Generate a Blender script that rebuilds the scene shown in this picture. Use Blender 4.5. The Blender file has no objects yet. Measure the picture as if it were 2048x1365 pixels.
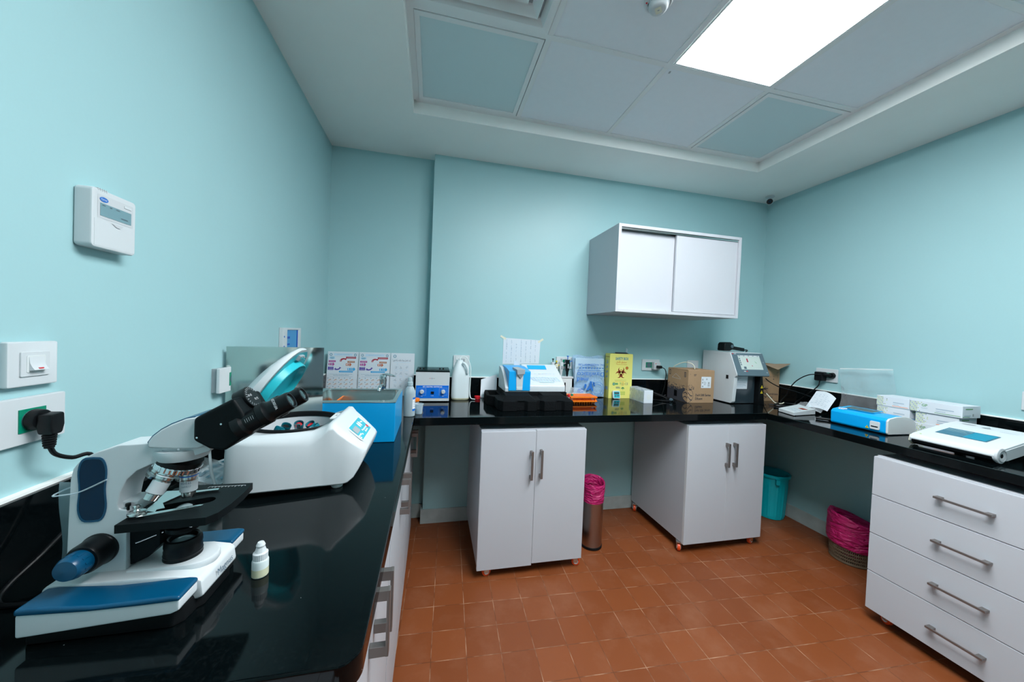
import bpy, bmesh, math, random
from mathutils import Vector, Matrix
from mathutils.geometry import tessellate_polygon
random.seed(7)
sc = bpy.context.scene
COL = sc.collection
PI = math.pi

# ------------------------------------------------------------------ camera, world, exposure
cam_d = bpy.data.cameras.new('camera')
cam = bpy.data.objects.new('camera', cam_d)
COL.objects.link(cam)
cam_d.sensor_width = 36.0
cam_d.lens = 695.94 / 2048 * 36.0
cam_d.clip_start = 0.01
RX, RY, RZ = -0.0194, 0.0400, -0.2227
fw = Vector((-math.sin(RZ)*math.cos(RX), math.cos(RZ)*math.cos(RX), math.sin(RX)))
r0 = Vector((math.cos(RZ), math.sin(RZ), 0)); u0 = r0.cross(fw)
rt = r0*math.cos(RY) + u0*math.sin(RY); up = rt.cross(fw)
cam.matrix_world = Matrix(((rt.x, up.x, -fw.x, 0.6788), (rt.y, up.y, -fw.y, -2.3897), (rt.z, up.z, -fw.z, 1.2977), (0, 0, 0, 1)))
sc.camera = cam
world = bpy.data.worlds.new('world'); sc.world = world
world.use_nodes = True
world.node_tree.nodes['Background'].inputs[0].default_value = (0.6, 0.75, 0.8, 1)
world.node_tree.nodes['Background'].inputs[1].default_value = 0.02
sc.view_settings.view_transform = 'Standard'
sc.view_settings.look = 'None'
sc.view_settings.gamma = 1
sc.view_settings.use_curve_mapping = False
sc.view_settings.exposure = 0.0
LAMP = 27.0
LAMP_COL = (0.93, 0.97, 1.0)

# room numbers (metres)
W, H, HP, D, XC = 3.356, 2.468, 2.535, 0.086, 0.648   # width, soffit, tile level, alcove depth, alcove edge
NEAR = -3.5
ZC, TH = 0.86, 0.04                                   # worktop top, thickness
ZS = 0.991                                            # top of the splashback

# ------------------------------------------------------------------ materials
def mat(name, col, rough=0.5, metal=0.0, spec=0.5, trans=0.0, ior=1.45, noise=0.0, nscale=8.0, bump=0.0, bscale=60.0, emit=0.0, alpha=1.0, coat=0.0, sss=0.0):
    m = bpy.data.materials.new(name); m.use_nodes = True
    nt = m.node_tree; b = nt.nodes['Principled BSDF']
    b.inputs['Base Color'].default_value = (*col, 1)
    b.inputs['Roughness'].default_value = rough
    b.inputs['Metallic'].default_value = metal
    b.inputs['Specular IOR Level'].default_value = spec
    b.inputs['Transmission Weight'].default_value = trans
    b.inputs['IOR'].default_value = ior
    b.inputs['Alpha'].default_value = alpha
    b.inputs['Coat Weight'].default_value = coat
    if sss:
        b.inputs['Subsurface Weight'].default_value = sss
        b.inputs['Subsurface Radius'].default_value = (0.02, 0.02, 0.02)
    if emit:
        b.inputs['Emission Color'].default_value = (*col, 1)
        b.inputs['Emission Strength'].default_value = emit
    if noise or bump:
        tc = nt.nodes.new('ShaderNodeTexCoord')
        if noise:
            n = nt.nodes.new('ShaderNodeTexNoise'); n.inputs['Scale'].default_value = nscale; n.inputs['Detail'].default_value = 4
            nt.links.new(tc.outputs['Object'], n.inputs['Vector'])
            mx = nt.nodes.new('ShaderNodeMix'); mx.data_type = 'RGBA'
            mx.inputs[6].default_value = (*[c*(1-noise) for c in col], 1)
            mx.inputs[7].default_value = (*[min(1, c*(1+noise)) for c in col], 1)
            nt.links.new(n.outputs[0], mx.inputs[0]); nt.links.new(mx.outputs[2], b.inputs['Base Color'])
        if bump:
            n2 = nt.nodes.new('ShaderNodeTexNoise'); n2.inputs['Scale'].default_value = bscale; n2.inputs['Detail'].default_value = 3
            nt.links.new(tc.outputs['Object'], n2.inputs['Vector'])
            bp = nt.nodes.new('ShaderNodeBump'); bp.inputs['Strength'].default_value = bump; bp.inputs['Distance'].default_value = 0.01
            nt.links.new(n2.outputs[0], bp.inputs['Height']); nt.links.new(bp.outputs[0], b.inputs['Normal'])
    return m

def clear_mat(name, tint, opac, rough=0.1, bump=0.0, bscale=20, col=(0.9, 0.95, 1.0)):
    """thin clear plastic: mostly see-through with glossy film"""
    m = bpy.data.materials.new(name); m.use_nodes = True
    nt = m.node_tree; b = nt.nodes['Principled BSDF']; out = nt.nodes['Material Output']
    b.inputs['Base Color'].default_value = (*col, 1); b.inputs['Roughness'].default_value = rough
    t = nt.nodes.new('ShaderNodeBsdfTransparent'); t.inputs[0].default_value = (*tint, 1)
    mx = nt.nodes.new('ShaderNodeMixShader')
    lw = nt.nodes.new('ShaderNodeLayerWeight'); lw.inputs[0].default_value = 0.35
    ma = nt.nodes.new('ShaderNodeMath'); ma.operation = 'MULTIPLY_ADD'; ma.inputs[1].default_value = 0.5; ma.inputs[2].default_value = opac
    ma.use_clamp = True
    nt.links.new(lw.outputs['Facing'], ma.inputs[0]); nt.links.new(ma.outputs[0], mx.inputs[0])
    nt.links.new(t.outputs[0], mx.inputs[1]); nt.links.new(b.outputs[0], mx.inputs[2]); nt.links.new(mx.outputs[0], out.inputs['Surface'])
    if bump:
        tc = nt.nodes.new('ShaderNodeTexCoord'); n2 = nt.nodes.new('ShaderNodeTexNoise'); n2.inputs['Scale'].default_value = bscale
        nt.links.new(tc.outputs['Object'], n2.inputs['Vector'])
        bp = nt.nodes.new('ShaderNodeBump'); bp.inputs['Strength'].default_value = bump; bp.inputs['Distance'].default_value = 0.02
        nt.links.new(n2.outputs[0], bp.inputs['Height']); nt.links.new(bp.outputs[0], b.inputs['Normal'])
        nt.links.new(bp.outputs[0], lw.inputs['Normal'])
    return m

def srgb(r, g, b):
    f = lambda c: (c/255/12.92) if c/255 <= 0.04045 else ((c/255+0.055)/1.055)**2.4
    return (f(r), f(g), f(b))

def granite_mat():
    m = mat('black granite', (0.006, 0.008, 0.009), 0.07, spec=0.26)
    nt = m.node_tree; b = nt.nodes['Principled BSDF']
    tc = nt.nodes.new('ShaderNodeTexCoord')
    v = nt.nodes.new('ShaderNodeTexVoronoi'); v.inputs['Scale'].default_value = 70
    nt.links.new(tc.outputs['Object'], v.inputs['Vector'])
    cr = nt.nodes.new('ShaderNodeValToRGB'); cr.color_ramp.elements[0].position = 0.03; cr.color_ramp.elements[1].position = 0.055
    cr.color_ramp.elements[0].color = (1, 1, 1, 1); cr.color_ramp.elements[1].color = (0, 0, 0, 1)
    nt.links.new(v.outputs['Distance'], cr.inputs[0])
    wn = nt.nodes.new('ShaderNodeMath'); wn.operation = 'GREATER_THAN'; wn.inputs[1].default_value = 0.93
    sep = nt.nodes.new('ShaderNodeSeparateColor'); nt.links.new(v.outputs['Color'], sep.inputs[0]); nt.links.new(sep.outputs[0], wn.inputs[0])
    mu = nt.nodes.new('ShaderNodeMath'); mu.operation = 'MULTIPLY'; nt.links.new(cr.outputs[0], mu.inputs[0]); nt.links.new(wn.outputs[0], mu.inputs[1])
    n = nt.nodes.new('ShaderNodeTexNoise'); n.inputs['Scale'].default_value = 260; n.inputs['Detail'].default_value = 2
    nt.links.new(tc.outputs['Object'], n.inputs['Vector'])
    cr2 = nt.nodes.new('ShaderNodeValToRGB'); cr2.color_ramp.elements[0].position = 0.5; cr2.color_ramp.elements[1].position = 0.8
    cr2.color_ramp.elements[0].color = (0.0012, 0.0025, 0.003, 1); cr2.color_ramp.elements[1].color = (0.0045, 0.0065, 0.007, 1)
    nt.links.new(n.outputs[0], cr2.inputs[0])
    mx = nt.nodes.new('ShaderNodeMix'); mx.data_type = 'RGBA'
    nt.links.new(mu.outputs[0], mx.inputs[0]); nt.links.new(cr2.outputs[0], mx.inputs[6]); mx.inputs[7].default_value = (0.35, 0.42, 0.42, 1)
    nt.links.new(mx.outputs[2], b.inputs['Base Color'])
    return m

def tile_mat():
    m = mat('terracotta tiles', (0.3, 0.09, 0.03), 0.42)
    nt = m.node_tree; b = nt.nodes['Principled BSDF']; L = nt.links
    tc = nt.nodes.new('ShaderNodeTexCoord'); mp = nt.nodes.new('ShaderNodeMapping')
    mp.vector_type = 'POINT'
    a = 0.042; s = 1/0.1400
    # rotate so that the tile rows run at -2.4 degrees, with a joint crossing at (1.558, -0.920)
    px, py = 1.558, -0.920
    ca, sa = math.cos(a), math.sin(a)
    mp.inputs['Rotation'].default_value = (0, 0, a)
    mp.inputs['Scale'].default_value = (s, s, s)
    mp.inputs['Location'].default_value = (-(ca*px*s - sa*py*s), -(sa*px*s + ca*py*s), 0)
    L.new(tc.outputs['Object'], mp.inputs['Vector'])
    sx = nt.nodes.new('ShaderNodeSeparateXYZ'); L.new(mp.outputs[0], sx.inputs[0])
    def math_n(op, a=None, b_=None, va=None, vb=None):
        n = nt.nodes.new('ShaderNodeMath'); n.operation = op
        if a is not None: L.new(a, n.inputs[0])
        if b_ is not None: L.new(b_, n.inputs[1])
        if va is not None: n.inputs[0].default_value = va
        if vb is not None: n.inputs[1].default_value = vb
        return n.outputs[0]
    nz = nt.nodes.new('ShaderNodeTexNoise'); nz.inputs['Scale'].default_value = 6; L.new(mp.outputs[0], nz.inputs['Vector'])
    wob = math_n('MULTIPLY', math_n('SUBTRACT', nz.outputs[0], vb=0.5), vb=0.008)
    dist = []
    cells = []
    for k in (0, 1):
        x = math_n('ADD', sx.outputs[k], wob)
        fl = math_n('FLOOR', x); fr = math_n('FRACT', x)
        d = math_n('MINIMUM', fr, math_n('SUBTRACT', None, fr, va=1.0))
        dist.append(d); cells.append(fl)
    d = math_n('MINIMUM', dist[0], dist[1])
    cmb = nt.nodes.new('ShaderNodeCombineXYZ'); L.new(cells[0], cmb.inputs[0]); L.new(cells[1], cmb.inputs[1])
    wn = nt.nodes.new('ShaderNodeTexWhiteNoise'); L.new(cmb.outputs[0], wn.inputs['Vector'])
    ramp = nt.nodes.new('ShaderNodeValToRGB')
    e = ramp.color_ramp.elements
    e[0].color = (*srgb(120, 62, 29), 1); e[1].color = (*srgb(131, 70, 35), 1)
    L.new(wn.outputs['Value'], ramp.inputs[0])
    # patchy wear: pale cloudy scuffs
    n1 = nt.nodes.new('ShaderNodeTexNoise'); n1.inputs['Scale'].default_value = 0.55; n1.inputs['Detail'].default_value = 6; n1.inputs['Roughness'].default_value = 0.65
    L.new(mp.outputs[0], n1.inputs['Vector'])
    r1 = nt.nodes.new('ShaderNodeValToRGB'); r1.color_ramp.elements[0].position = 0.5; r1.color_ramp.elements[1].position = 0.8
    r1.color_ramp.elements[1].color = (0.3, 0.3, 0.3, 1)
    L.new(n1.outputs[0], r1.inputs[0])
    mx = nt.nodes.new('ShaderNodeMix'); mx.data_type = 'RGBA'
    L.new(r1.outputs[0], mx.inputs[0]); L.new(ramp.outputs[0], mx.inputs[6]); mx.inputs[7].default_value = (*srgb(165, 120, 94), 1)
    # joints
    gm = math_n('LESS_THAN', d, vb=0.0095)
    n3 = nt.nodes.new('ShaderNodeTexNoise'); n3.inputs['Scale'].default_value = 1.7; n3.inputs['Detail'].default_value = 3; L.new(mp.outputs[0], n3.inputs['Vector'])
    gr = nt.nodes.new('ShaderNodeValToRGB'); gr.color_ramp.elements[0].position = 0.42; gr.color_ramp.elements[1].position = 0.75
    gr.color_ramp.elements[0].color = (*srgb(98, 54, 30), 1); gr.color_ramp.elements[1].color = (*srgb(190, 150, 122), 1)
    L.new(n3.outputs[0], gr.inputs[0])
    mg = nt.nodes.new('ShaderNodeMix'); mg.data_type = 'RGBA'
    L.new(gm, mg.inputs[0]); L.new(mx.outputs[2], mg.inputs[6]); L.new(gr.outputs[0], mg.inputs[7])
    L.new(mg.outputs[2], b.inputs['Base Color'])
    bp = nt.nodes.new('ShaderNodeBump'); bp.inputs['Strength'].default_value = 0.15; bp.inputs['Distance'].default_value = 0.001
    sm = nt.nodes.new('ShaderNodeMapRange'); sm.inputs['From Max'].default_value = 0.03; L.new(d, sm.inputs['Value'])
    L.new(sm.outputs[0], bp.inputs['Height']); L.new(bp.outputs[0], b.inputs['Normal'])
    rr = nt.nodes.new('ShaderNodeMapRange'); rr.inputs['To Min'].default_value = 0.34; rr.inputs['To Max'].default_value = 0.6
    L.new(n1.outputs[0], rr.inputs['Value']); L.new(rr.outputs[0], b.inputs['Roughness'])
    return m

M = {}
M['wall'] = mat('teal wall paint', (0.35, 0.57, 0.595), 0.40, spec=0.4, noise=0.03, nscale=2.5, bump=0.02, bscale=90)
M['plaster'] = mat('white plaster', (0.88, 0.90, 0.88), 0.8, spec=0.2, noise=0.03, nscale=5)
M['ceil_tile'] = mat('ceiling tile', (0.82, 0.87, 0.92), 0.8, spec=0.2, noise=0.02, nscale=30)
M['grid'] = mat('ceiling grid', (0.80, 0.83, 0.84), 0.45)
M['diffuser'] = mat('frosted panel', (0.60, 0.74, 0.77), 0.35)
M['lamp'] = mat('lit panel', LAMP_COL, 0.5, emit=LAMP)
M['floor'] = tile_mat()
M['granite'] = granite_mat()
M['marble'] = mat('grey marble skirting', (0.42, 0.47, 0.46), 0.35, noise=0.25, nscale=14)
M['cab'] = mat('white laminate', (0.50, 0.52, 0.56), 0.38, noise=0.015, nscale=6)
M['cab_edge'] = mat('laminate edge band', (0.66, 0.68, 0.70), 0.45)
M['handle'] = mat('satin nickel', (0.25, 0.23, 0.22), 0.42, metal=0.8)
M['steel'] = mat('stainless steel', (0.62, 0.64, 0.63), 0.2, metal=1.0, noise=0.08, nscale=12)
M['sheet'] = mat('polished steel sheet', (0.74, 0.78, 0.74), 0.09, metal=1.0, noise=0.06, nscale=7)
M['chrome'] = mat('chrome', (0.75, 0.76, 0.78), 0.08, metal=1.0)
M['bluebox'] = mat('blue enamel', (0.0, 0.31, 0.66), 0.35)
M['white'] = mat('white plastic', (0.60, 0.64, 0.66), 0.32)
M['offwhite'] = mat('off white plastic', (0.66, 0.70, 0.70), 0.4)
M['cream'] = mat('cream plastic', (0.72, 0.70, 0.55), 0.4)
M['greyp'] = mat('grey plastic', (0.33, 0.36, 0.38), 0.4)
M['lgrey'] = mat('light grey plastic', (0.55, 0.58, 0.60), 0.4)
M['black'] = mat('black plastic', (0.004, 0.005, 0.006), 0.36, spec=0.28)
M['blackm'] = mat('matt black enamel', (0.004, 0.006, 0.007), 0.45, spec=0.12, bump=0.05, bscale=500)
M['rubber'] = mat('black rubber', (0.004, 0.005, 0.006), 0.55, spec=0.28)
M['foam'] = mat('black foam', (0.004, 0.005, 0.006), 0.85, spec=0.15, bump=0.3, bscale=120)
M['tealp'] = mat('teal plastic', (0.02, 0.45, 0.52), 0.3)
M['bucket'] = mat('dark teal plastic', (0.005, 0.15, 0.20), 0.3)
M['bin'] = mat('turquoise plastic', (0.0, 0.50, 0.58), 0.35)
M['navy'] = mat('blue pad', (0.0, 0.060, 0.135), 0.3)
M['navyg'] = mat('glossy navy window', (0.0, 0.018, 0.050), 0.10, spec=0.25)
M['cyan'] = mat('bright blue plastic', (0.0, 0.36, 0.80), 0.35)
M['label_blue'] = mat('cobalt blue panel', (0.0, 0.16, 0.70), 0.4)
M['teal_panel'] = mat('teal keypad', (0.03, 0.42, 0.52), 0.3)
M['lcd'] = mat('grey lcd', (0.17, 0.30, 0.34), 0.15)
M['lcd_dark'] = mat('dark lcd', (0.035, 0.06, 0.065), 0.15)
M['screen'] = mat('lit screen', (0.50, 0.58, 0.54), 0.2, emit=0.05)
M['screen_blue'] = mat('dark blue screen', (0.03, 0.13, 0.20), 0.1)
M['slate'] = mat('slate grey plastic', (0.09, 0.14, 0.17), 0.3)
M['slate_dark'] = mat('dark slate gloss', (0.022, 0.036, 0.045), 0.12)
M['paper'] = mat('paper', (0.66, 0.71, 0.76), 0.7, noise=0.02, nscale=15)
M['ink'] = mat('ink', (0.08, 0.14, 0.20), 0.6)
M['inkl'] = mat('pale ink', (0.36, 0.46, 0.54), 0.6)
M['inkb'] = mat('blue ink', (0.03, 0.16, 0.52), 0.5)
M['inkteal'] = mat('teal ink', (0.0, 0.22, 0.34), 0.5)
M['whiteink'] = mat('white ink', (0.85, 0.88, 0.9), 0.5)
M['pblue'] = mat('pale blue print', (0.48, 0.66, 0.80), 0.6)
M['red'] = mat('red plastic', (0.62, 0.02, 0.03), 0.35)
M['crimson'] = mat('crimson print', (0.38, 0.02, 0.05), 0.6)
M['magenta'] = mat('magenta print', (0.42, 0.07, 0.28), 0.6)
M['violet'] = mat('violet print', (0.09, 0.06, 0.33), 0.6)
M['brown'] = mat('brown print', (0.38, 0.15, 0.07), 0.6)
M['rust'] = mat('rust print', (0.52, 0.14, 0.06), 0.6)
M['sky'] = mat('sky blue print', (0.02, 0.36, 0.68), 0.6)
M['skin'] = mat('hand print', (0.55, 0.42, 0.36), 0.6)
M['green'] = mat('green socket', (0.0, 0.22, 0.13), 0.35)
M['orange'] = mat('orange plastic', (0.90, 0.20, 0.01), 0.4)
M['orange_wheel'] = mat('orange wheel', (0.70, 0.07, 0.01), 0.4)
M['card'] = mat('cardboard', (0.36, 0.23, 0.13), 0.75, noise=0.06, nscale=20)
M['cardin'] = mat('cardboard inside', (0.25, 0.18, 0.12), 0.8)
M['cardink'] = mat('carton print', (0.045, 0.045, 0.055), 0.7)
M['yellow'] = mat('yellow card', (0.76, 0.72, 0.19), 0.5, noise=0.02, nscale=20)
M['yellowink'] = mat('warning yellow', (0.85, 0.65, 0.02), 0.5)
M['bio'] = mat('maroon print', (0.26, 0.03, 0.01), 0.6)
M['amber'] = mat('orange print', (0.62, 0.22, 0.02), 0.6)
M['greenink'] = mat('green print', (0.12, 0.34, 0.12), 0.6)
M['lime'] = mat('lime print', (0.42, 0.55, 0.10), 0.6)
M['bag'] = mat('pink bag', (0.52, 0.015, 0.14), 0.30, noise=0.25, nscale=7)
_nt = M['bag'].node_tree; _b = _nt.nodes['Principled BSDF']; _tc = _nt.nodes.new('ShaderNodeTexCoord'); _mp = _nt.nodes.new('ShaderNodeMapping')
_mp.inputs['Rotation'].default_value = (0.5, 0.6, 0.3); _mp.inputs['Scale'].default_value = (1.0, 1.0, 2.6)
_n = _nt.nodes.new('ShaderNodeTexNoise'); _n.inputs['Scale'].default_value = 13; _n.inputs['Detail'].default_value = 4; _n.inputs['Distortion'].default_value = 1.2
_bp = _nt.nodes.new('ShaderNodeBump'); _bp.inputs['Strength'].default_value = 1.0; _bp.inputs['Distance'].default_value = 0.03
_nt.links.new(_tc.outputs['Object'], _mp.inputs[0]); _nt.links.new(_mp.outputs[0], _n.inputs['Vector']); _nt.links.new(_n.outputs[0], _bp.inputs['Height']); _nt.links.new(_bp.outputs[0], _b.inputs['Normal'])
M['wicker'] = mat('taupe plastic', (0.13, 0.095, 0.06), 0.5)
M['binsteel'] = mat('brushed steel bin', (0.40, 0.35, 0.32), 0.28, metal=1.0, noise=0.06, nscale=10)
M['glassy'] = mat('frosted glass', (0.30, 0.38, 0.40), 0.1)
M['glass'] = mat('lens glass', (0.03, 0.06, 0.065), 0.03, spec=0.9)
M['hdpe'] = mat('translucent plastic', (0.72, 0.80, 0.80), 0.35, sss=0.4)
M['milky'] = mat('milky bottle', (0.72, 0.80, 0.82), 0.35, sss=0.3)
M['liquid'] = mat('pale yellow liquid', (0.62, 0.62, 0.44), 0.25)
M['clear'] = clear_mat('clear plastic', (0.92, 0.96, 0.97), 0.10, 0.10, bump=1.0, bscale=11)
M['clearsoft'] = clear_mat('cloudy plastic', (0.85, 0.92, 0.95), 0.30, 0.25, col=(0.75, 0.85, 0.9))
M['sleeve'] = clear_mat('cloudy sleeve', (0.60, 0.72, 0.76), 0.55, 0.2, col=(0.30, 0.42, 0.46))
M['bottle'] = clear_mat('cloudy bottle', (0.75, 0.85, 0.88), 0.50, 0.3, col=(0.60, 0.72, 0.76))
M['bubble'] = clear_mat('bubble wrap', (0.80, 0.90, 0.97), 0.35, 0.3, bump=0.4, bscale=60, col=(0.50, 0.68, 0.86))
M['smoke'] = clear_mat('smoked acrylic', (0.30, 0.42, 0.44), 0.06, 0.05, col=(0.02, 0.03, 0.03))
M['bluedoor'] = mat('blue translucent door', (0.05, 0.27, 0.58), 0.12)
M['bluedark'] = mat('deep blue strip', (0.0, 0.06, 0.42), 0.2)

# ------------------------------------------------------------------ mesh helpers
class MB:
    """collects shapes into one bmesh; build() links them as ONE object"""
    def __init__(self): self.bm = bmesh.new()
    def _fin(self, vs, bev=0, seg=2, mi=0, xf=None):
        fs = set(f for v in vs for f in v.link_faces)
        for f in fs: f.material_index = mi
        if bev:
            es = list(set(e for v in vs for e in v.link_edges if len(e.link_faces) == 2 and e.calc_face_angle(0) > 0.45))
            r = bmesh.ops.bevel(self.bm, geom=es, offset=bev, segments=seg, affect='EDGES', profile=0.5, clamp_overlap=True)
            for f in r['faces']: f.material_index = mi
            vs = list(set(v for f in r['faces'] for v in f.verts) | set(v for v in vs if v.is_valid))
        if xf is not None:
            for v in vs: v.co = xf @ v.co
        return vs
    def box(self, x0, x1, y0, y1, z0, z1, bev=0, mi=0, seg=2, xf=None):
        r = bmesh.ops.create_cube(self.bm, size=1)
        for v in r['verts']:
            v.co = Vector(((x0+x1)/2 + v.co.x*(x1-x0), (y0+y1)/2 + v.co.y*(y1-y0), (z0+z1)/2 + v.co.z*(z1-z0)))
        self._fin(r['verts'], bev, seg, mi, xf); return self
    def prism(self, poly, ax, a0, a1, bev=0, mi=0, holes=(), seg=2, xf=None):
        """poly of 2d points pushed along axis: 'z' -> (x,y), 'y' -> (x,z), 'x' -> (y,z)"""
        def p3(p, a):
            return Vector((p[0], p[1], a)) if ax == 'z' else Vector((p[0], a, p[1])) if ax == 'y' else Vector((a, p[0], p[1]))
        loops = [list(poly)] + [list(h) for h in holes]
        flat = [p for l in loops for p in l]
        v0 = [self.bm.verts.new(p3(p, a0)) for p in flat]; v1 = [self.bm.verts.new(p3(p, a1)) for p in flat]
        i = 0; fs = []
        for l in loops:
            n = len(l)
            for k in range(n):
                a, b = i+k, i+(k+1) % n
                fs.append(self.bm.faces.new((v0[a], v0[b], v1[b], v1[a])))
            i += n
        if holes:
            for t in tessellate_polygon([[Vector((p[0], p[1], 0)) for p in l] for l in loops]):
                try:
                    fs.append(self.bm.faces.new([v0[k] for k in t])); fs.append(self.bm.faces.new([v1[k] for k in t]))
                except ValueError: pass
        else:
            fs.append(self.bm.faces.new(v0)); fs.append(self.bm.faces.new(v1))
        bmesh.ops.recalc_face_normals(self.bm, faces=fs)
        self._fin(v0+v1, bev, seg, mi, xf); return self
    def cyl(self, p0, p1, r0, r1=None, n=24, mi=0, bev=0):
        p0, p1 = Vector(p0), Vector(p1); d = p1-p0
        r1 = r0 if r1 is None else r1
        q = d.to_track_quat('Z', 'Y').to_matrix().to_4x4()
        r = bmesh.ops.create_cone(self.bm, cap_ends=True, segments=n, radius1=r0, radius2=r1, depth=d.length)
        vs = self._fin(r['verts'], bev, 2, mi)
        mt = Matrix.Translation((p0+p1)/2) @ q
        for v in vs: v.co = mt @ v.co
        return self
    def ball(self, c, r, sx=1, sy=1, sz=1, mi=0, n=20):
        q = bmesh.ops.create_uvsphere(self.bm, u_segments=n, v_segments=n//2, radius=r)
        for v in q['verts']: v.co = Vector((c[0]+v.co.x*sx, c[1]+v.co.y*sy, c[2]+v.co.z*sz))
        self._fin(q['verts'], 0, 1, mi); return self
    def rings(self, rings, mi=0, cap0=True, cap1=True, closed=True):
        vr = [[self.bm.verts.new(Vector(p)) for p in r] for r in rings]
        fs = []
        for a, b in zip(vr, vr[1:]):
            n = len(a)
            for k in range(n if closed else n-1):
                try: fs.append(self.bm.faces.new((a[k], a[(k+1) % n], b[(k+1) % n], b[k])))
                except ValueError: pass
        if cap0: fs.append(self.bm.faces.new(vr[0]))
        if cap1: fs.append(self.bm.faces.new(vr[-1]))
        bmesh.ops.recalc_face_normals(self.bm, faces=fs)
        for f in fs: f.material_index = mi
        return self
    def lathe(self, prof, c=(0, 0, 0), n=32, mi=0, cap0=True, cap1=True, axis=None, wob=None):
        """prof: [(r, h)] turned about the vertical (or about axis) through c"""
        c = Vector(c); q = Matrix.Identity(3) if axis is None else Vector(axis).to_track_quat('Z', 'Y').to_matrix()
        rs = []
        for j, (r, h) in enumerate(prof):
            ring = []
            for k in range(n):
                a = 2*PI*k/n; rr = r*(wob(a, j) if wob else 1)
                ring.append(c + q @ Vector((rr*math.cos(a), rr*math.sin(a), h)))
            rs.append(ring)
        return self.rings(rs, mi, cap0, cap1)
    def tube(self, pts, r, n=10, mi=0, smooth=6):
        pts = [Vector(p) for p in pts]
        if smooth and len(pts) > 2:
            q = []
            P = [pts[0]*2-pts[1]] + pts + [pts[-1]*2-pts[-2]]
            for i in range(1, len(P)-2):
                for s in range(smooth):
                    t = s/smooth
                    a, b, c, d = P[i-1], P[i], P[i+1], P[i+2]
                    q.append(0.5*((2*b) + (c-a)*t + (2*a-5*b+4*c-d)*t*t + (3*b-a-3*c+d)*t**3))
            q.append(pts[-1]); pts = q
        rings = []; nrm = None
        for i, p in enumerate(pts):
            t = (pts[min(i+1, len(pts)-1)] - pts[max(i-1, 0)]).normalized()
            if nrm is None: nrm = t.orthogonal().normalized()
            nrm = (nrm - t*nrm.dot(t)).normalized(); b = t.cross(nrm)
            rings.append([p + r*(math.cos(2*PI*k/n)*nrm + math.sin(2*PI*k/n)*b) for k in range(n)])
        return self.rings(rings, mi)
    def poly(self, pts, mi=0):
        f = self.bm.faces.new([self.bm.verts.new(Vector(p)) for p in pts]); f.material_index = mi; return self
    def grid(self, fn, nu, nv, mi=0):
        vs = [[self.bm.verts.new(Vector(fn(i/nu, j/nv))) for j in range(nv+1)] for i in range(nu+1)]
        for i in range(nu):
            for j in range(nv):
                f = self.bm.faces.new((vs[i][j], vs[i+1][j], vs[i+1][j+1], vs[i][j+1])); f.material_index = mi
        return self
    # flat prints on a surface frame F = (origin, right, up): x along right, y along up, e lifts it off the surface
    def fl(self, F, pts, e=0.0004, mi=0):
        o, r, u = F; n = r.cross(u)
        f = self.bm.faces.new([self.bm.verts.new(o + r*p[0] + u*p[1] + n*e) for p in pts]); f.material_index = mi; return self
    def fr(self, F, x0, x1, y0, y1, e=0.0004, mi=0): return self.fl(F, [(x0, y0), (x1, y0), (x1, y1), (x0, y1)], e, mi)
    def fdisc(self, F, x, y, r, e=0.0004, mi=0, n=20, ry=None):
        return self.fl(F, [(x+r*math.cos(2*PI*k/n), y+(ry or r)*math.sin(2*PI*k/n)) for k in range(n)], e, mi)
    def fring(self, F, x, y, r0, r1, e=0.0004, mi=0, n=24, a0=0, a1=2*PI):
        for k in range(n):
            a, b = a0+(a1-a0)*k/n, a0+(a1-a0)*(k+1)/n
            self.fl(F, [(x+r*math.cos(t), y+r*math.sin(t)) for r, t in ((r0, a), (r1, a), (r1, b), (r0, b))], e, mi)
        return self
    def text(self, F, s, x, y, size, mi=0, w=None, e=0.0006, rot=0.0, bold=False):
        o, r, u = F; n = r.cross(u)
        cu = bpy.data.curves.new('t', 'FONT'); cu.body = s; cu.align_x = 'CENTER'; cu.align_y = 'CENTER'; cu.size = size; cu.resolution_u = 2
        if bold: cu.offset = size*0.02
        ob = bpy.data.objects.new('t', cu); COL.objects.link(ob)
        dg = bpy.context.evaluated_depsgraph_get(); me = bpy.data.meshes.new_from_object(ob.evaluated_get(dg))
        xs = [v.co.x for v in me.vertices]
        if xs:
            k = (w/(max(xs)-min(xs))) if w else 1
            c, s_ = math.cos(rot), math.sin(rot)
            for v in me.vertices:
                a, b = v.co.x*k, v.co.y
                v.co = o + r*(x+a*c-b*s_) + u*(y+a*s_+b*c) + n*e
            for p in me.polygons: p.material_index = mi
            self.bm.from_mesh(me)
        bpy.data.objects.remove(ob); bpy.data.curves.remove(cu); bpy.data.meshes.remove(me)
        return self
    def build(self, name, mats, smooth=35, xf=None):
        me = bpy.data.meshes.new(name)
        if xf is not None:
            for v in self.bm.verts: v.co = xf @ v.co
        self.bm.to_mesh(me); self.bm.free()
        for m in (mats if isinstance(mats, (list, tuple)) else [mats]): me.materials.append(M[m] if isinstance(m, str) else m)
        if smooth and len(me.polygons):
            me.polygons.foreach_set('use_smooth', [True]*len(me.polygons))
            me.set_sharp_from_angle(angle=math.radians(smooth))
        o = bpy.data.objects.new(name, me); COL.objects.link(o)
        if smooth and 6 < len(me.polygons) < 6000:
            wm = o.modifiers.new('normals', 'WEIGHTED_NORMAL'); wm.keep_sharp = True; wm.weight = 80
        return o

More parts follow.
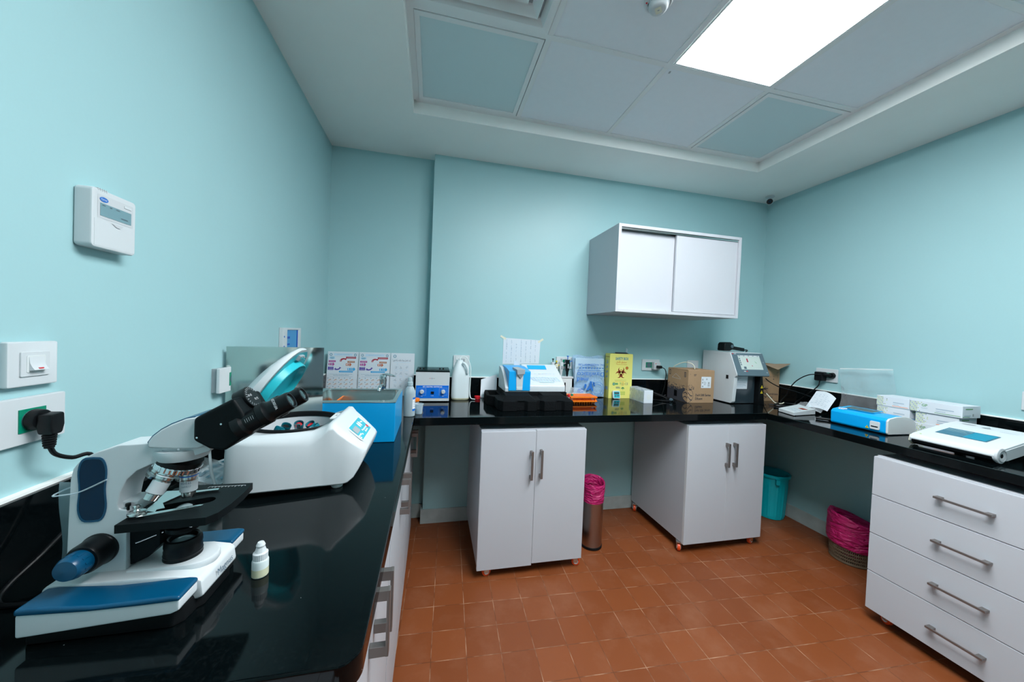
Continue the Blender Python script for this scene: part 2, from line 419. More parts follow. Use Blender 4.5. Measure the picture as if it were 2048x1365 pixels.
def xform(loc, rz): return Matrix.Translation(Vector(loc)) @ Matrix.Rotation(rz, 4, 'Z')
def tag(o, label, cat, group=None):
    o['label'] = label; o['category'] = cat
    if group: o['group'] = group
    return o
def thing(name, label, cat, loc, rz=0.0, group=None):
    o = bpy.data.objects.new(name, None); COL.objects.link(o); o.empty_display_size = 0.05
    o.location = loc; o.rotation_euler = (0, 0, rz)
    return tag(o, label, cat, group)
def rootof(o):
    while o.parent: o = o.parent
    return o
def part(name, mb, mats, parent, w=False, label=None, smooth=35):
    """a child mesh; w: its shapes are given in room coordinates"""
    r = rootof(parent)
    xf = xform(r.location, r.rotation_euler.z).inverted() if w else None
    o = mb.build(name, mats, smooth, xf); o.parent = parent
    if label: o['label'] = label
    return o
def single(name, mb, mats, label, cat, loc=(0, 0, 0), rz=0.0, group=None, w=False, smooth=35):
    o = mb.build(name, mats, smooth, xform(loc, rz).inverted() if w else None)
    o.location = loc; o.rotation_euler = (0, 0, rz)
    return tag(o, label, cat, group)
def struct(name, mb, mats, smooth=35):
    o = mb.build(name, mats, smooth); o['kind'] = 'structure'; return o
def dup(root, loc, rz=None, label=None):
    r = root.copy(); COL.objects.link(r); r.location = loc
    if rz is not None: r.rotation_euler = (0, 0, rz)
    if label: r['label'] = label
    def rec(src, dst):
        for ch in list(src.children):
            c = ch.copy(); COL.objects.link(c); c.parent = dst; rec(ch, c)
    rec(root, r); return r
def boolean_cut(o, cutter):
    md = o.modifiers.new('c', 'BOOLEAN'); md.object = cutter; md.operation = 'DIFFERENCE'; md.solver = 'EXACT'
    dg = bpy.context.evaluated_depsgraph_get(); me = bpy.data.meshes.new_from_object(o.evaluated_get(dg))
    o.modifiers.clear(); old = o.data; o.data = me; me.name = o.name; bpy.data.meshes.remove(old)
    cm = cutter.data; bpy.data.objects.remove(cutter); bpy.data.meshes.remove(cm)
    me.set_sharp_from_angle(angle=math.radians(35))
    wm = o.modifiers.new('normals', 'WEIGHTED_NORMAL'); wm.keep_sharp = True; wm.weight = 80
X, Y, Z = Vector((1, 0, 0)), Vector((0, 1, 0)), Vector((0, 0, 1))
def V(*a): return Vector(a)
def frame_xz(x, y, z): return (V(x, y, z), X, Z)             # print facing -y
def frame_left(x, y, z): return (V(x, y, z), -Y, Z)          # print facing -x (on things by the east wall)
def frame_top(x, y, z): return (V(x, y, z), X, Y)            # print facing up

# ================================================================== THE SETTING
mb = MB().box(-0.1, W+0.1, NEAR-0.1, D+0.1, -0.08, 0.0); struct('floor', mb, 'floor', 0)
struct('wall_left', MB().box(-0.1, 0, NEAR-0.1, D+0.1, 0, H+0.25), 'wall', 0)
struct('wall_right', MB().box(W, W+0.1, NEAR-0.1, D+0.1, 0, H+0.25), 'wall', 0)
struct('wall_near', MB().box(0, W, NEAR-0.1, NEAR, 0, H+0.25), 'wall', 0)
struct('wall_back', MB().prism([(0, D), (XC, D), (XC, 0), (W, 0), (W, D+0.1), (0, D+0.1)], 'z', 0, H+0.25), 'wall', 0)
struct('door_1', MB().box(0.68, 1.60, NEAR, NEAR+0.04, 0.0, 2.1, 0.003).box(0.62, 0.68, NEAR, NEAR+0.05, 0, 2.16, 0.003, 1).box(1.60, 1.66, NEAR, NEAR+0.05, 0, 2.16, 0.003, 1).box(0.68, 1.60, NEAR, NEAR+0.05, 2.1, 2.16, 0.003, 1), ['slate', 'plaster'], 0)
# ceiling: plaster border with a shallow tray
GX0, GX1, GY1, GY0 = 0.545, 2.785, -0.425, -2.665
RX0, RX1, RY1, RY0 = GX0-0.012, GX1+0.012, GY1+0.012, GY0-0.012
mb = MB()
mb.prism([(0, NEAR), (W, NEAR), (W, D), (0, D)], 'z', H, HP+0.02, holes=[[(RX0, RY0), (RX1, RY0), (RX1, RY1), (RX0, RY1)]])
mb.box(0, W, NEAR, D, HP+0.02, HP+0.06)
struct('ceiling', mb, 'plaster', 0)
# grid of white bars, module 0.56
GM = 0.56
mb = MB(); BW = 0.0125
for i in range(5):
    x = GX0 + i*GM; w0 = BW if 0 < i < 4 else 0.016
    mb.box(x-w0, x+w0, GY0, GY1, HP-0.004, HP+0.008, 0.0015)
for j in range(5):
    y = GY1 - j*GM; w0 = BW if 0 < j < 4 else 0.016
    mb.box(GX0, GX1, y-w0, y+w0, HP-0.0045, HP+0.0075, 0.0015)
struct('trim_1', mb, 'grid', 0)
# plain tiles lying in the grid (the other cells hold lamps and the air outlet)
cells = {(0, 0): 'off', (3, 0): 'off', (0, 1): 'air', (2, 1): 'lit', (2, 2): 'lit', (1, 3): 'lit', (1, 2): 'lit'}
TILE_LABELS = {(1, 0): 'plain ceiling tile between the frosted panel and the tile with a dark chip',
               (2, 0): 'plain ceiling tile directly behind the short end of the lit panel',
               (1, 1): 'plain ceiling tile carrying the smoke detector',
               (3, 1): 'plain ceiling tile beside the long side of the lit panel'}
hid = MB()
for i in range(4):
    for j in range(4):
        if (i, j) in cells: continue
        x0, y1 = GX0+i*GM+0.004, GY1-j*GM-0.004
        m = MB().box(x0, x0+GM-0.008, y1-GM+0.008, y1, HP, HP+0.012)
        if (i, j) in TILE_LABELS:
            if (i, j) == (2, 0): m.fl((V(x0+0.02, y1-GM+0.03, HP), -X, Y), [(-0.012, 0), (-0.004, 0.004), (-0.008, 0.018), (-0.016, 0.014)], 0.0006, 1)
            single('ceiling_tile', m, ['ceil_tile', 'greyp'], TILE_LABELS[i, j], 'ceiling tile', (x0, y1, HP), group='plain tiles in the ceiling grid', w=True, smooth=0)
        else:
            hid.box(x0, x0+GM-0.008, y1-GM+0.008, y1, HP, HP+0.012); m.bm.free()
struct('trim_7', hid, 'ceil_tile', 0)
# lamps
def panel_light(i, j, n, lit, label):
    x0, x1 = GX0+i*GM+0.016, GX0+(i+1)*GM-0.016
    y1, y0 = GY1-j*GM-0.016, GY1-(j+n)*GM+0.016
    t = thing('ceiling_light', label, 'ceiling light', ((x0+x1)/2, (y0+y1)/2, HP), group='square and long light panels in the ceiling grid')
    fw_ = 0.022 if not lit else 0.008
    zz = HP-0.006
    m = MB().prism([(x0, y0), (x1, y0), (x1, y1), (x0, y1)], 'z', zz, HP+0.012, 0.0015, holes=[[(x0+fw_, y0+fw_), (x1-fw_, y0+fw_), (x1-fw_, y1-fw_), (x0+fw_, y1-fw_)]])
    part('frame', m, 'grid', t, True, smooth=0)
    m = MB().box(x0+fw_, x1-fw_, y0+fw_, y1-fw_, HP-0.001, HP+0.008)
    part('diffuser', m, 'lamp' if lit else 'diffuser', t, True, smooth=0)
panel_light(0, 0, 1, False, 'unlit frosted square light panel nearest the left wall and alcove')
panel_light(3, 0, 1, False, 'unlit frosted square light panel above the wall-hung cabinet side of the ceiling')
panel_light(2, 1, 2, True, 'long glowing white light panel in the ceiling')
panel_light(1, 2, 2, True, 'second long lit panel just outside the view overhead')
# square air outlet
cx_, cy_ = GX0+GM/2, GY1-1.5*GM
t = thing('air_diffuser', 'white square ceiling air outlet with nested slanted louvres', 'air vent', (cx_, cy_, HP))
hw = GM/2-0.014
def sq(h_, z): return [(cx_-h_, cy_-h_, z), (cx_+h_, cy_-h_, z), (cx_+h_, cy_+h_, z), (cx_-h_, cy_+h_, z)]
part('frame', MB().rings([sq(hw, HP-0.004), sq(hw, HP-0.008), sq(hw-0.028, HP-0.010), sq(hw-0.045, HP+0.012), sq(hw-0.045, HP+0.018)], 0, False, False), 'grid', t, True, smooth=0)
for k in range(4):
    a = hw-0.060-k*0.052
    part('louvre', MB().rings([sq(a-0.026, HP+0.016), sq(a, HP-0.010), sq(a-0.003, HP-0.014), sq(a-0.031, HP+0.016)], 0, False, False), 'grid', t, True, smooth=0)
part('backing', MB().box(cx_-hw, cx_+hw, cy_-hw, cy_+hw, HP+0.0165, HP+0.019), 'greyp', t, True, smooth=0)
# skirting
BT, BHt = 0.014, 0.095
struct('baseboard_back', MB().box(XC-BT, W, -BT, 0.0, 0, BHt, 0.002), 'marble', 0)
struct('baseboard_alcove', MB().box(0, XC-BT, D-BT, D, 0, BHt, 0.002), 'marble', 0)
struct('baseboard_right', MB().box(W-BT, W, NEAR, -BT, 0, BHt, 0.002), 'marble', 0)
struct('baseboard_column', MB().box(XC-BT, XC, 0, D-BT, 0, BHt, 0.002), 'marble', 0)
# granite splashbacks
ST_ = 0.02
struct('trim_2', MB().box(0.0, ST_, -1.93, D, ZC, ZS, 0.001), 'granite', 0)
struct('trim_3', MB().box(ST_, XC, D-ST_, D, ZC, ZS, 0.001), 'granite', 0)
struct('trim_4', MB().box(XC-ST_, W-ST_, -ST_, 0.0, ZC, ZS, 0.001).box(XC-ST_, XC, 0, D-ST_, ZC, ZS), 'granite', 0)
struct('trim_5', MB().box(W-ST_, W, -3.2, 0.0, ZC, ZS, 0.001), 'granite', 0)
# pale caulk line along the top of the splashbacks
mb = MB()
mb.box(0, 0.012, -1.93, D, ZS, ZS+0.005); mb.box(0.012, XC, D-0.012, D, ZS, ZS+0.005)
mb.box(XC, W, -0.012, 0, ZS, ZS+0.005); mb.box(W-0.012, W, -3.2, -0.012, ZS, ZS+0.005)
struct('trim_6', mb, 'plaster', 0)

# ================================================================== WORKTOPS
XL, YN = 0.600, -1.914
def rc(cx, cy, r, a0, a1, n=8): return [(cx+r*math.cos(a0+(a1-a0)*k/n), cy+r*math.sin(a0+(a1-a0)*k/n)) for k in range(n+1)]
m = MB().prism([(0.0, D), (0.0, YN)] + rc(XL-0.03, YN+0.03, 0.03, -PI/2, 0) + [(XL, -0.600), (XL, D)], 'z', ZC-TH, ZC, 0.004)
single('worktop', m, 'granite', 'black granite worktop carrying the microscope along the left wall', 'worktop', (0.3, -0.9, ZC-TH), group='black granite worktops', w=True, smooth=30)
m = MB().prism([(XL, 0), (XL, -0.600), (2.766, -0.600), (W, -0.004), (W, 0)], 'z', ZC-TH, ZC, 0.004)
single('worktop', m, 'granite', 'black granite worktop along the back wall under the hung cabinet', 'worktop', (2.0, -0.3, ZC-TH), group='black granite worktops', w=True, smooth=30)
m = MB().prism([(W, -0.005), (2.767, -0.601), (2.767, -3.2), (W, -3.2)], 'z', ZC-TH, ZC, 0.004)
single('worktop', m, 'granite', 'black granite worktop along the right wall above the drawers', 'worktop', (3.0, -1.8, ZC-TH), group='black granite worktops', w=True, smooth=30)

# ================================================================== CABINETS
def bar_handle(p0, p1, nrm, side, parent, post=0.012, out=0.030, wdt=0.012, th=0.006, name='handle'):
    """flat D handle: posts at both ends and a thin bar; nrm = out of the door, side = across the bar"""
    p0, p1, nrm, side = map(Vector, (p0, p1, nrm, side)); ax = (p1-p0).normalized(); L = (p1-p0).length
    mt = Matrix(((ax.x, side.x, nrm.x, p0.x), (ax.y, side.y, nrm.y, p0.y), (ax.z, side.z, nrm.z, p0.z), (0, 0, 0, 1)))
    m = MB()
    m.box(0, 0.020, -wdt/2, wdt/2, 0, out-th*0.5, 0.001, xf=mt); m.box(L-0.020, L, -wdt/2, wdt/2, 0, out-th*0.5, 0.001, xf=mt)
    m.box(-0.0004, L+0.0004, -wdt/2-0.0004, wdt/2+0.0004, out-th, out, 0.001, xf=mt)
    return part(name, m, 'handle', parent, True)
def castor(parent, x, y, rz=0.0, ztop=0.06):
    f = part('castor', MB().box(-0.018, 0.018, -0.016, 0.016, ztop-0.006, ztop, xf=xform((x, y, 0), rz)).box(-0.014, 0.010, -0.013, -0.011, 0.018, ztop-0.004, xf=xform((x, y, 0), rz)).box(-0.014, 0.010, 0.011, 0.013, 0.018, ztop-0.004, xf=xform((x, y, 0), rz)), 'steel', parent, True)
    q = xform((x, y, 0), rz)
    part('wheel', MB().cyl(q @ V(0, -0.009, 0.024), q @ V(0, 0.009, 0.024), 0.024, n=28, bev=0.003), 'orange_wheel', f, True)
    part('hub', MB().cyl(q @ V(0, -0.0115, 0.024), q @ V(0, 0.0115, 0.024), 0.014, n=20), 'offwhite', f, True)
def carcass(x0, x1, y0, y1, z0, z1, parent):
    t_ = 0.018
    m = MB().box(x0, x0+t_, y0, y1, z0, z1, 0.001).box(x1-t_, x1, y0, y1, z0, z1, 0.001).box(x0+t_, x1-t_, y0, y1, z0, z0+t_).box(x0+t_, x1-t_, y0, y1, z1-t_, z1).box(x0+t_, x1-t_, y1-0.01, y1, z0+t_, z1-t_)
    part('carcass', m, 'cab', parent, True, smooth=0)
# two-door castor cabinet under the back worktop
def door_cabinet(x0, x1, yf, yb, ysplit, drop, castors, label, hz):
    z0, z1 = 0.058, 0.79
    t = thing('base_cabinet', label, 'cabinet', ((x0+x1)/2, (yf+yb)/2, 0), group='white castor cabinets under the worktops')
    carcass(x0, x1, yf+0.020, yb, z0+0.004, z1, t)
    for k, (a, b, dz) in enumerate(((x0, ysplit-0.001, drop), (ysplit+0.001, x1, 0))):
        d = part('door', MB().box(a, b, yf, yf+0.018, z0-dz, z1-0.004-dz*0.4, 0.0012), 'cab', t, True, smooth=0)
        part('edge_band', MB().box(a-0.0006, a+0.0005, yf+0.001, yf+0.018, z0-dz+0.002, z1-0.006-dz*0.4), 'cab_edge', d, True, smooth=0)
        hx = hz[k]
        bar_handle((hx, yf, hz[2]-dz*0.5), (hx, yf, hz[3]-dz*0.5), -Y, X, d)
    for c in castors: castor(t, *c)
door_cabinet(0.942, 1.530, -0.605, -0.035, 1.240, 0.010,
    [(0.998, -0.572, 0.15), (1.512, -0.570, -0.2), (1.0, -0.09), (1.48, -0.09)],
    'white two-door castor cabinet with one sagging door beside the steel bin', (1.214, 1.268, 0.531, 0.683))
door_cabinet(2.2025, 2.774, -0.592, -0.005-BT, 2.490, 0.0,
    [(2.206, -0.548, 1.0), (2.206, -0.06, 1.1), (2.735, -0.555, 0.3), (2.735, -0.09)],
    'white two-door castor cabinet under the corner beside the turquoise bin', (2.478, 2.534, 0.531, 0.677))
# drawers under the right worktop
dy0, dy1 = -1.166, -1.760
t = thing('drawer_unit', 'white four-drawer castor unit with long nickel pulls under the right worktop', 'drawers', (3.0, (dy0+dy1)/2, 0))
carcass(2.770, 3.30, dy1, dy0, 0.062, 0.79, t)
zs_ = [0.058, 0.240, 0.421, 0.604, 0.788]
for k in range(4):
    d = part('drawer', MB().box(2.748, 2.768, dy1, dy0, zs_[k]+0.0015, zs_[k+1]-0.0015, 0.0012), 'cab', t, True, smooth=0)
    zh = zs_[k] + 0.090
    bar_handle((2.748, -1.384, zh), (2.748, -1.540, zh), -X, Z, d, wdt=0.008, out=0.028)
for c in ((2.815, -1.212, 1.3), (2.815, -1.71, 1.4), (3.25, -1.21), (3.25, -1.71)): castor(t, *c)
# fitted base cabinets under the left worktop
for ya, yb_, lab in ((-1.365, -1.955, 'white two-door base cabinet under the microscope'), (-0.730, -1.350, 'white two-door base cabinet under the large centrifuge'), (-0.110, -0.725, 'white two-door base cabinet under the steel sink end of the worktop')):
    t = thing('base_cabinet', lab, 'cabinet', (0.3, (ya+yb_)/2, 0), group='white fitted cabinets along the left wall')
    carcass(0.03, 0.560, yb_, ya, 0.05, 0.818, t)
    mid = (ya+yb_)/2 + (0.018 if ya > -0.8 and ya < -0.5 else 0)
    if ya < -1.3: mid = -1.668
    for a, b, hy in ((yb_+0.002, mid-0.001, mid-0.030), (mid+0.001, ya-0.002, mid+0.026)):
        d = part('door', MB().box(0.562, 0.580, a, b, 0.048, 0.812, 0.0012), 'cab', t, True, smooth=0)
        h0, h1 = (0.672, 0.800) if ya < -1.3 else (0.612, 0.742)
        bar_handle((0.580, hy, h0), (0.580, hy, h1), X, Y, d, out=0.036, wdt=0.014)
# wall-hung cabinet with sliding doors
x0, x1, yf, z0, z1 = 1.7745, 2.690, -0.419, 1.4655, 2.0128
t = thing('wall_cabinet', 'white wall-hung cabinet with two sliding doors above the back worktop', 'cabinet', ((x0+x1)/2, 0, z0))
tk = 0.019
m = MB().box(x0, x0+tk, yf, -0.001, z0, z1, 0.001).box(x1-tk, x1, yf, -0.001, z0, z1, 0.001).box(x0+tk, x1-tk, yf, -0.001, z0, z0+tk, 0.001).box(x0+tk, x1-tk, yf, -0.001, z1-tk, z1, 0.001).box(x0+tk, x1-tk, -0.012, -0.002, z0+tk, z1-tk)
part('carcass', m, 'cab', t, True, smooth=0)
m = MB().box(x0+tk, x1-tk, yf+0.006, yf+0.009, z1-tk-0.012, z1-tk).box(x0+tk, x1-tk, yf+0.030, yf+0.033, z1-tk-0.012, z1-tk).box(x0+tk, x1-tk, yf+0.054, yf+0.057, z1-tk-0.012, z1-tk).box(x0+tk, x1-tk, yf+0.006, yf+0.057, z1-tk-0.002, z1-tk)
part('track', m, 'steel', t, True, smooth=0)
part('sliding_door', MB().box(x0+tk+0.001, 2.215, yf+0.035, yf+0.051, z0+tk+0.001, z1-tk-0.014, 0.001), 'cab', t, True, smooth=0)
part('sliding_door', MB().box(2.196, x1-tk-0.002, yf+0.011, yf+0.027, z0+tk+0.003, z1-tk-0.010, 0.001), 'cab', t, True, smooth=0)

# ================================================================== BINS
def liner_mesh(cx, cy, prof, amp, seed, n=56, slant=None):
    rnd = random.Random(seed); ph = [rnd.uniform(0, 6.28) for _ in range(6)]
    m = MB(); rs = []
    for j, (r, z) in enumerate(prof):
        ring = []
        for k in range(n):
            a = 2*PI*k/n
            w_ = amp*(math.sin(5*a+ph[0]+j*0.7)+0.8*math.sin(9*a+ph[1]-j*0.9)+0.5*math.sin(16*a+ph[2]+j))
            rr = r*(1+w_*(0.4+0.25*j % 1.0)); zz = z + (slant(a, j) if slant else 0) + 0.10*r*amp*10*math.sin(7*a+ph[3])*(1 if 0 < j < len(prof)-1 else 0.4)
            ring.append((cx+rr*math.cos(a), cy+rr*math.sin(a), zz))
        rs.append(ring)
    return m.rings(rs, 0, False, True)
bx, by = 1.685, -0.410
t = thing('pedal_bin', 'slim round brushed steel bin with a bright pink liner', 'bin', (bx, by, 0))
part('body', MB().lathe([(0.060, 0.012), (0.063, 0.016), (0.063, 0.372), (0.060, 0.372), (0.060, 0.02)], (bx, by, 0), 40, cap0=False), 'binsteel', t, True)
part('base_ring', MB().lathe([(0.062, 0.0), (0.066, 0.004), (0.066, 0.016), (0.061, 0.018)], (bx, by, 0), 40), 'rubber', t, True)
part('liner', liner_mesh(bx, by, [(0.0655, 0.285), (0.068, 0.30), (0.0665, 0.335), (0.069, 0.365), (0.070, 0.395), (0.067, 0.410), (0.060, 0.404), (0.052, 0.36), (0.045, 0.25)], 0.012, 3, slant=lambda a, j: 0.012*math.sin(a) if j > 2 else 0), 'bag', t, True)
bx, by = 3.225, -0.272
t = thing('waste_bin', 'turquoise ribbed plastic bin tucked in the back corner', 'bin', (bx, by, 0))
def ribs(a, j): return 1+0.03*(1 if (math.degrees(a) % 30) < 9 else 0)*(1 if 1 < j < 5 else 0)
part('body', MB().lathe([(0.078, 0.0), (0.084, 0.004), (0.086, 0.022), (0.087, 0.026), (0.098, 0.25), (0.100, 0.27), (0.104, 0.312), (0.114, 0.314), (0.116, 0.332), (0.112, 0.335), (0.100, 0.325), (0.082, 0.02), (0.0, 0.012)], (bx, by, 0), 120, wob=ribs, cap1=False), 'bin', t, True, smooth=25)
part('lug', MB().box(-0.012, 0.012, -0.126, -0.105, 0.275, 0.314, 0.002, xf=xform((bx, by, 0), -0.55)), 'bin', t, True)
bx, by = 3.226, -0.800
t = thing('waste_basket', 'low taupe perforated basket overhung by a dark pink bag', 'bin', (bx, by, 0))
m = MB(); n = 72; nz = 9
rad = lambda z: 0.098+0.012*z/0.20
for j in range(nz+1):
    z = 0.012+0.175*j/nz
    m.lathe([(rad(z)-0.0015, z-0.0045), (rad(z)+0.0015, z-0.0045), (rad(z)+0.0015, z+0.0045), (rad(z)-0.0015, z+0.0045), (rad(z)-0.0015, z-0.0045)], (bx, by, 0), n, cap0=False, cap1=False)
for k in range(n):
    a = 2*PI*k/n; c, s = math.cos(a), math.sin(a)
    m.cyl((bx+rad(0)*c, by+rad(0)*s, 0.004), (bx+rad(0.19)*c, by+rad(0.19)*s, 0.19), 0.0026, n=5)
m.lathe([(0.0, 0.003), (0.100, 0.0), (0.103, 0.006), (0.101, 0.014), (0.0, 0.010)], (bx, by, 0), 48, cap0=False, cap1=False)
part('body', m, 'wicker', t, True)
part('liner', liner_mesh(bx, by, [(0.111, 0.090), (0.118, 0.105), (0.119, 0.150), (0.117, 0.20), (0.119, 0.235), (0.112, 0.258), (0.098, 0.250), (0.092, 0.20), (0.085, 0.10), (0.07, 0.03)], 0.014, 11, slant=lambda a, j: (-0.030*math.cos(a) + 0.018*math.sin(a))*(1 if 2 < j < 7 else 0.3)), 'bag', t, True)

# ================================================================== CEILING AND WALL FITTINGS
sx_, sy_ = 1.432, -1.245
t = thing('smoke_detector', 'round white smoke detector on a plain ceiling tile', 'smoke detector', (sx_, sy_, HP))
part('base', MB().lathe([(0.050, 0), (0.052, -0.004), (0.051, -0.012), (0.044, -0.018), (0.0, -0.018)], (sx_, sy_, HP), 40, cap0=True, cap1=False), 'white', t, True)
part('chamber', MB().lathe([(0.037, -0.016), (0.036, -0.028), (0.030, -0.040), (0.024, -0.044), (0.0, -0.044)], (sx_, sy_, HP), 36, cap0=False, cap1=False), 'white', t, True)
m = MB()
for k in range(6):
    a0 = k*PI/3+0.25
    for q in range(6):
        a, b = a0+0.11*q, a0+0.11*(q+1)
        m.poly([(sx_+0.0376*math.cos(a), sy_+0.0376*math.sin(a), HP-0.0265), (sx_+0.0376*math.cos(b), sy_+0.0376*math.sin(b), HP-0.0265), (sx_+0.0380*math.cos(b), sy_+0.0380*math.sin(b), HP-0.0215), (sx_+0.0380*math.cos(a), sy_+0.0380*math.sin(a), HP-0.0215)])
part('slots', m, 'black', t, True, smooth=0)
part('sticker', MB().box(-0.013, 0.013, -0.011, 0.011, HP-0.0453, HP-0.0443, xf=xform((sx_, sy_, 0), 0.75)).box(-0.003, 0.001, -0.004, 0.003, HP-0.0458, HP-0.0452, mi=1, xf=xform((sx_, sy_, 0), 0.75)), ['cream', 'greyp'], t, True)
part('indicator', MB().ball((sx_-0.041, sy_+0.012, HP-0.017), 0.0035), 'red', t, True)

t = thing('security_camera', 'small white bullet security camera with black face in the ceiling corner', 'camera', (3.235, -0.125, H))
part('mount', MB().lathe([(0.0, 0), (0.030, 0), (0.032, -0.006), (0.024, -0.012), (0.012, -0.016), (0.010, -0.030), (0.0, -0.032)], (3.235, -0.125, H), 28, cap0=False, cap1=False), 'white', t, True)
ax = V(-0.72, -0.62, -0.30).normalized(); c0 = V(3.240, -0.120, H-0.038)
b_ = part('housing', MB().lathe([(0.0, -0.045), (0.018, -0.043), (0.022, -0.035), (0.023, 0.030), (0.0225, 0.036)], c0, 28, axis=ax, cap0=False), 'white', t, True)
part('face', MB().lathe([(0.0205, 0.036), (0.0205, 0.038), (0.0, 0.038)], c0, 28, axis=ax, cap1=False), 'black', b_, True)
part('lens', MB().lathe([(0.008, 0.038), (0.008, 0.041), (0.0, 0.042)], c0, 20, axis=ax, cap1=False), 'navyg', b_, True)

# thermostat on the left wall
t = thing('thermostat', 'white air conditioning wall controller with grey display', 'thermostat', (0, -1.495, 1.49))
y0, y1, z0, z1 = -1.552, -1.450, 1.436, 1.552
def rrect(x0, x1, y0, y1, r, n=5):
    return rc(x1-r, y1-r, r, 0, PI/2, n)+rc(x0+r, y1-r, r, PI/2, PI, n)+rc(x0+r, y0+r, r, PI, 1.5*PI, n)+rc(x1-r, y0+r, r, 1.5*PI, 2*PI, n)
part('body', MB().prism(rrect(y0, y1, z0, z1, 0.008), 'x', 0.0005, 0.030, 0.004), 'white', t, True)
F = (V(0.030, -1.501, 1.494), Y, Z)
part('bezel', MB().fr(F, -0.040, 0.042, 0.001, 0.047, 0.0004), 'lgrey', t, True, smooth=0)
part('display', MB().fr(F, -0.035, 0.037, 0.006, 0.031, 0.0009).fr(F, 0.012, 0.028, 0.012, 0.0145, 0.0013, 1).fr(F, -0.031, -0.024, 0.0265, 0.0285, 0.0013, 1).fr(F, -0.014, -0.009, 0.0265, 0.0285, 0.0013, 1).fr(F, 0.0, 0.008, 0.0265, 0.0285, 0.0013, 1), ['lcd', 'slate'], t, True, smooth=0)
part('badge', MB().fdisc(F, -0.027, 0.0385, 0.0095, 0.0009, ry=0.0048).text(F, 'Carrier', -0.027, 0.0385, 0.005, 1, w=0.013, e=0.0012), ['inkb', 'whiteink'], t, True, smooth=0)
part('button', MB().box(0.030, 0.0315, -1.482, -1.464, 1.5315, 1.5365, 0.0006), 'white', t, True)
part('flap', MB().box(0.0298, 0.0304, -1.547, -1.455, 1.4405, 1.492).fl(F, [(-0.010, -0.0025), (0.018, -0.0025), (0.010, -0.009), (0.001, -0.009)], 0.0016, 1), ['white', 'lgrey'], t, True)
m = MB()
for k in range(5): m.box(0.0225, 0.0305, -1.540+k*0.0045, -1.5385+k*0.0045, 1.5475, 1.5525)
part('vent_slots', m, 'lgrey', t, True, smooth=0)

# wall switch and sockets
def socket(F, w_, h_, label, module, plug=None, name='wall_socket', cat='socket', col='white', group='white wall sockets'):
    o, r, u = F; n = r.cross(u)
    t = thing(name, label, cat, o, group=group)
    q = Matrix(((r.x, u.x, n.x, o.x), (r.y, u.y, n.y, o.y), (r.z, u.z, n.z, o.z), (0, 0, 0, 1)))
    part('plate', MB().prism(rrect(-w_/2, w_/2, -h_/2, h_/2, 0.003), 'z', 0.0005, 0.010, 0.002, xf=q), col, t, True)
    if module:
        mx0, mx1, my0, my1 = module
        part('outlet', MB().box(mx0, mx1, my0, my1, 0.009, 0.0115, 0.0005, xf=q).cyl(q @ V((mx0+mx1)/2, (my0+my1)/2, 0.0112), q @ V((mx0+mx1)/2, (my0+my1)/2, 0.0122), min(mx1-mx0, my1-my0)*0.44, n=28, mi=1), ['green', 'slate'], t, True)
    return t, q
# light switch
o = V(0.0, -1.627, 1.2145)
t = thing('light_switch', 'white light switch with a rocker and tiny red lamp on the left wall', 'light switch', o)
part('plate', MB().prism(rrect(-0.039, 0.039, -0.038, 0.038, 0.003), 'x', 0.0005, 0.012, 0.003, xf=Matrix.Translation(o)), 'white', t, True)
part('surround', MB().prism(rrect(-0.0225, 0.0225, -0.021, 0.021, 0.002), 'x', 0.0115, 0.0145, 0.001, xf=Matrix.Translation(o)).prism(rrect(-0.0145, 0.0145, -0.0145, 0.0145, 0.002), 'x', 0.0142, 0.0152, 0.0004, mi=1, xf=Matrix.Translation(o)), ['white', 'offwhite'], t, True)
m = MB(); m.rings([[(0.0145+a, y_, z_) for y_ in (-0.0115, 0.0115)] + [(0.0145, y_, z_) for y_ in (0.0115, -0.0115)] for a, z_ in ((0.001, 0.012), (0.002, 0.0), (0.006, -0.008), (0.008, -0.0105), (0.001, -0.0120))])
part('rocker', MB().rings([[V(0.0145, -0.0115, z_)+o, V(0.0145+a, -0.0115, z_)+o, V(0.0145+a, 0.0115, z_)+o, V(0.0145, 0.0115, z_)+o] for a, z_ in ((0.001, 0.012), (0.002, 0.002), (0.005, -0.005), (0.0085, -0.010), (0.0015, -0.0115))]), 'white', t, True)
part('indicator', MB().box(0.0190, 0.0225, -0.0035, 0.0035, -0.0082, -0.0062, xf=Matrix.Translation(o)), 'red', t, True)
m = None
# socket with the microscope plug
t, q = socket((V(0, -1.627, 1.118), Y, Z), 0.112, 0.080, 'wide white socket below the light switch with a black plug in it', (-0.021, 0.021, -0.020, 0.020))
pl = V(0.0, -1.627, 1.118)
t = thing('power_plug', 'black angled mains plug and cable in the socket below the light switch', 'plug', (0.012, -1.627, 1.118))
part('body', MB().cyl(pl+V(0.0125, 0, 0), pl+V(0.026, 0, 0), 0.0185, 0.017, n=24, bev=0.002).prism([(-0.012, 0.010), (0.012, 0.012), (0.013, -0.010), (0.009, -0.026), (-0.009, -0.026), (-0.013, -0.010)], 'x', 0.024, 0.046, 0.004, xf=Matrix.Translation(pl)), 'black', t, True)
m = MB()
for k in range(5): m.cyl(pl+V(0.034, 0, -0.027-k*0.0042), pl+V(0.034, 0, -0.0295-k*0.0042), 0.0088-k*0.0003, n=16)
m.cyl(pl+V(0.034, 0, -0.024), pl+V(0.034, 0, -0.050), 0.0062, n=16)
part('strain_relief', m, 'rubber', t, True)
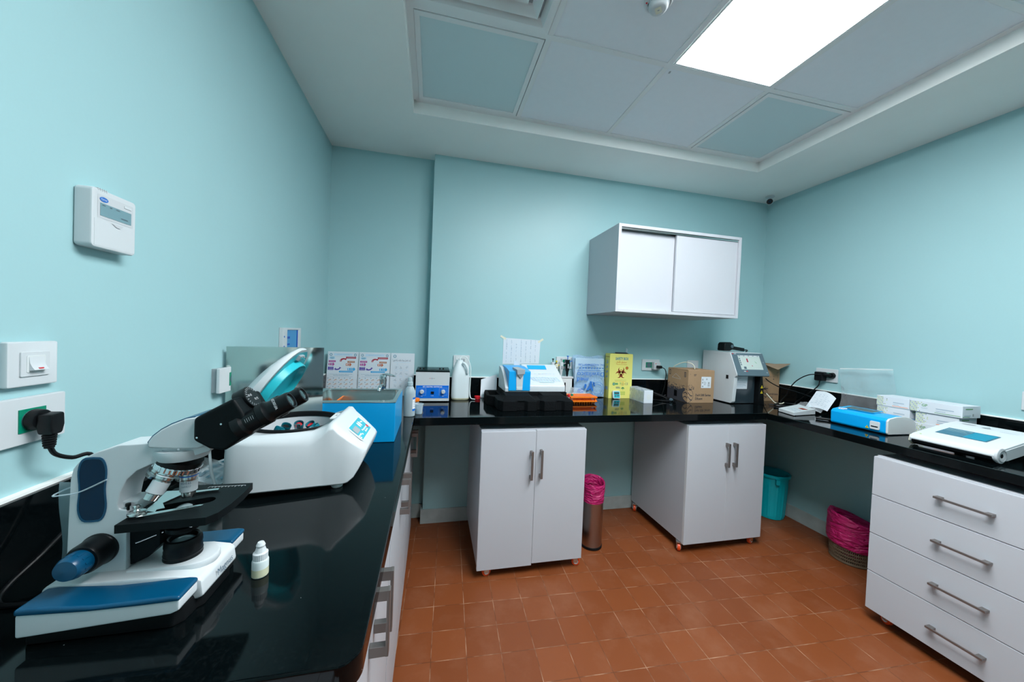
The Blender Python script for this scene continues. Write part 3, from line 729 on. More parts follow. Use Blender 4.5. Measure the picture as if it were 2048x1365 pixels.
part('cable', MB().tube([pl+V(0.034, 0, -0.046), pl+V(0.036, 0.008, -0.064), pl+V(0.042, 0.030, -0.078), pl+V(0.055, 0.052, -0.083), pl+V(0.070, 0.045, -0.15), pl+V(0.052, -0.02, -0.215), pl+V(0.048, -0.075, -0.243), pl+V(0.062, -0.10, -0.2535), pl+V(0.10, -0.106, -0.2535), pl+V(0.146, -0.110, -0.2535)], 0.0036), 'black', t, True)
# socket half hidden by the steel sheet
socket((V(0.016, -1.055, 1.112), Y, Z), 0.128, 0.080, 'white socket on the left wall half hidden by the steel sheet', (-0.010, 0.022, -0.022, 0.022))
part('back_box', MB().box(0.0, 0.0165, -1.112, -0.998, 1.074, 1.150), 'greyp', [o_ for o_ in COL.objects if o_.name.startswith('wall_socket') and o_.parent is None][-1], True)
# distribution box with blue door
t = thing('breaker_box', 'white fuse box with a blue translucent door above the steel sheet', 'fuse box', (0.0, -0.52, 1.19))
part('frame', MB().prism([(-0.629, 1.08), (-0.413, 1.08), (-0.413, 1.286), (-0.629, 1.286)], 'x', 0.0005, 0.018, 0.002, holes=[[(-0.583, 1.10), (-0.447, 1.10), (-0.447, 1.276), (-0.583, 1.276)]]), 'white', t, True)
d_ = part('door', MB().box(0.004, 0.014, -0.583, -0.447, 1.10, 1.276), 'bluedoor', t, True)
part('hinge_strip', MB().box(0.0141, 0.0155, -0.459, -0.449, 1.10, 1.276).box(0.0141, 0.0150, -0.580, -0.545, 1.235, 1.245).box(0.0141, 0.0150, -0.580, -0.545, 1.205, 1.212), 'bluedark', d_, True)
part('screw', MB().cyl((0.018, -0.618, 1.245), (0.0195, -0.618, 1.245), 0.004, n=12).cyl((0.018, -0.618, 1.20), (0.0195, -0.618, 1.20), 0.004, n=12), 'inkb', t, True)
# sockets on the back wall and right wall
socket((V(0.871, 0, 1.098), X, Z), 0.108, 0.086, 'white socket on the back wall behind the plastic jug', None)
part('rocker', MB().prism(rrect(-0.040, 0.040, -0.034, 0.034, 0.003), 'y', -0.0125, -0.0095, 0.001, xf=Matrix.Translation((0.871, 0, 1.098))).box(-0.022, 0.022, -0.0145, -0.0122, -0.020, 0.020, 0.001, mi=1, xf=Matrix.Translation((0.871, 0, 1.098))), ['offwhite', 'greyp'], [o_ for o_ in COL.objects if o_.name.startswith('wall_socket') and o_.parent is None][-1], True)
socket((V(1.615, 0, 1.105), X, Z), 0.124, 0.088, 'white socket on the back wall behind the pipettes', (-0.015, 0.045, -0.024, 0.024))
socket((V(2.324, 0, 1.103), X, Z), 0.150, 0.086, 'white socket on the back wall between safety box and carton', (-0.044, 0.008, -0.021, 0.021))
t = thing('power_adapter', 'white plug adapter with a black plug in the socket by the safety box', 'plug', (2.345, -0.012, 1.10))
part('body', MB().box(2.328, 2.384, -0.045, -0.0125, 1.070, 1.128, 0.004), 'lgrey', t, True)
part('indicator', MB().ball((2.342, -0.0455, 1.116), 0.0035), 'red', t, True)
part('plug', MB().box(2.345, 2.380, -0.075, -0.044, 1.082, 1.104, 0.005), 'black', t, True)
part('cable', MB().tube([(2.378, -0.065, 1.092), (2.405, -0.070, 1.078), (2.425, -0.060, 1.04), (2.432, -0.045, 1.0), (2.428, -0.042, 0.94), (2.40, -0.05, 0.866)], 0.0032), 'black', t, True)
socket((V(2.702, 0, 1.112), X, Z), 0.100, 0.070, 'white socket on the back wall behind the blood analyzer', None)
socket((V(W, -0.522, 1.101), -Y, Z), 0.136, 0.090, 'white socket on the right wall holding a black adapter', (-0.034, 0.048, -0.018, 0.019))
socket((V(W, -1.412, 1.085), -Y, Z), 0.136, 0.085, 'white socket at the photo edge on the right wall above the tablet device', (-0.034, 0.048, -0.018, 0.019))

# ================================================================== MICROSCOPE  (x forward, origin at the middle of its base)
mx_, my_ = 0.25, -1.737
mic = thing('microscope', 'white and blue binocular microscope with black stage and eyepieces', 'microscope', (mx_, my_, ZC))
def mp(pts): return [(x-mx_, h) for x, h in pts]       # side-view outlines given in room x and height above the worktop
m = MB()
m.prism([(-0.084, -0.074), (0.080, -0.074), (0.090, -0.064), (0.092, -0.040), (0.098, -0.034), (0.098, 0.034), (0.092, 0.040), (0.090, 0.064), (0.080, 0.074), (-0.084, 0.074)], 'z', 0.0, 0.026, 0.003)
base_black = m
body = MB().prism(mp([(0.158, 0.024), (0.345, 0.018), (0.353, 0.022), (0.350, 0.046), (0.343, 0.051), (0.318, 0.056), (0.255, 0.059), (0.166, 0.060), (0.158, 0.055)]), 'y', -0.047, 0.047, 0.005)
base = part('base', body, 'white', mic)
part('base_plate', base_black, 'rubber', base)
# shoulder round the illuminator
part('lamp_house', MB().prism([(-0.008, -0.030)] + rc(0.068, 0.0, 0.030, -PI/2, PI/2, 10) + [(-0.008, 0.030)], 'z', 0.050, 0.0625, 0.004), 'white', base)
for s in (-1, 1):
    y0, y1 = sorted((s*0.045, s*0.086))
    wing = MB().prism(mp([(0.166, 0.019), (0.335, 0.028), (0.345, 0.032), (0.345, 0.047), (0.300, 0.046), (0.240, 0.046), (0.166, 0.050)]), 'y', y0, y1, 0.003)
    w_ = part('wing', wing, 'white', base)
    # padded blue top with a dip
    m = MB(); top = [(0.165, 0.0575), (0.180, 0.0585), (0.215, 0.0555), (0.250, 0.0525), (0.290, 0.0530), (0.335, 0.0545), (0.346, 0.0530)]
    bot = [(0.346, 0.046), (0.300, 0.045), (0.240, 0.045), (0.165, 0.049)]
    m.prism(mp(top+bot), 'y', y0-(0.0015 if s < 0 else 0), y1+(0.0015 if s > 0 else 0), 0.004, seg=3)
    part('pad', m, 'navy', w_, label='blue padded top of the foot')
# the maker's name on the front face
F = (V(0.353-mx_, 0, 0.034) , V(0, 1, 0), V(-0.10, 0, 1).normalized())
part('lettering', MB().text(F, 'Magnus', 0.008, 0.001, 0.015, 0, w=0.042, e=0.0012), 'ink', base, smooth=0)
# limb
arm_pts = [(0.166, 0.055), (0.168, 0.14), (0.170, 0.200), (0.173, 0.216), (0.182, 0.229), (0.198, 0.238), (0.226, 0.249), (0.300, 0.252), (0.345, 0.250), (0.345, 0.236), (0.325, 0.229), (0.290, 0.223), (0.268, 0.218), (0.250, 0.209), (0.238, 0.196), (0.2305, 0.178), (0.2275, 0.160), (0.229, 0.152), (0.239, 0.150), (0.239, 0.055)]
arm = part('arm', MB().prism(mp(arm_pts), 'y', -0.0225, 0.0225, 0.0025, seg=2), 'white', mic, smooth=32)
# hourglass window
out = []
for k in range(40):
    a = 2*PI*k/40; yy = math.sin(a)*0.047; xx = math.cos(a)
    xx = math.copysign(abs(xx)**0.45, xx)*(0.0185 - 0.0035*math.cos(yy/0.047*PI*0.5)**4)
    out.append((0.197-mx_+xx, 0.184+yy))
for s in (-1, 1):
    y0, y1 = sorted((s*0.0215, s*0.0232))
    part('side_window', MB().prism(out, 'y', y0, y1, 0.001), 'navyg', arm, label='dark glossy blue hourglass window', smooth=60)
    y0, y1 = sorted((s*0.0215, s*0.0236))
    inner = [(0.197-mx_+(x-0.197+mx_)*0.94, 0.184+(z-0.184)*0.97) for x, z in out]
    outer = [(0.197-mx_+(x-0.197+mx_)*1.06, 0.184+(z-0.184)*1.03) for x, z in out]
    part('window_rim', MB().prism(outer, 'y', y0, y1, 0, holes=[inner]), 'navy', arm, smooth=60)
m = MB().cyl((0.281-mx_, -0.0232, 0.2385), (0.281-mx_, -0.0222, 0.2385), 0.0016, n=12).cyl((0.303-mx_, -0.0232, 0.240), (0.303-mx_, -0.0222, 0.240), 0.0016, n=12)
part('screw', m, 'chrome', arm)
# rack block carrying the stage
part('stage_mount', MB().box(0.226-mx_, 0.2465-mx_, -0.014, 0.020, 0.120, 0.160, 0.002), 'white', arm)
part('stop_screw', MB().cyl((0.238-mx_, -0.019, 0.149), (0.238-mx_, -0.019, 0.156), 0.0018, n=12).cyl((0.238-mx_, -0.019, 0.155), (0.238-mx_, -0.019, 0.159), 0.0032, n=16), 'black', arm)
part('stage_bracket', MB().prism(mp([(0.238, 0.132), (0.278, 0.132), (0.278, 0.090), (0.262, 0.072), (0.240, 0.062)]), 'y', -0.017, 0.015, 0.002), 'blackm', mic)
# head
head_pts = [(0.268, 0.2455), (0.267, 0.254), (0.273, 0.263), (0.284, 0.273), (0.297, 0.281), (0.316, 0.2895), (0.334, 0.2925), (0.352, 0.256), (0.347, 0.249), (0.332, 0.2425), (0.300, 0.243)]
head = part('head', MB().prism(mp(head_pts), 'y', -0.030, 0.030, 0.003, seg=3), 'white', mic)
strip = [(0.2665, 0.254), (0.2725, 0.2638), (0.2835, 0.2738), (0.2965, 0.2820), (0.3155, 0.2904), (0.327, 0.2925)]
part('cap_strip', MB().prism(mp(strip + [(x+0.001, h-0.003) for x, h in reversed(strip)]), 'y', -0.0285, 0.0285, 0.0006), 'navy', head, label='dark blue strip over the head', smooth=60)
# turret
ox = 0.299-mx_
part('turret_collar', MB().lathe([(0.034, 0.238), (0.035, 0.231), (0.031, 0.222), (0.0, 0.221)], (ox-0.002, 0, 0), 36, cap0=True, cap1=False), 'white', mic)
tA = V(-math.sin(0.36), 0, -math.cos(0.36)); tc_ = V(ox-0.006, 0, 0.219)
turret = part('nosepiece', MB().lathe([(0.0, -0.002), (0.0290, -0.002), (0.0290, 0.006), (0.0, 0.006)], tc_, 40, axis=tA, cap0=False, cap1=False), 'black', mic)
def knurl(a, j): return 1+0.02*(1 if (math.degrees(a) % 12) < 6 else 0)
part('grip_ring', MB().lathe([(0.0295, 0.0055), (0.030, 0.007), (0.030, 0.013), (0.0285, 0.0145), (0.0, 0.0145)], tc_, 120, axis=tA, cap0=True, cap1=False, wob=knurl), 'chrome', turret, smooth=15)
part('cone', MB().lathe([(0.027, 0.0145), (0.018, 0.020), (0.0, 0.021)], tc_, 36, axis=tA, cap0=False, cap1=False), 'steel', turret)
d0 = V(0, 0, -1)
for k, (L, ring, txt) in enumerate(((0.043, 'label_blue', '40/0.65'), (0.035, 'yellowink', '10/0.25'), (0.026, 'red', '4/0.10'), (0.043, 'whiteink', '100/1.25'))):
    R_ = Matrix.Rotation((-k)*PI/2, 3, tA)
    d = R_ @ d0; p = tc_ + tA*0.0145 + (R_ @ (d0 - tA*d0.dot(tA)).normalized())*0.0175
    ob = part('objective', MB().lathe([(0.0085, -0.002), (0.0115, 0.001), (0.0115, 0.006), (0.0105, 0.007), (0.0115, 0.008), (0.0115, 0.012), (0.009, 0.013), (0.0108, 0.0145), (0.0108, L*0.75), (0.0095, L*0.78), (0.0085, L*0.98), (0.006, L), (0.0, L)], p, 30, axis=d, cap0=False, cap1=False), 'steel', turret)
    part('colour_ring', MB().lathe([(0.0114, 0.0068), (0.0118, 0.0070), (0.0118, 0.0080), (0.0114, 0.0082)], p, 30, axis=d, cap0=False, cap1=False), ring, ob)
    part('barrel', MB().lathe([(0.0109, 0.0155), (0.01115, 0.016), (0.01115, L*0.74), (0.0109, L*0.75)], p, 30, axis=d, cap0=False, cap1=False), 'lgrey', ob)
    if k < 2:
        nn = (V(0.25, -1, 0) - d*V(0.25, -1, 0).dot(d)).normalized(); uu = -d
        F = (p+d*(L*0.47)+nn*0.0113, uu.cross(nn), uu)
        m = MB().text(F, txt, 0, 0.003, 0.0055, w=0.0125, e=0.0006)
        m.text(F, '160/0.17', 0, -0.0025, 0.0042, w=0.0115, e=0.0006)
        part('lettering', m, 'ink', ob, smooth=0)
# stage
st = [(0.250, -0.059), (0.357, -0.053), (0.366, -0.040), (0.3700, -0.012), (0.3695, 0.030), (0.365, 0.068), (0.262, 0.070), (0.250, 0.060)]
slot = [(0.299+dx+0.011*math.cos(a), -0.004+dy+0.011*math.sin(a)) for dx, dy, a in
        [(0.028, 0.010, t_) for t_ in [(-0.5+k/8)*PI+0.35 for k in range(9)]] + [(-0.020, -0.008, t_) for t_ in [(0.5+k/8)*PI+0.35 for k in range(9)]]]
stage = part('stage', MB().prism([(x-mx_, y) for x, y in st], 'z', 0.134, 0.146, 0.001, holes=[[(x-mx_, y) for x, y in slot]]), 'blackm', mic)
part('under_plate', MB().prism([(x-mx_, y) for x, y in [(0.244, -0.030), (0.345, -0.030), (0.345, 0.040), (0.244, 0.040)]], 'z', 0.126, 0.1345, 0.001, holes=[[(0.299-mx_+0.016*math.cos(2*PI*k/20), 0.016*math.sin(2*PI*k/20)) for k in range(20)]]), 'blackm', stage)
SZ = 0.146
m = MB().prism([(x-mx_, y) for x, y in [(0.247, 0.045), (0.258, 0.0), (0.262, -0.024), (0.279, -0.030), (0.276, -0.022), (0.284, -0.018), (0.270, 0.000), (0.280, 0.032), (0.276, 0.044)]], 'z', SZ+0.001, SZ+0.0025, 0.0004)
slide = part('slide_holder', m, 'steel', stage)
part('clip_arm', MB().prism([(x-mx_, y) for x, y in [(0.262, -0.045), (0.268, -0.047), (0.333, -0.022), (0.335, -0.018), (0.330, -0.018), (0.264, -0.039)]], 'z', SZ+0.003, SZ+0.0045, 0.0004), 'steel', slide)
part('rear_clip', MB().prism([(x-mx_, y) for x, y in [(0.290, 0.036), (0.325, 0.043), (0.327, 0.036), (0.312, 0.034), (0.292, 0.028)]], 'z', SZ+0.001, SZ+0.004, 0.0004), 'steel', slide)
part('clip_knob', MB().lathe([(0.010, 0), (0.0108, 0.001), (0.0108, 0.003), (0.009, 0.0045), (0.004, 0.0055), (0.0025, 0.008), (0.0045, 0.0105), (0.0045, 0.0125), (0.003, 0.0138), (0.0, 0.014)], (0.262-mx_, -0.038, SZ+0.0045), 28, cap1=False), 'steel', slide)
m = MB()
F = frame_top(0.330-mx_, 0.058, SZ)
m.fr(F, -0.028, 0.028, 0.0, 0.0007)
for k in range(12): m.fr(F, -0.028+k*0.0051, -0.0274+k*0.0051, -0.003 if k % 2 else -0.005, 0.0)
part('scale', m, 'whiteink', stage, smooth=0)
# condenser, field lens and illuminator
part('condenser', MB().lathe([(0.0, 0.140), (0.013, 0.140), (0.014, 0.126), (0.018, 0.124), (0.019, 0.115), (0.022, 0.113), (0.022, 0.107), (0.016, 0.105), (0.012, 0.101), (0.0, 0.101)], (ox, 0, 0), 32, cap0=False, cap1=False), 'black', mic)
part('condenser_lens', MB().lathe([(0.010, 0.1402), (0.007, 0.1425), (0.0, 0.1435)], (ox, 0, 0), 24, cap1=False), 'glassy', mic)
part('iris_lever', MB().tube([(ox-0.020, -0.012, 0.108), (ox-0.036, -0.022, 0.104), (ox-0.045, -0.028, 0.102)], 0.0012, smooth=0), 'chrome', mic)
part('condenser_screw', MB().ball((ox+0.020, -0.018, 0.118), 0.003), 'chrome', mic)
col = part('illuminator', MB().lathe([(0.024, 0.060), (0.0245, 0.064), (0.0235, 0.066), (0.0245, 0.069), (0.0235, 0.072), (0.0240, 0.075), (0.0230, 0.078), (0.0240, 0.082), (0.0235, 0.088), (0.0220, 0.092), (0.0195, 0.0935), (0.0175, 0.092), (0.0160, 0.086), (0.0, 0.085)], (ox, 0, 0), 40, cap1=False), 'black', mic)
part('field_lens', MB().lathe([(0.0158, 0.0862), (0.011, 0.0895), (0.005, 0.0912), (0.0, 0.0915)], (ox, 0, 0), 28, cap1=False), 'glassy', col)
# focus knobs on both sides
for s in (-1, 1):
    k0 = V(0.207-mx_, s*0.0215, 0.0945)
    kn = part('coarse_knob', MB().lathe([(0.0235, 0.0), (0.0235, 0.004), (0.0220, 0.006), (0.0212, 0.026), (0.0195, 0.030), (0.0, 0.031)], k0, 40, axis=(0, s, 0), cap1=False), 'black', mic)
    m = MB().lathe([(0.0160, 0.029), (0.0165, 0.031), (0.0162, 0.046), (0.0135, 0.052), (0.0, 0.0535)], k0, 40, axis=(0, s, 0), cap1=False)
    fk = part('fine_knob', m, 'navy', kn, label='blue fine focus knob')
    m = MB()
    for k in range(14):
        a = 2*PI*k/14
        m.box(-0.0016, 0.0016, 0.0345, 0.0435, 0.0158, 0.0170, 0.0005, xf=Matrix.Translation(k0) @ Matrix.Rotation(a, 4, 'Y') @ (Matrix.Identity(4) if s > 0 else Matrix.Rotation(PI, 4, 'Z')))
    part('grip', m, 'navy', fk)
# binocular body
ev = V(math.cos(0.53), 0, math.sin(0.53)); nv = V(-math.sin(0.53), 0, math.cos(0.53))
bp_ = mp([(0.331, 0.2915), (0.345, 0.300), (0.383, 0.3225), (0.396, 0.300), (0.404, 0.280), (0.398, 0.262), (0.372, 0.2405), (0.352, 0.245), (0.331, 0.258)])
bino = part('binocular_tube', MB().prism(bp_, 'y', -0.041, 0.041, 0.005, seg=3), 'blackm', mic, smooth=50)
part('dial', MB().cyl(V(0.377-mx_, 0.0, 0.302)+nv*0.006, V(0.377-mx_, 0.0, 0.302)+ev*0.020+nv*0.006, 0.0195, n=40, bev=0.0015), 'black', bino)
dc = V(0.377-mx_, 0.0, 0.302)+ev*0.020+nv*0.006
F = (dc, Y, nv)
m = MB()
for k in range(16):
    a = 0.7+k*0.28
    m.fl(F, [(r_*math.cos(a+da), r_*math.sin(a+da)) for r_, da in ((0.0135, -0.02), (0.0175, -0.02), (0.0175, 0.02), (0.0135, 0.02))], 0.0006)
m.text(F, '60 65', -0.006, 0.004, 0.0055, w=0.011).text(F, '70 75', 0.006, -0.005, 0.0055, w=0.011)
part('dial_marks', m, 'lgrey', bino, smooth=0)
part('screw', MB().cyl((0.368-mx_, -0.0418, 0.283), (0.368-mx_, -0.0408, 0.283), 0.0014, n=12).cyl((0.337-mx_, -0.0418, 0.263), (0.337-mx_, -0.0408, 0.263), 0.0014, n=12), 'chrome', bino)
for s in (-1, 1):
    e0 = V(0.388-mx_, s*0.027, 0.276)
    ey = part('eyepiece', MB().lathe([(0.0195, -0.004), (0.0195, 0.008), (0.0165, 0.012), (0.0165, 0.032), (0.0185, 0.034), (0.0185, 0.044), (0.0155, 0.048), (0.0150, 0.052), (0.0148, 0.078), (0.0140, 0.0815), (0.0112, 0.0820), (0.0100, 0.0795), (0.0, 0.079)], e0, 36, axis=ev, cap1=False), 'black', bino)
    part('eye_lens', MB().lathe([(0.0098, 0.0793), (0.006, 0.0806), (0.0, 0.0812)], e0, 28, axis=ev, cap1=False), 'glass', ey)
    if s < 0:
        nn = (V(0.25, -1, 0.45) - ev*V(0.25, -1, 0.45).dot(ev)).normalized()
        F = (e0+ev*0.064+nn*0.0149, ev, nn.cross(ev))
        part('lettering', MB().text(F, 'WF10X/20', 0, 0.002, 0.006, w=0.018, e=0.0012, rot=PI/2), 'whiteink', ey, smooth=0)
        F = (e0+ev*0.022+nn*0.0165, ev, nn.cross(ev))
        m = MB()
        for k in range(5): m.fr(F, -0.005+k*0.003, -0.0046+k*0.003, -0.004, 0.002, 0.0008)
        part('marks', m, 'lgrey', ey, smooth=0)
# loose cable tie looped round the limb
single('cable_tie', MB().tube([(0.145, -1.700, ZC+0.176), (0.150, -1.757, ZC+0.178), (0.164, -1.7625, ZC+0.179), (0.185, -1.7635, ZC+0.183), (0.216, -1.7625, ZC+0.199)], 0.0011, n=6), 'clearsoft', 'thin pale cable tie pulled round the microscope arm across its blue window', 'cable tie', (0.18, -1.757, ZC+0.18), w=True)

# ================================================================== SMALL THINGS ROUND THE MICROSCOPE
t = thing('dropper_bottle', 'tiny translucent dropper bottle with white cap in front of the microscope', 'bottle', (0.398, -1.711, ZC))
part('bottle', MB().lathe([(0.0, 0.0), (0.0115, 0.0), (0.0125, 0.002), (0.0125, 0.026), (0.0115, 0.029), (0.0075, 0.031), (0.0, 0.031)], n=32, cap0=False, cap1=False), 'hdpe', t)
part('liquid_line', MB().lathe([(0.0126, 0.0015), (0.01265, 0.002), (0.01265, 0.014), (0.0126, 0.0145)], n=32, cap0=False, cap1=False), 'liquid', t)
def ridg(a, j): return 1+0.03*(1 if (math.degrees(a) % 15) < 7 else 0)
part('cap', MB().lathe([(0.0108, 0.0265), (0.0110, 0.040), (0.0085, 0.042), (0.0062, 0.050), (0.0068, 0.053), (0.0045, 0.058), (0.0, 0.0585)], n=72, cap1=False, wob=ridg), 'white', t, smooth=25)
# clear sleeve leaning behind the limb
t = thing('plastic_sleeve', 'cloudy plastic sleeve with white card standing behind the microscope arm', 'plastic sleeve', (0.12, -1.665, ZC))
part('sleeve', MB().grid(lambda u, v: (0.083+0.075*u+0.003*math.sin(6*v), -1.668-0.004*u+0.003*math.sin(7*u+3*v), ZC+0.003+0.160*v), 8, 12), 'sleeve', t, True)
part('card', MB().box(0.098, 0.158, -1.6645, -1.6635, ZC+0.004, ZC+0.150), 'paper', t, True, smooth=0)
# leaflet and bag lying between microscope and centrifuge
t = thing('leaflet', 'printed leaflet with blue boxes lying behind the microscope objectives', 'leaflet', (0.105, -1.29, ZC))
P = lambda u, v, e=0.0: (0.062+0.078*u+0.02*v, -1.330+0.150*v, ZC+0.006+0.022*(1-u)+0.006*math.sin(3*v)+e)
part('sheet', MB().grid(lambda u, v: P(u, v), 6, 6), 'paper', t, True)
m = MB()
for i in range(3):
    for j in range(3):
        u0, v0 = 0.12+0.30*i, 0.12+0.30*j
        m.poly([P(u0, v0, 0.0015), P(u0+0.18, v0, 0.0015), P(u0+0.18, v0+0.2, 0.0015), P(u0, v0+0.2, 0.0015)])
part('printed_pattern', m, 'inkteal', t, True, smooth=0)
single('plastic_bag', MB().grid(lambda u, v: (0.052+0.10*u+0.03*v, -1.36+0.20*v, ZC+0.014+0.045*(1-u)*(0.6+0.4*math.sin(5*v))+0.008*math.sin(8*u+4*v)), 12, 12), 'clear', 'crumpled clear bag over the leaflet behind the microscope', 'plastic bag', (0.105, -1.26, ZC), w=True)
single('cable', MB().tube([(0.085, -1.105, ZC+0.10), (0.07, -1.19, ZC+0.13), (0.085, -1.27, ZC+0.115), (0.125, -1.34, ZC+0.055), (0.16, -1.385, ZC+0.01), (0.15, -1.43, ZC+0.006)], 0.0032), 'lgrey', 'pale grey cable curling out behind the large centrifuge', 'cable', (0.10, -1.3, ZC), w=True)
single('cord', MB().tube([(0.262, -1.585, ZC+0.215), (0.250, -1.600, ZC+0.185), (0.236, -1.600, ZC+0.150), (0.215, -1.600, ZC+0.105), (0.195, -1.595, ZC+0.050), (0.175, -1.58, ZC+0.006), (0.13, -1.56, ZC+0.004)], 0.0022), 'offwhite', 'thin pale cord hanging beside the microscope objectives', 'cord', (0.22, -1.58, ZC), w=True)

# ================================================================== LARGE CENTRIFUGE WITH OPEN LID
cen = thing('centrifuge', 'large white centrifuge with open teal-lined lid and keypad', 'centrifuge', (0.269, -1.254, ZC))
def lerp_h(P, u):
    for a, b in zip(P, P[1:]):
        if u <= b[0]: return a[1]+(b[1]-a[1])*(u-a[0])/(b[0]-a[0])
    return P[-1][1]
TOPP = [(-0.118, 0.118), (-0.108, 0.142), (-0.09, 0.150), (0.10, 0.154), (0.130, 0.165), (0.146, 0.178), (0.156, 0.177), (0.168, 0.1615), (0.182, 0.149), (0.219, 0.115), (0.232, 0.105), (0.2375, 0.097)]
BOTP = [(-0.118, 0.030), (-0.108, 0.016), (0.190, 0.012), (0.205, 0.020), (0.223, 0.052), (0.234, 0.080), (0.2375, 0.092)]
SIDE = [(-0.118, 0.060), (-0.108, 0.100), (-0.098, 0.125), (-0.085, 0.148), (-0.078, 0.157), (-0.060, 0.160), (-0.02, 0.164), (0.193, 0.125), (0.222, 0.112), (0.232, 0.102), (0.2375, 0.088)]
SHOU = [(-0.118, 0.012), (0.09, 0.032), (0.105, 0.036), (0.135, 0.022), (0.16, 0.016), (0.243, 0.008)]
rs = []
for u in [-0.118, -0.114, -0.108, -0.098, -0.091, -0.085, -0.078, -0.06, -0.02, 0.03, 0.07, 0.10, 0.115, 0.13, 0.138, 0.146, 0.156, 0.162, 0.168, 0.182, 0.195, 0.208, 0.219, 0.226, 0.232, 0.2355, 0.2375]:
    t0, b0, w_ = lerp_h(TOPP, u), lerp_h(BOTP, u), lerp_h(SIDE, u)
    sh = min(lerp_h(SHOU, u), (t0-b0)*0.4)
    zm = b0+(t0-b0)*0.5; flare = 0.008*max(0, 1-max(0, u-0.12)/0.1)
    half = [(w_-0.004, b0), (w_, b0+min(0.004, (t0-b0)*0.1)), (w_-flare*0.5, zm), (w_-flare, t0-sh), (w_-flare-0.006, t0-sh*0.55), (w_-flare-0.017, t0-sh*0.15), (w_-flare-0.028, t0)]
    rs.append([(u, -v, h) for v, h in half] + [(u, v, h) for v, h in reversed(half)])
hull = part('housing', MB().rings(rs), 'white', cen, smooth=40)
bc = V(0.027, 0.002, 0)
cut = MB().cyl((bc.x, bc.y, 0.05), (bc.x, bc.y, 0.25), 0.1115, n=64).build('cut', 'white')
cut.parent = cen
bpy.context.view_layer.update()
boolean_cut(hull, cut)
part('bowl', MB().lathe([(0.1117, 0.156), (0.1105, 0.150), (0.108, 0.075), (0.10, 0.058), (0.0, 0.056)], bc, 64, cap0=False, cap1=False), 'lgrey', cen)
part('gasket', MB().lathe([(0.1145, 0.146), (0.117, 0.152), (0.117, 0.158), (0.114, 0.1605), (0.110, 0.159), (0.109, 0.152), (0.1095, 0.144)], bc, 64, cap0=False, cap1=False), 'rubber', cen)
rot = part('rotor', MB().lathe([(0.0, 0.122), (0.012, 0.122), (0.014, 0.118), (0.032, 0.114), (0.050, 0.098), (0.055, 0.070), (0.0, 0.066)], bc, 40, cap0=False, cap1=False), 'black', cen)
part('rotor_nut', MB().lathe([(0.006, 0.120), (0.006, 0.138), (0.008, 0.139), (0.008, 0.146), (0.0, 0.147)], bc, 20, cap1=False), 'chrome', rot)
for k in range(8):
    a = 2*PI*k/8+0.25; d = V(math.cos(a)*0.5, math.sin(a)*0.5, -0.87).normalized(); p = bc+V(math.cos(a)*0.042, math.sin(a)*0.042, 0.139)
    b_ = part('tube_bucket', MB().lathe([(0.0130, 0.0), (0.0136, 0.003), (0.0131, 0.011), (0.0120, 0.013), (0.0112, 0.046), (0.0, 0.050), (0.0, 0.044), (0.0100, 0.040), (0.0108, 0.010), (0.0119, 0.001), (0.0130, 0.0)], p, 24, axis=d, cap0=False, cap1=False), 'bucket', rot)
    part('tube_cap', MB().lathe([(0.0035, 0.007), (0.0090, 0.006), (0.0098, 0.020), (0.0, 0.020)], p, 20, axis=d, cap0=True, cap1=False), 'red' if k in (1, 2, 5) else 'rubber', b_)
# latch recess, keypad, script
part('latch_plate', MB().box(0.122, 0.146, -0.032, 0.032, 0.166, 0.1715, 0.002).box(0.132, 0.136, -0.006, 0.006, 0.1705, 0.1725, mi=1), ['offwhite', 'greyp'], cen)
pn = V(0.034, 0, 0.039).normalized(); pu = V(-0.039, 0, 0.034).normalized()
F = (V(0.2015, -0.002, 0.132)+pn*0.0005, Y, pu)
part('keypad_frame', MB().fl(F, rrect(-0.076, 0.076, -0.029, 0.029, 0.012), 0.0002), 'offwhite', cen, smooth=0)
key = part('keypad', MB().fr(F, -0.064, 0.064, -0.026, 0.026, 0.0008), 'teal_panel', cen, label='teal membrane keypad', smooth=0)
part('display', MB().fr(F, -0.060, -0.016, -0.004, 0.016, 0.0014), 'greyp', key, smooth=0)
m = MB()
for x_ in (0.008, 0.024): m.fl(F, [(x_+0.006*math.cos(2*PI*k/12), 0.010+0.010*math.sin(2*PI*k/12)) for k in range(12)], 0.0014)
for i, (x_, y_) in enumerate(((-0.062, -0.012), (-0.050, -0.012), (-0.062, -0.019), (-0.040, -0.012), (-0.006, -0.008), (0.006, -0.010), (0.018, -0.010), (0.030, -0.010), (0.042, -0.010), (0.006, -0.018), (0.018, -0.018), (0.030, -0.018), (0.040, 0.012), (0.050, 0.010), (-0.030, -0.016))): m.fl(F, [(x_+0.0045*math.cos(2*PI*k/12), y_+0.003*math.sin(2*PI*k/12)) for k in range(12)], 0.0014)
part('keys', m, 'whiteink', key, smooth=0)
part('stop_key', MB().fl(F, [(0.053+0.008*math.cos(2*PI*k/14), -0.012+0.006*math.sin(2*PI*k/14)) for k in range(14)], 0.0014), 'red', key, smooth=0)
F = (V(0.2235, -0.075, 0.048), Y, V(0.40, 0, 0.9).normalized())
part('lettering', MB().text(F, 'SIGMA 2-6', -0.002, 0.0, 0.010, w=0.040, e=0.003), 'inkl', cen, smooth=0)
for u, v in ((-0.07, -0.11), (-0.07, 0.11), (0.165, -0.105), (0.165, 0.105)):
    part('foot', MB().lathe([(0.013, 0.0), (0.015, 0.003), (0.014, 0.014), (0.0, 0.015)], (u, v, 0), 20, cap1=False), 'offwhite', cen)
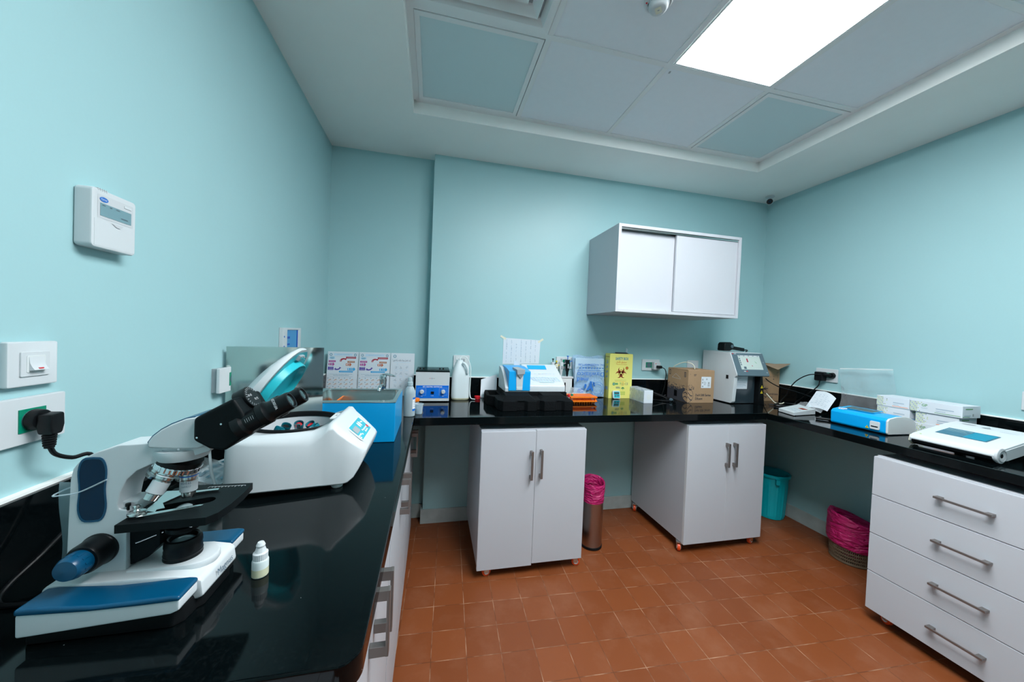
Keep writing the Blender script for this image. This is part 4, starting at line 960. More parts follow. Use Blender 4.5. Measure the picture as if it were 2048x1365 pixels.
# the lid: built lying shut along +u from the hinge, then swung up
hinge = V(-0.097, 0.002, 0.148); ang = math.radians(-58)
LM = Matrix.Translation(hinge) @ Matrix.Rotation(ang, 4, 'Y')
def lid_w(s): return 0.116*math.sqrt(max(0.0, 1-max(0, (s-0.115)/0.145)**2.2)) if s > 0.115 else 0.116 - 0.014*(1-s/0.115)
rs = []
for s in [0.0, 0.03, 0.07, 0.115, 0.145, 0.17, 0.195, 0.215, 0.230, 0.243, 0.252, 0.2575]:
    w_ = max(lid_w(s), 0.010); hh = 0.036*(1-(s/0.265)**3)+0.008
    rs.append([LM @ V(s, -w_, 0.0), LM @ V(s, -w_, hh*0.45), LM @ V(s, -w_*0.86, hh*0.85), LM @ V(s, -w_*0.5, hh), LM @ V(s, w_*0.5, hh), LM @ V(s, w_*0.86, hh*0.85), LM @ V(s, w_, hh*0.45), LM @ V(s, w_, 0.0)])
lid = part('lid', MB().rings(rs), 'white', cen, smooth=45)
rs = []
for s in [0.010, 0.03, 0.07, 0.115, 0.145, 0.17, 0.195, 0.215, 0.230, 0.243, 0.250]:
    w_ = max(lid_w(s)-0.010, 0.006)
    rs.append([LM @ V(s, -w_, -0.0015), LM @ V(s, w_, -0.0015)])
part('lining', MB().rings(rs, 0, False, False, closed=False), 'tealp', lid, smooth=0)
lc = LM @ V(0.124, 0, 0)
part('seal_disc', MB().lathe([(0.096, 0.0), (0.0935, 0.020), (0.0915, 0.0215), (0.089, 0.0195), (0.084, 0.004), (0.0, 0.003)], lc, 64, axis=LM.to_3x3() @ V(0, 0, -1), cap0=False, cap1=False), 'tealp', lid)
part('latch', MB().box(0.226, 0.242, -0.022, 0.012, -0.009, -0.001, 0.001, xf=LM).box(0.231, 0.237, -0.012, 0.002, -0.0105, -0.0085, mi=1, xf=LM), ['greyp', 'tealp'], lid)
part('catch_pin', MB().cyl(LM @ V(0.230, 0.034, -0.001), LM @ V(0.230, 0.034, -0.008), 0.004, n=14), 'chrome', lid)
part('hinge_block', MB().box(-0.116, -0.088, -0.09, -0.05, 0.130, 0.158, 0.003).box(-0.116, -0.088, 0.05, 0.09, 0.130, 0.158, 0.003), 'offwhite', cen)

# ================================================================== STEEL SHEET, SINK, TAP, POSTERS
t = thing('splash_guard', 'tall polished steel sheet standing between centrifuge and blue sink', 'steel sheet', (0.155, -1.02, ZC))
sd = (V(0.288, -0.987, 0)-V(0.013, -1.060, 0)).normalized(); sq_ = Matrix(((sd.x, -sd.y, 0, 0.013), (sd.y, sd.x, 0, -1.060), (0, 0, 1, 0), (0, 0, 0, 1))); SL = 0.2845
part('sheet', MB().box(0, SL, 0, 0.003, ZC, 1.220, xf=sq_), 'sheet', t, True, smooth=0)
part('flange', MB().box(0.02, SL, 0.003, 0.022, 1.2185, 1.220, xf=sq_).box(SL-0.0015, SL, 0.003, 0.0055, ZC, 1.2185, xf=sq_), 'steel', t, True, smooth=0)
bx0, bx1, by0, by1, bz = 0.200, 0.5445, -0.981, -0.660, 1.0175
t = thing('sink', 'bright blue box sink with a stainless steel basin on the left worktop', 'sink', ((bx0+bx1)/2, (by0+by1)/2, ZC))
m = MB().prism([(bx0, by0), (bx1, by0), (bx1, by1), (bx0, by1)], 'z', ZC+0.001, bz-0.004, 0.0015, holes=[[(0.215, by0+0.024), (0.215, by1-0.018), (0.536, by1-0.018), (0.536, by0+0.024)]])
part('cabinet', m, 'bluebox', t, True, smooth=0)
ix0, ix1, iy0, iy1 = 0.215, 0.530, by0+0.028, by1-0.028
m = MB()
out = [(bx0, by0-0.001), (bx1+0.001, by0-0.001), (bx1+0.001, by1), (bx0, by1)]
m.prism(out, 'z', bz-0.004, bz, 0.001, holes=[list(reversed(rrect(0.225, ix1, by0+0.034, iy1, 0.02)))])
rim = part('rim', m, 'steel', t, True, smooth=30)
o1 = rrect(0.225, ix1, by0+0.034, iy1, 0.02); o2 = rrect(0.240, ix1-0.012, by0+0.048, iy1-0.012, 0.03)
part('basin', MB().rings([[(x, y, bz-0.002) for x, y in o1], [(x, y, bz-0.02) for x, y in [(0.3775+(x-0.3775)*0.985, y) for x, y in o1]], [(x, y, bz-0.125) for x, y in o2], [(0.38+(x-0.38)*0.2, -0.80+(y+0.80)*0.2, bz-0.135) for x, y in o2]], 0, False, True), 'steel', t, True)
part('drain', MB().lathe([(0.022, 0.0), (0.024, 0.002), (0.016, 0.002), (0.014, 0.0), (0.0, 0.0)], (0.38, -0.80, bz-0.1345), 24, cap1=False), 'chrome', t, True)
# orange slotted tray propped in the basin
m = MB()
q = Matrix.Translation((0.262, -0.79, bz-0.070)) @ Matrix.Rotation(-0.95, 4, 'Y')
m.box(-0.05, 0.05, -0.11, -0.103, -0.003, 0.003, 0.001, xf=q).box(-0.05, 0.05, 0.103, 0.11, -0.003, 0.003, 0.001, xf=q)
for k in range(9): m.box(-0.05+k*0.0115, -0.042+k*0.0115, -0.104, 0.104, -0.002, 0.002, 0.0005, xf=q)
single('drain_tray', m, 'orange', 'orange slotted tray propped at the end of the sink basin', 'tray', (0.262, -0.79, bz-0.12), w=True)
# tap
t = thing('tap', 'chrome mixer tap behind the blue sink', 'tap', (0.452, -0.630, ZC))
body_ = part('body', MB().lathe([(0.019, 0.0), (0.019, 0.004), (0.0145, 0.008), (0.0145, 0.160), (0.016, 0.163), (0.016, 0.188), (0.0165, 0.192), (0.0170, 0.212), (0.0145, 0.219), (0.0, 0.221)], (0.452, -0.630, ZC), 28, cap1=False), 'chrome', t, True)
part('lever', MB().prism([(0.440, 1.080), (0.452, 1.084), (0.470, 1.085), (0.492, 1.080), (0.507, 1.073), (0.508, 1.070), (0.492, 1.072), (0.470, 1.076), (0.446, 1.074)], 'y', -0.640, -0.620, 0.002), 'chrome', t, True)
part('spout', MB().tube([(0.452, -0.640, ZC+0.165), (0.452, -0.67, ZC+0.172), (0.452, -0.72, ZC+0.176), (0.452, -0.745, ZC+0.172), (0.452, -0.752, ZC+0.160)], 0.0085, n=16), 'chrome', t, True)
# "how do you wash your hands with water and soap?" in joined Arabic letter forms, laid out for left-to-right setting
ARABIC_LINE = ''.join(reversed('\ufedb\ufef4\ufed2 \ufe97\ufed0\ufeb4\ufede \ufef3\ufeaa\ufef3\ufeda \ufe91\ufe8e\ufedf\ufee4\ufe8e\u0621 \u0648 \ufe8d\ufedf\ufebc\ufe8e\ufe91\ufeee\ufee5\u061f'))
# posters on boards leaning against the alcove wall
def board(x0, x1, label, colour):
    zb, zt_ = ZC, 1.140; yb_, yt = 0.020, 0.060
    upv = V(0, yt-yb_, zt_-zb).normalized()
    t = thing('poster', label, 'poster', ((x0+x1)/2, yb_, zb), group='hand washing posters leaning behind the sink')
    L = (V(0, yt, zt_)-V(0, yb_, zb)).length; w_ = x1-x0
    q = Matrix(((1, 0, 0, x0), (0, 0, upv.y, yb_), (0, -1, upv.z, zb), (0, 0, 0, 1)))
    nn = X.cross(upv)
    q = Matrix(((1, upv.x, nn.x, x0), (0, upv.y, nn.y, yb_), (0, upv.z, nn.z, zb), (0, 0, 0, 1)))
    part('board', MB().box(0, w_, 0, L, -0.004, 0.0, 0.001, xf=q), 'paper', t, True, smooth=0)
    F = (q @ V(0, 0, 0), X, upv)
    s = w_/0.180; a = lambda x: x*s
    b = L
    if colour:
        names = ['paper', 'inkteal', 'pblue', 'magenta', 'violet', 'crimson', 'brown', 'rust', 'sky', 'skin', 'whiteink', 'inkl']
        m = MB()
        m.fr(F, a(0.004), a(0.176), 0.02, b-0.008, 0.0005, 11); m.fr(F, a(0.005), a(0.175), 0.021, b-0.009, 0.0008, 0)
        for xx in (0.019, 0.161): m.fring(F, a(xx), b-0.020, 0.0055, 0.0085, 0.0012, 1, 18); m.fr(F, a(xx)-0.003, a(xx)+0.003, b-0.0215, b-0.019, 0.0012, 11)
        m.fr(F, a(0.036), a(0.144), b-0.026, b-0.012, 0.0011, 2); m.text(F, 'GRAND HOSPITAL', a(0.09), b-0.019, 0.008, 11, w=a(0.075), e=0.0015)
        m.fr(F, a(0.011), a(0.170), b-0.0315, b-0.031, 0.0011, 1)
        m.fr(F, a(0.010), a(0.043), b-0.049, b-0.033, 0.0011, 2)
        for k, wv in enumerate((0.022, 0.026, 0.018)): m.fr(F, a(0.0265-wv/2), a(0.0265+wv/2), b-0.0375-k*0.0045, b-0.0355-k*0.0045, 0.0015, 1)
        def tagrow(x0_, x1_, y0_, y1_, c): 
            m.fr(F, a(x0_), a(x1_), b-y1_, b-y0_, 0.0012, c)
            m.fr(F, a(x0_+0.006), a(x1_-0.004), b-(y0_+y1_)/2-0.0006, b-(y0_+y1_)/2+0.0006, 0.0016, 10)
        def arrow(x0_, x1_, yc, hh, c, num):
            m.fl(F, [(a(x0_), b-yc-hh), (a(x1_-0.010), b-yc-hh), (a(x1_-0.010), b-yc-hh*1.8), (a(x1_), b-yc), (a(x1_-0.010), b-yc+hh*1.8), (a(x1_-0.010), b-yc+hh), (a(x0_), b-yc+hh)], 0.0013, c)
            m.text(F, num, a(x0_+0.007), b-yc, 0.017, 10, e=0.0017, bold=True)
            for k in range(3): m.fr(F, a(x0_+0.015), a(x1_-0.012), b-yc-0.004+k*0.0035, b-yc-0.0025+k*0.0035, 0.0016, 2)
        tagrow(0.008, 0.048, 0.057, 0.069, 3); arrow(0.008, 0.043, 0.082, 0.0075, 3, '1')
        tagrow(0.006, 0.038, 0.098, 0.107, 4); tagrow(0.006, 0.038, 0.107, 0.119, 4)
        m.fl(F, [(a(x_), b-y_) for x_, y_ in ((0.038, 0.112), (0.048, 0.105), (0.056, 0.112), (0.066, 0.110), (0.072, 0.104), (0.070, 0.099), (0.083, 0.103), (0.078, 0.108), (0.072, 0.116), (0.060, 0.120), (0.048, 0.119))], 0.0013, 4)
        m.text(F, '2', a(0.043), b-0.1085, 0.014, 10, e=0.0017, bold=True)
        tagrow(0.107, 0.166, 0.032, 0.044, 5)
        m.fl(F, [(a(x_), b-y_) for x_, y_ in ((0.072, 0.054), (0.080, 0.045), (0.092, 0.041), (0.104, 0.043), (0.110, 0.040), (0.110, 0.050), (0.103, 0.056), (0.102, 0.051), (0.092, 0.050), (0.084, 0.055), (0.082, 0.064), (0.072, 0.065))], 0.0013, 5)
        m.text(F, '3', a(0.077), b-0.059, 0.010, 10, e=0.0017, bold=True)
        tagrow(0.117, 0.160, 0.060, 0.071, 6); arrow(0.108, 0.142, 0.083, 0.0075, 7, '4')
        arrow(0.119, 0.166, 0.113, 0.0080, 8, '5'); tagrow(0.071, 0.152, 0.1235, 0.1345, 8)
        for (x0_, y0_, x1_, y1_) in ((0.050, 0.060, 0.060, 0.072), (0.055, 0.075, 0.092, 0.092), (0.092, 0.092, 0.105, 0.070), (0.105, 0.070, 0.107, 0.090), (0.048, 0.078, 0.050, 0.088)):
            dx, dy = x1_-x0_, y1_-y0_; l_ = math.hypot(dx, dy); ex, ey_ = -dy/l_*0.0006, dx/l_*0.0006
            m.fl(F, [(a(x0_+ex), b-y0_-ey_), (a(x1_+ex), b-y1_-ey_), (a(x1_-ex), b-y1_+ey_), (a(x0_-ex), b-y0_+ey_)], 0.0011, 2)
        m.fring(F, a(0.102), b-0.106, 0.010, 0.0108, 0.0010, 2, 24)
        m.fr(F, a(0.011), a(0.156), b-0.158, b-0.140, 0.0011, 2); m.fr(F, a(0.012), a(0.155), b-0.157, b-0.141, 0.0014, 0)
        m.text(F, 'Use Soap & Water OR an Alcohol Based Hand Rub', a(0.0835), b-0.146, 0.006, 1, w=a(0.132), e=0.0017)
        for k in range(14): m.fr(F, a(0.040+k*0.0065), a(0.0445+k*0.0065), b-0.154, b-0.1515, 0.0017, 1)
        m.fr(F, a(0.022), a(0.152), b-0.1635, b-0.162, 0.0011, 11)
        for r_ in range(4):
            yy = b-0.182-r_*0.027
            if yy < 0.03: continue
            m.fr(F, a(0.008), a(0.160), yy-0.011, yy+0.011, 0.0010, 2); m.fr(F, a(0.009), a(0.159), yy-0.010, yy+0.010, 0.0012, 0)
            for k in range(5):
                xk = 0.020+k*0.032
                m.fdisc(F, a(xk-0.010), yy+0.011, 0.0026, 0.0016, 1, 10)
                m.fl(F, [(a(xk+dx*1.0), yy+dy) for dx, dy in ((-0.009, -0.006), (-0.004, 0.000), (0.001, 0.005), (0.006, 0.006), (0.009, 0.001), (0.006, -0.003), (0.002, -0.001), (-0.003, -0.006))], 0.0015, 9)
        part('printed_pattern', m, names, t, True, smooth=0)
    else:
        names = ['inkl', 'inkteal', 'ink', 'sky', 'pblue']
        m = MB()
        m.fring(F, a(0.030), b-0.022, 0.0070, 0.0100, 0.0008, 1, 24); m.fr(F, a(0.030)-0.005, a(0.030)+0.005, b-0.0235, b-0.0205, 0.0008, 0)
        m.text(F, ARABIC_LINE, a(0.082), b-0.048, 0.017, 2, w=a(0.140), e=0.0010)
        for k in range(16): m.fr(F, a(0.024+k*0.0076), a(0.0295+k*0.0076), b-0.0635, b-0.061, 0.0009, 4)
        m.fring(F, a(0.052), b-0.073, 0.003, 0.0042, 0.0009, 4, 14)
        for i in range(3):
            for j in range(5):
                cx2, cy2 = 0.040+i*0.041, b-0.096-j*0.041
                if cy2 < 0.02: continue
                w2, h2 = 0.0165, 0.0150
                for q4 in ((cx2-w2, cx2+w2, cy2+h2-0.0007, cy2+h2), (cx2-w2, cx2+w2, cy2-h2, cy2-h2+0.0007)): m.fr(F, a(q4[0]), a(q4[1]), q4[2], q4[3], 0.0008, 4)
                for q4 in (cx2-w2, cx2+w2-0.0008): m.fr(F, a(q4), a(q4+0.0008), cy2-h2, cy2+h2, 0.0008, 4)
                rnd = random.Random(i*7+j)
                for k in range(5):
                    an = rnd.uniform(0, PI); l_ = rnd.uniform(0.006, 0.010); ox2, oy2 = rnd.uniform(-0.006, 0.006), rnd.uniform(-0.006, 0.006)
                    ex, ey_ = math.cos(an), math.sin(an)
                    m.fl(F, [(a(cx2+ox2)+sg*l_*ex-tg*0.0006*ey_, cy2+oy2+sg*l_*ey_+tg*0.0006*ex) for sg, tg in ((-1, -1), (1, -1), (1, 1), (-1, 1))], 0.0009, 0)
                m.fr(F, a(cx2-0.011), a(cx2+0.011), cy2-h2-0.0045, cy2-h2-0.0025, 0.0008, 4)
        part('printed_pattern', m, names, t, True, smooth=0)
board(0.020, 0.205, 'colourful hand hygiene poster with numbered arrows beside the steel sheet', True)
board(0.208, 0.404, 'colourful hand hygiene poster with numbered arrows behind the tap', True)
board(0.407, 0.560, 'pale white poster of small line drawings behind the spray bottle', False)
# small white and blue carton behind the sheet edge
single('carton', MB().box(0.060, 0.085, -0.625, -0.560, ZC, ZC+0.190, 0.001).box(0.0595, 0.0855, -0.6255, -0.5595, ZC+0.02, ZC+0.08, mi=1).box(0.0595, 0.0855, -0.6255, -0.5595, ZC+0.180, ZC+0.1905, mi=2), ['white', 'inkb', 'black'], 'slim white box with blue foot standing between steel sheet and posters', 'box', (0.072, -0.59, ZC), w=True)

# ================================================================== BACK WORKTOP
# spray/squeeze bottle
t = thing('squeeze_bottle', 'cloudy white squeeze bottle with blue striped label beside the blue sink', 'bottle', (0.572, -0.552, ZC))
part('body', MB().lathe([(0.0, 0.0), (0.025, 0.0), (0.028, 0.003), (0.028, 0.115), (0.026, 0.128), (0.019, 0.145), (0.0125, 0.152), (0.0125, 0.160), (0.0, 0.160)], n=36, cap0=False, cap1=False), 'bottle', t)
part('cap', MB().lathe([(0.0145, 0.156), (0.0145, 0.172), (0.011, 0.176), (0.0105, 0.190), (0.008, 0.197), (0.0, 0.198)], n=28, cap0=True, cap1=False), 'bottle', t)
m = MB()
def wrap(z0, z1, a0, a1, mi, r=0.0284, n=14):
    for k in range(n):
        a, b = a0+(a1-a0)*k/n, a0+(a1-a0)*(k+1)/n
        m.poly([(r*math.cos(a), r*math.sin(a), z0), (r*math.cos(b), r*math.sin(b), z0), (r*math.cos(b), r*math.sin(b), z1), (r*math.cos(a), r*math.sin(a), z1)], mi)
wrap(0.040, 0.088, -0.95, 0.9, 0); wrap(0.029, 0.040, -0.95, 0.9, 1); wrap(0.088, 0.097, -0.95, 0.9, 1)
for k in range(4): wrap(0.050+k*0.009, 0.053+k*0.009, -0.8, 0.3, 2, 0.0286, 8)
part('label_wrap', m, ['whiteink', 'label_blue', 'inkl'], t)
# sample cups
t = thing('sample_cup', 'small clear sample cup standing open beside the squeeze bottle', 'cup', (0.618, -0.505, ZC))
part('cup', MB().lathe([(0.0, 0.001), (0.016, 0.0), (0.0175, 0.002), (0.0215, 0.048), (0.0235, 0.049), (0.0235, 0.053), (0.0205, 0.053), (0.0165, 0.005), (0.0, 0.005)], n=32, cap0=False, cap1=False), 'clearsoft', t)
t = thing('sample_cup', 'small sample cup with orange screw lid in front of the little blue centrifuge', 'cup', (0.594, -0.400, ZC))
part('cup', MB().lathe([(0.0, 0.0), (0.017, 0.0), (0.018, 0.002), (0.020, 0.048), (0.0, 0.048)], n=32, cap0=False, cap1=False), 'clearsoft', t)
part('lid', MB().lathe([(0.0225, 0.046), (0.023, 0.048), (0.023, 0.060), (0.0215, 0.062), (0.0, 0.062)], n=48, cap1=False, wob=ridg), 'orange', t, smooth=25)
# little electric centrifuge
ex0, ex1, eyf, eyb = 0.583, 0.787, -0.200, -0.010
t = thing('mini_centrifuge', 'small white electric centrifuge with blue front panel and smoked lid', 'centrifuge', ((ex0+ex1)/2, -0.105, ZC))
part('case', MB().box(ex0, ex1, eyf, -0.022, ZC+0.006, ZC+0.187, 0.002), 'white', t, True)
part('front_panel', MB().box(ex0+0.004, ex1-0.004, eyf-0.0012, eyf, ZC+0.024, ZC+0.103, 0.0005), 'label_blue', t, True, label='cobalt blue control panel')
F = frame_xz(0, eyf-0.0012, 0)
part('lettering', MB().text(F, 'MT-1 ELECTRIC CENTRIFUGE', 0.685, ZC+0.0945, 0.0105, w=0.116, bold=True).text(F, 'POWER', 0.685, ZC+0.039, 0.005).text(F, 'TIME', 0.622, ZC+0.036, 0.005).text(F, 'SPEED', 0.750, ZC+0.036, 0.005), 'whiteink', t, True, smooth=0)
F2 = frame_xz(0, eyf, 0)
part('emblem', MB().fring(F2, 0.680, ZC+0.146, 0.0035, 0.0045, 0.0008, 0).fr(F2, 0.663, 0.674, ZC+0.1452, ZC+0.1467, 0.0008, 1).fr(F2, 0.686, 0.690, ZC+0.145, ZC+0.147, 0.0008, 1).fr(F2, 0.692, 0.697, ZC+0.145, ZC+0.147, 0.0008, 2), ['inkteal', 'red', 'greenink'], t, True, smooth=0)
for kx in (0.622, 0.750):
    m = MB()
    for k in range(11):
        a = -0.7+k*(PI+1.4)/10
        m.fl(F, [(kx+r_*math.cos(a+d_), ZC+0.064+r_*math.sin(a+d_)) for r_, d_ in ((0.0165, -0.02), (0.0195, -0.02), (0.0195, 0.02), (0.0165, 0.02))], 0.0006)
    for q4 in ((kx-0.024, kx+0.024, ZC+0.0415, ZC+0.0422), (kx-0.024, kx+0.024, ZC+0.0868, ZC+0.0875), (kx-0.024, kx-0.0233, ZC+0.0415, ZC+0.0875), (kx+0.0233, kx+0.024, ZC+0.0415, ZC+0.0875)): m.fr(F, *q4, 0.0006)
    part('dial_marks', m, 'pblue', t, True, smooth=0)
    part('knob', MB().lathe([(0.0135, 0.0), (0.0135, 0.003), (0.0115, 0.004), (0.0110, 0.016), (0.0095, 0.018), (0.0, 0.018)], (kx, eyf-0.0012, ZC+0.064), 28, axis=(0, -1, 0), cap1=False), 'lgrey', t, True)
part('rocker', MB().box(0.676, 0.695, eyf-0.005, eyf-0.001, ZC+0.051, ZC+0.066, 0.001).box(0.687, 0.694, eyf-0.0062, eyf-0.004, ZC+0.0525, ZC+0.0645, 0.0008), 'black', t, True)
part('indicator', MB().ball((0.685, eyf-0.0015, ZC+0.079), 0.003), 'green', t, True)
lid = part('lid', MB().prism([(eyf-0.002, ZC+0.187), (-0.020, ZC+0.187), (-0.022, ZC+0.199), (-0.12, ZC+0.199), (eyf+0.015, ZC+0.197), (eyf-0.002, ZC+0.193)], 'x', ex0+0.002, ex1-0.002, 0.002), 'smoke', t, True)
for hx in (0.606, 0.627, 0.727, 0.748): part('hinge_screw', MB().cyl((hx, -0.13, ZC+0.1985), (hx, -0.13, ZC+0.2045), 0.0055, 0.0045, n=16), 'black', lid, True)
part('lid_seam', MB().box(ex0-0.0005, ex1+0.0005, eyf-0.0008, -0.021, ZC+0.1855, ZC+0.1885), 'rubber', t, True)
for fx in (ex0+0.02, ex1-0.02):
    for fy in (eyf+0.02, -0.04): part('foot', MB().cyl((fx, fy, ZC), (fx, fy, ZC+0.007), 0.010, n=16), 'rubber', t, True)
# jug with tube
jx, jy = 0.862, -0.105
t = thing('jug', 'milky plastic jug with moulded handle and thin tube by the back wall', 'jug', (jx, jy, ZC))
def rsec(w_, d_, z, cx=0.0, cy=0.0, r=0.35):
    rr = min(w_, d_)*r
    return [(jx+cx+x, jy+cy+y, ZC+z) for x, y in rrect(-w_/2, w_/2, -d_/2, d_/2, rr, 5)]
jug = MB().rings([rsec(0.100, 0.080, 0.0), rsec(0.112, 0.090, 0.006), rsec(0.114, 0.092, 0.02), rsec(0.112, 0.090, 0.14), rsec(0.108, 0.088, 0.165), rsec(0.090, 0.076, 0.200, -0.004, 0, 0.45), rsec(0.060, 0.056, 0.232, -0.008, 0, 0.48), rsec(0.044, 0.044, 0.245, -0.010, 0, 0.49), rsec(0.044, 0.044, 0.258, -0.010, 0, 0.49)])
part('body', jug, 'milky', t, True, smooth=50)
part('handle', MB().tube([(jx+0.008, jy-0.036, ZC+0.242), (jx+0.026, jy-0.048, ZC+0.230), (jx+0.038, jy-0.052, ZC+0.205), (jx+0.040, jy-0.048, ZC+0.175)], 0.009, n=14), 'milky', t, True)
part('content', MB().rings([rsec(0.1005, 0.0805, 0.0), rsec(0.1128, 0.0908, 0.006), rsec(0.1148, 0.0928, 0.012), rsec(0.1148, 0.0928, 0.014)], 0, False, False), 'liquid', t, True, smooth=50)
part('tube', MB().tube([(jx-0.010, jy, ZC+0.250), (jx+0.000, jy+0.005, ZC+0.278), (jx+0.035, jy+0.010, ZC+0.272), (jx+0.062, jy+0.005, ZC+0.215), (jx+0.064, jy, ZC+0.13), (jx+0.062, jy-0.008, ZC+0.05), (jx+0.068, jy-0.03, ZC+0.012), (jx+0.095, jy-0.04, ZC+0.006)], 0.0032), 'hdpe', t, True)
t = thing('bottle_cap', 'red screw cap lying on the worktop beside the jug', 'cap', (0.978, -0.095, ZC))
part('cap', MB().lathe([(0.0, 0.001), (0.0175, 0.0), (0.0185, 0.002), (0.020, 0.018), (0.0185, 0.0185), (0.017, 0.004), (0.0, 0.004)], n=60, cap0=False, cap1=False, wob=ridg), 'red', t, smooth=25)
single('paper_sheet', MB().grid(lambda u, v: (1.000+0.110*u+0.008*v, -0.070+0.045*v+0.008*u*(1-u), ZC+0.002+(0.118+0.016*u)*v+0.02*u*v), 6, 8), 'paper', 'curled sheet of paper leaning on the splashback beside the black foam', 'paper', (1.05, -0.07, ZC), w=True)
# taped list on the wall
t = thing('wall_notice', 'white handwritten list taped to the back wall above the analyzer', 'paper', (1.290, 0, 1.18))
WP = [(1.158, 1.087), (1.423, 1.094), (1.429, 1.262), (1.158, 1.271)]
part('sheet', MB().prism([(x, z) for x, z in WP], 'y', -0.0018, -0.0006), 'paper', t, True, smooth=0)
F = frame_xz(0, -0.0018, 0); m = MB(); rnd = random.Random(4)
for i in range(7):
    x = 1.180+i*0.035
    m.fr(F, x-0.012, x-0.0115, 1.098, 1.262, 0.0003, 1)
    z = 1.102
    for j in range(20):
        if rnd.random() < 0.82: m.fr(F, x, x+0.003+rnd.uniform(0, 0.004), z, z+rnd.uniform(0.003, 0.0065), 0.0004, 0)
        z += 0.008
for j in range(20): m.fr(F, 1.165, 1.420, 1.100+j*0.008, 1.1003+j*0.008, 0.0003, 1)
part('writing', m, ['inkl', 'pblue'], t, True, smooth=0)
for (x, z, a) in ((1.156, 1.273, 0.5), (1.430, 1.259, -0.6)):
    q = Matrix.Translation((x, 0, z)) @ Matrix.Rotation(a, 4, 'Y')
    part('tape', MB().box(-0.022, 0.022, -0.0028, -0.0019, -0.007, 0.007, xf=q), 'cream', t, True, smooth=0)
# black foam end cap
t = thing('foam_block', 'black moulded foam block carrying the blue and white analyzer', 'foam block', (1.26, -0.26, ZC))
fy = -0.478
plan = [(1.028, -0.082), (1.012, -0.160), (1.012, -0.285), (1.052, -0.330), (1.052, fy+0.045), (1.075, fy), (1.150, fy), (1.165, fy+0.018), (1.205, fy+0.018), (1.220, fy), (1.270, fy), (1.285, fy+0.028), (1.300, fy+0.028), (1.320, fy), (1.385, fy), (1.400, fy+0.016), (1.430, fy+0.016), (1.445, fy), (1.496, fy), (1.500, fy+0.01), (1.530, -0.20), (1.535, -0.082)]
part('base', MB().prism(list(reversed(plan)), 'z', ZC, ZC+0.058, 0.003, holes=[[(1.032, -0.270), (1.095, -0.270), (1.095, -0.130), (1.040, -0.130)]]), 'foam', t, True, smooth=0)
m = MB()
for a, b in (((1.072, fy+0.012), (1.275, fy+0.012)), ((1.302, fy+0.012), (1.488, fy+0.012))):
    l0 = [(a[0], a[1], ZC+0.0575), (b[0], b[1], ZC+0.0575), (b[0]+0.03 if b[0] > 1.4 else b[0], -0.26, ZC+0.0575), (a[0]+0.03, -0.26, ZC+0.0575)]
    l1 = [(a[0]+0.030, a[1]+0.055, ZC+0.079), (b[0]-0.030, b[1]+0.055, ZC+0.079), (b[0]-0.01, -0.27, ZC+0.081), (a[0]+0.040, -0.27, ZC+0.081)]
    m.rings([l0, l1])
part('ridge', m, 'foam', t, True, smooth=0)
part('tier', MB().prism([(1.112, -0.300), (1.525, -0.300), (1.530, -0.084), (1.112, -0.084)], 'z', ZC+0.057, ZC+0.080, 0.002), 'foam', t, True, smooth=0)
# semi-automatic analyzer, white with a blue sample cover
an = thing('photometer', 'white desktop analyzer with bright blue cover sitting on black foam', 'analyzer', (1.32, -0.18, ZC+0.081), 0.0)
A0 = ZC+0.0815; fyn = -0.296
side = [(fyn, A0), (fyn, A0+0.030), (fyn+0.004, A0+0.040), (-0.20, A0+0.098), (-0.150, A0+0.125), (-0.095, A0+0.152), (-0.082, A0+0.155), (-0.076, A0+0.150), (-0.076, A0)]
part('case', MB().prism(side, 'x', 1.270, 1.515, 0.004), 'white', an, True)
left = [(fyn-0.004, A0), (fyn-0.006, A0+0.024), (-0.25, A0+0.075), (-0.20, A0+0.110), (-0.14, A0+0.135), (-0.085, A0+0.142), (-0.076, A0+0.138), (-0.076, A0)]
part('side_shell', MB().prism(left, 'x', 1.120, 1.150, 0.004), 'lgrey', an, True)
part('under_shell', MB().box(1.150, 1.272, fyn, -0.076, A0, A0+0.10), 'white', an, True)
bl = [(fyn-0.010, A0+0.008), (fyn-0.010, A0+0.128), (-0.255, A0+0.136), (-0.20, A0+0.143), (-0.13, A0+0.147), (-0.080, A0+0.146), (-0.080, A0+0.090), (-0.20, A0+0.085), (fyn+0.02, A0+0.050), (fyn+0.02, A0+0.008)]
cov = part('sample_cover', MB().prism(bl, 'x', 1.141, 1.279, 0.003), 'cyan', an, True, label='bright blue sample cover')
part('slot', MB().prism([(1.190, A0+0.012), (1.228, A0+0.012), (1.232, A0+0.122), (1.186, A0+0.122)], 'y', fyn-0.0125, fyn-0.0098, 0.0005), 'lgrey', cov, True)
part('slot_base', MB().prism(rc(1.209, A0+0.034, 0.019, PI, 2*PI, 12), 'y', fyn-0.0138, fyn-0.0118), 'offwhite', cov, True)
part('lever', MB().rings([[(1.170, fyn+0.030, A0+0.140), (1.205, fyn+0.034, A0+0.140), (1.205, fyn+0.034, A0+0.152), (1.170, fyn+0.030, A0+0.150)], [(1.190, fyn-0.028, A0+0.110), (1.237, fyn-0.028, A0+0.114), (1.237, fyn-0.028, A0+0.142), (1.186, fyn-0.026, A0+0.140)]]).rings([[(1.195, fyn-0.012, A0+0.112), (1.232, fyn-0.012, A0+0.114), (1.232, fyn-0.026, A0+0.114), (1.192, fyn-0.026, A0+0.112)], [(1.212, fyn-0.012, A0+0.086), (1.218, fyn-0.012, A0+0.088), (1.218, fyn-0.018, A0+0.088), (1.212, fyn-0.018, A0+0.086)]]), 'greyp', an, True)
nrm = V(0, -(0.152-0.098), 0.105).normalized(); upv = V(0, 0.105, 0.054).normalized()
F = (V(1.39, -0.148, A0+0.1262), X, upv)
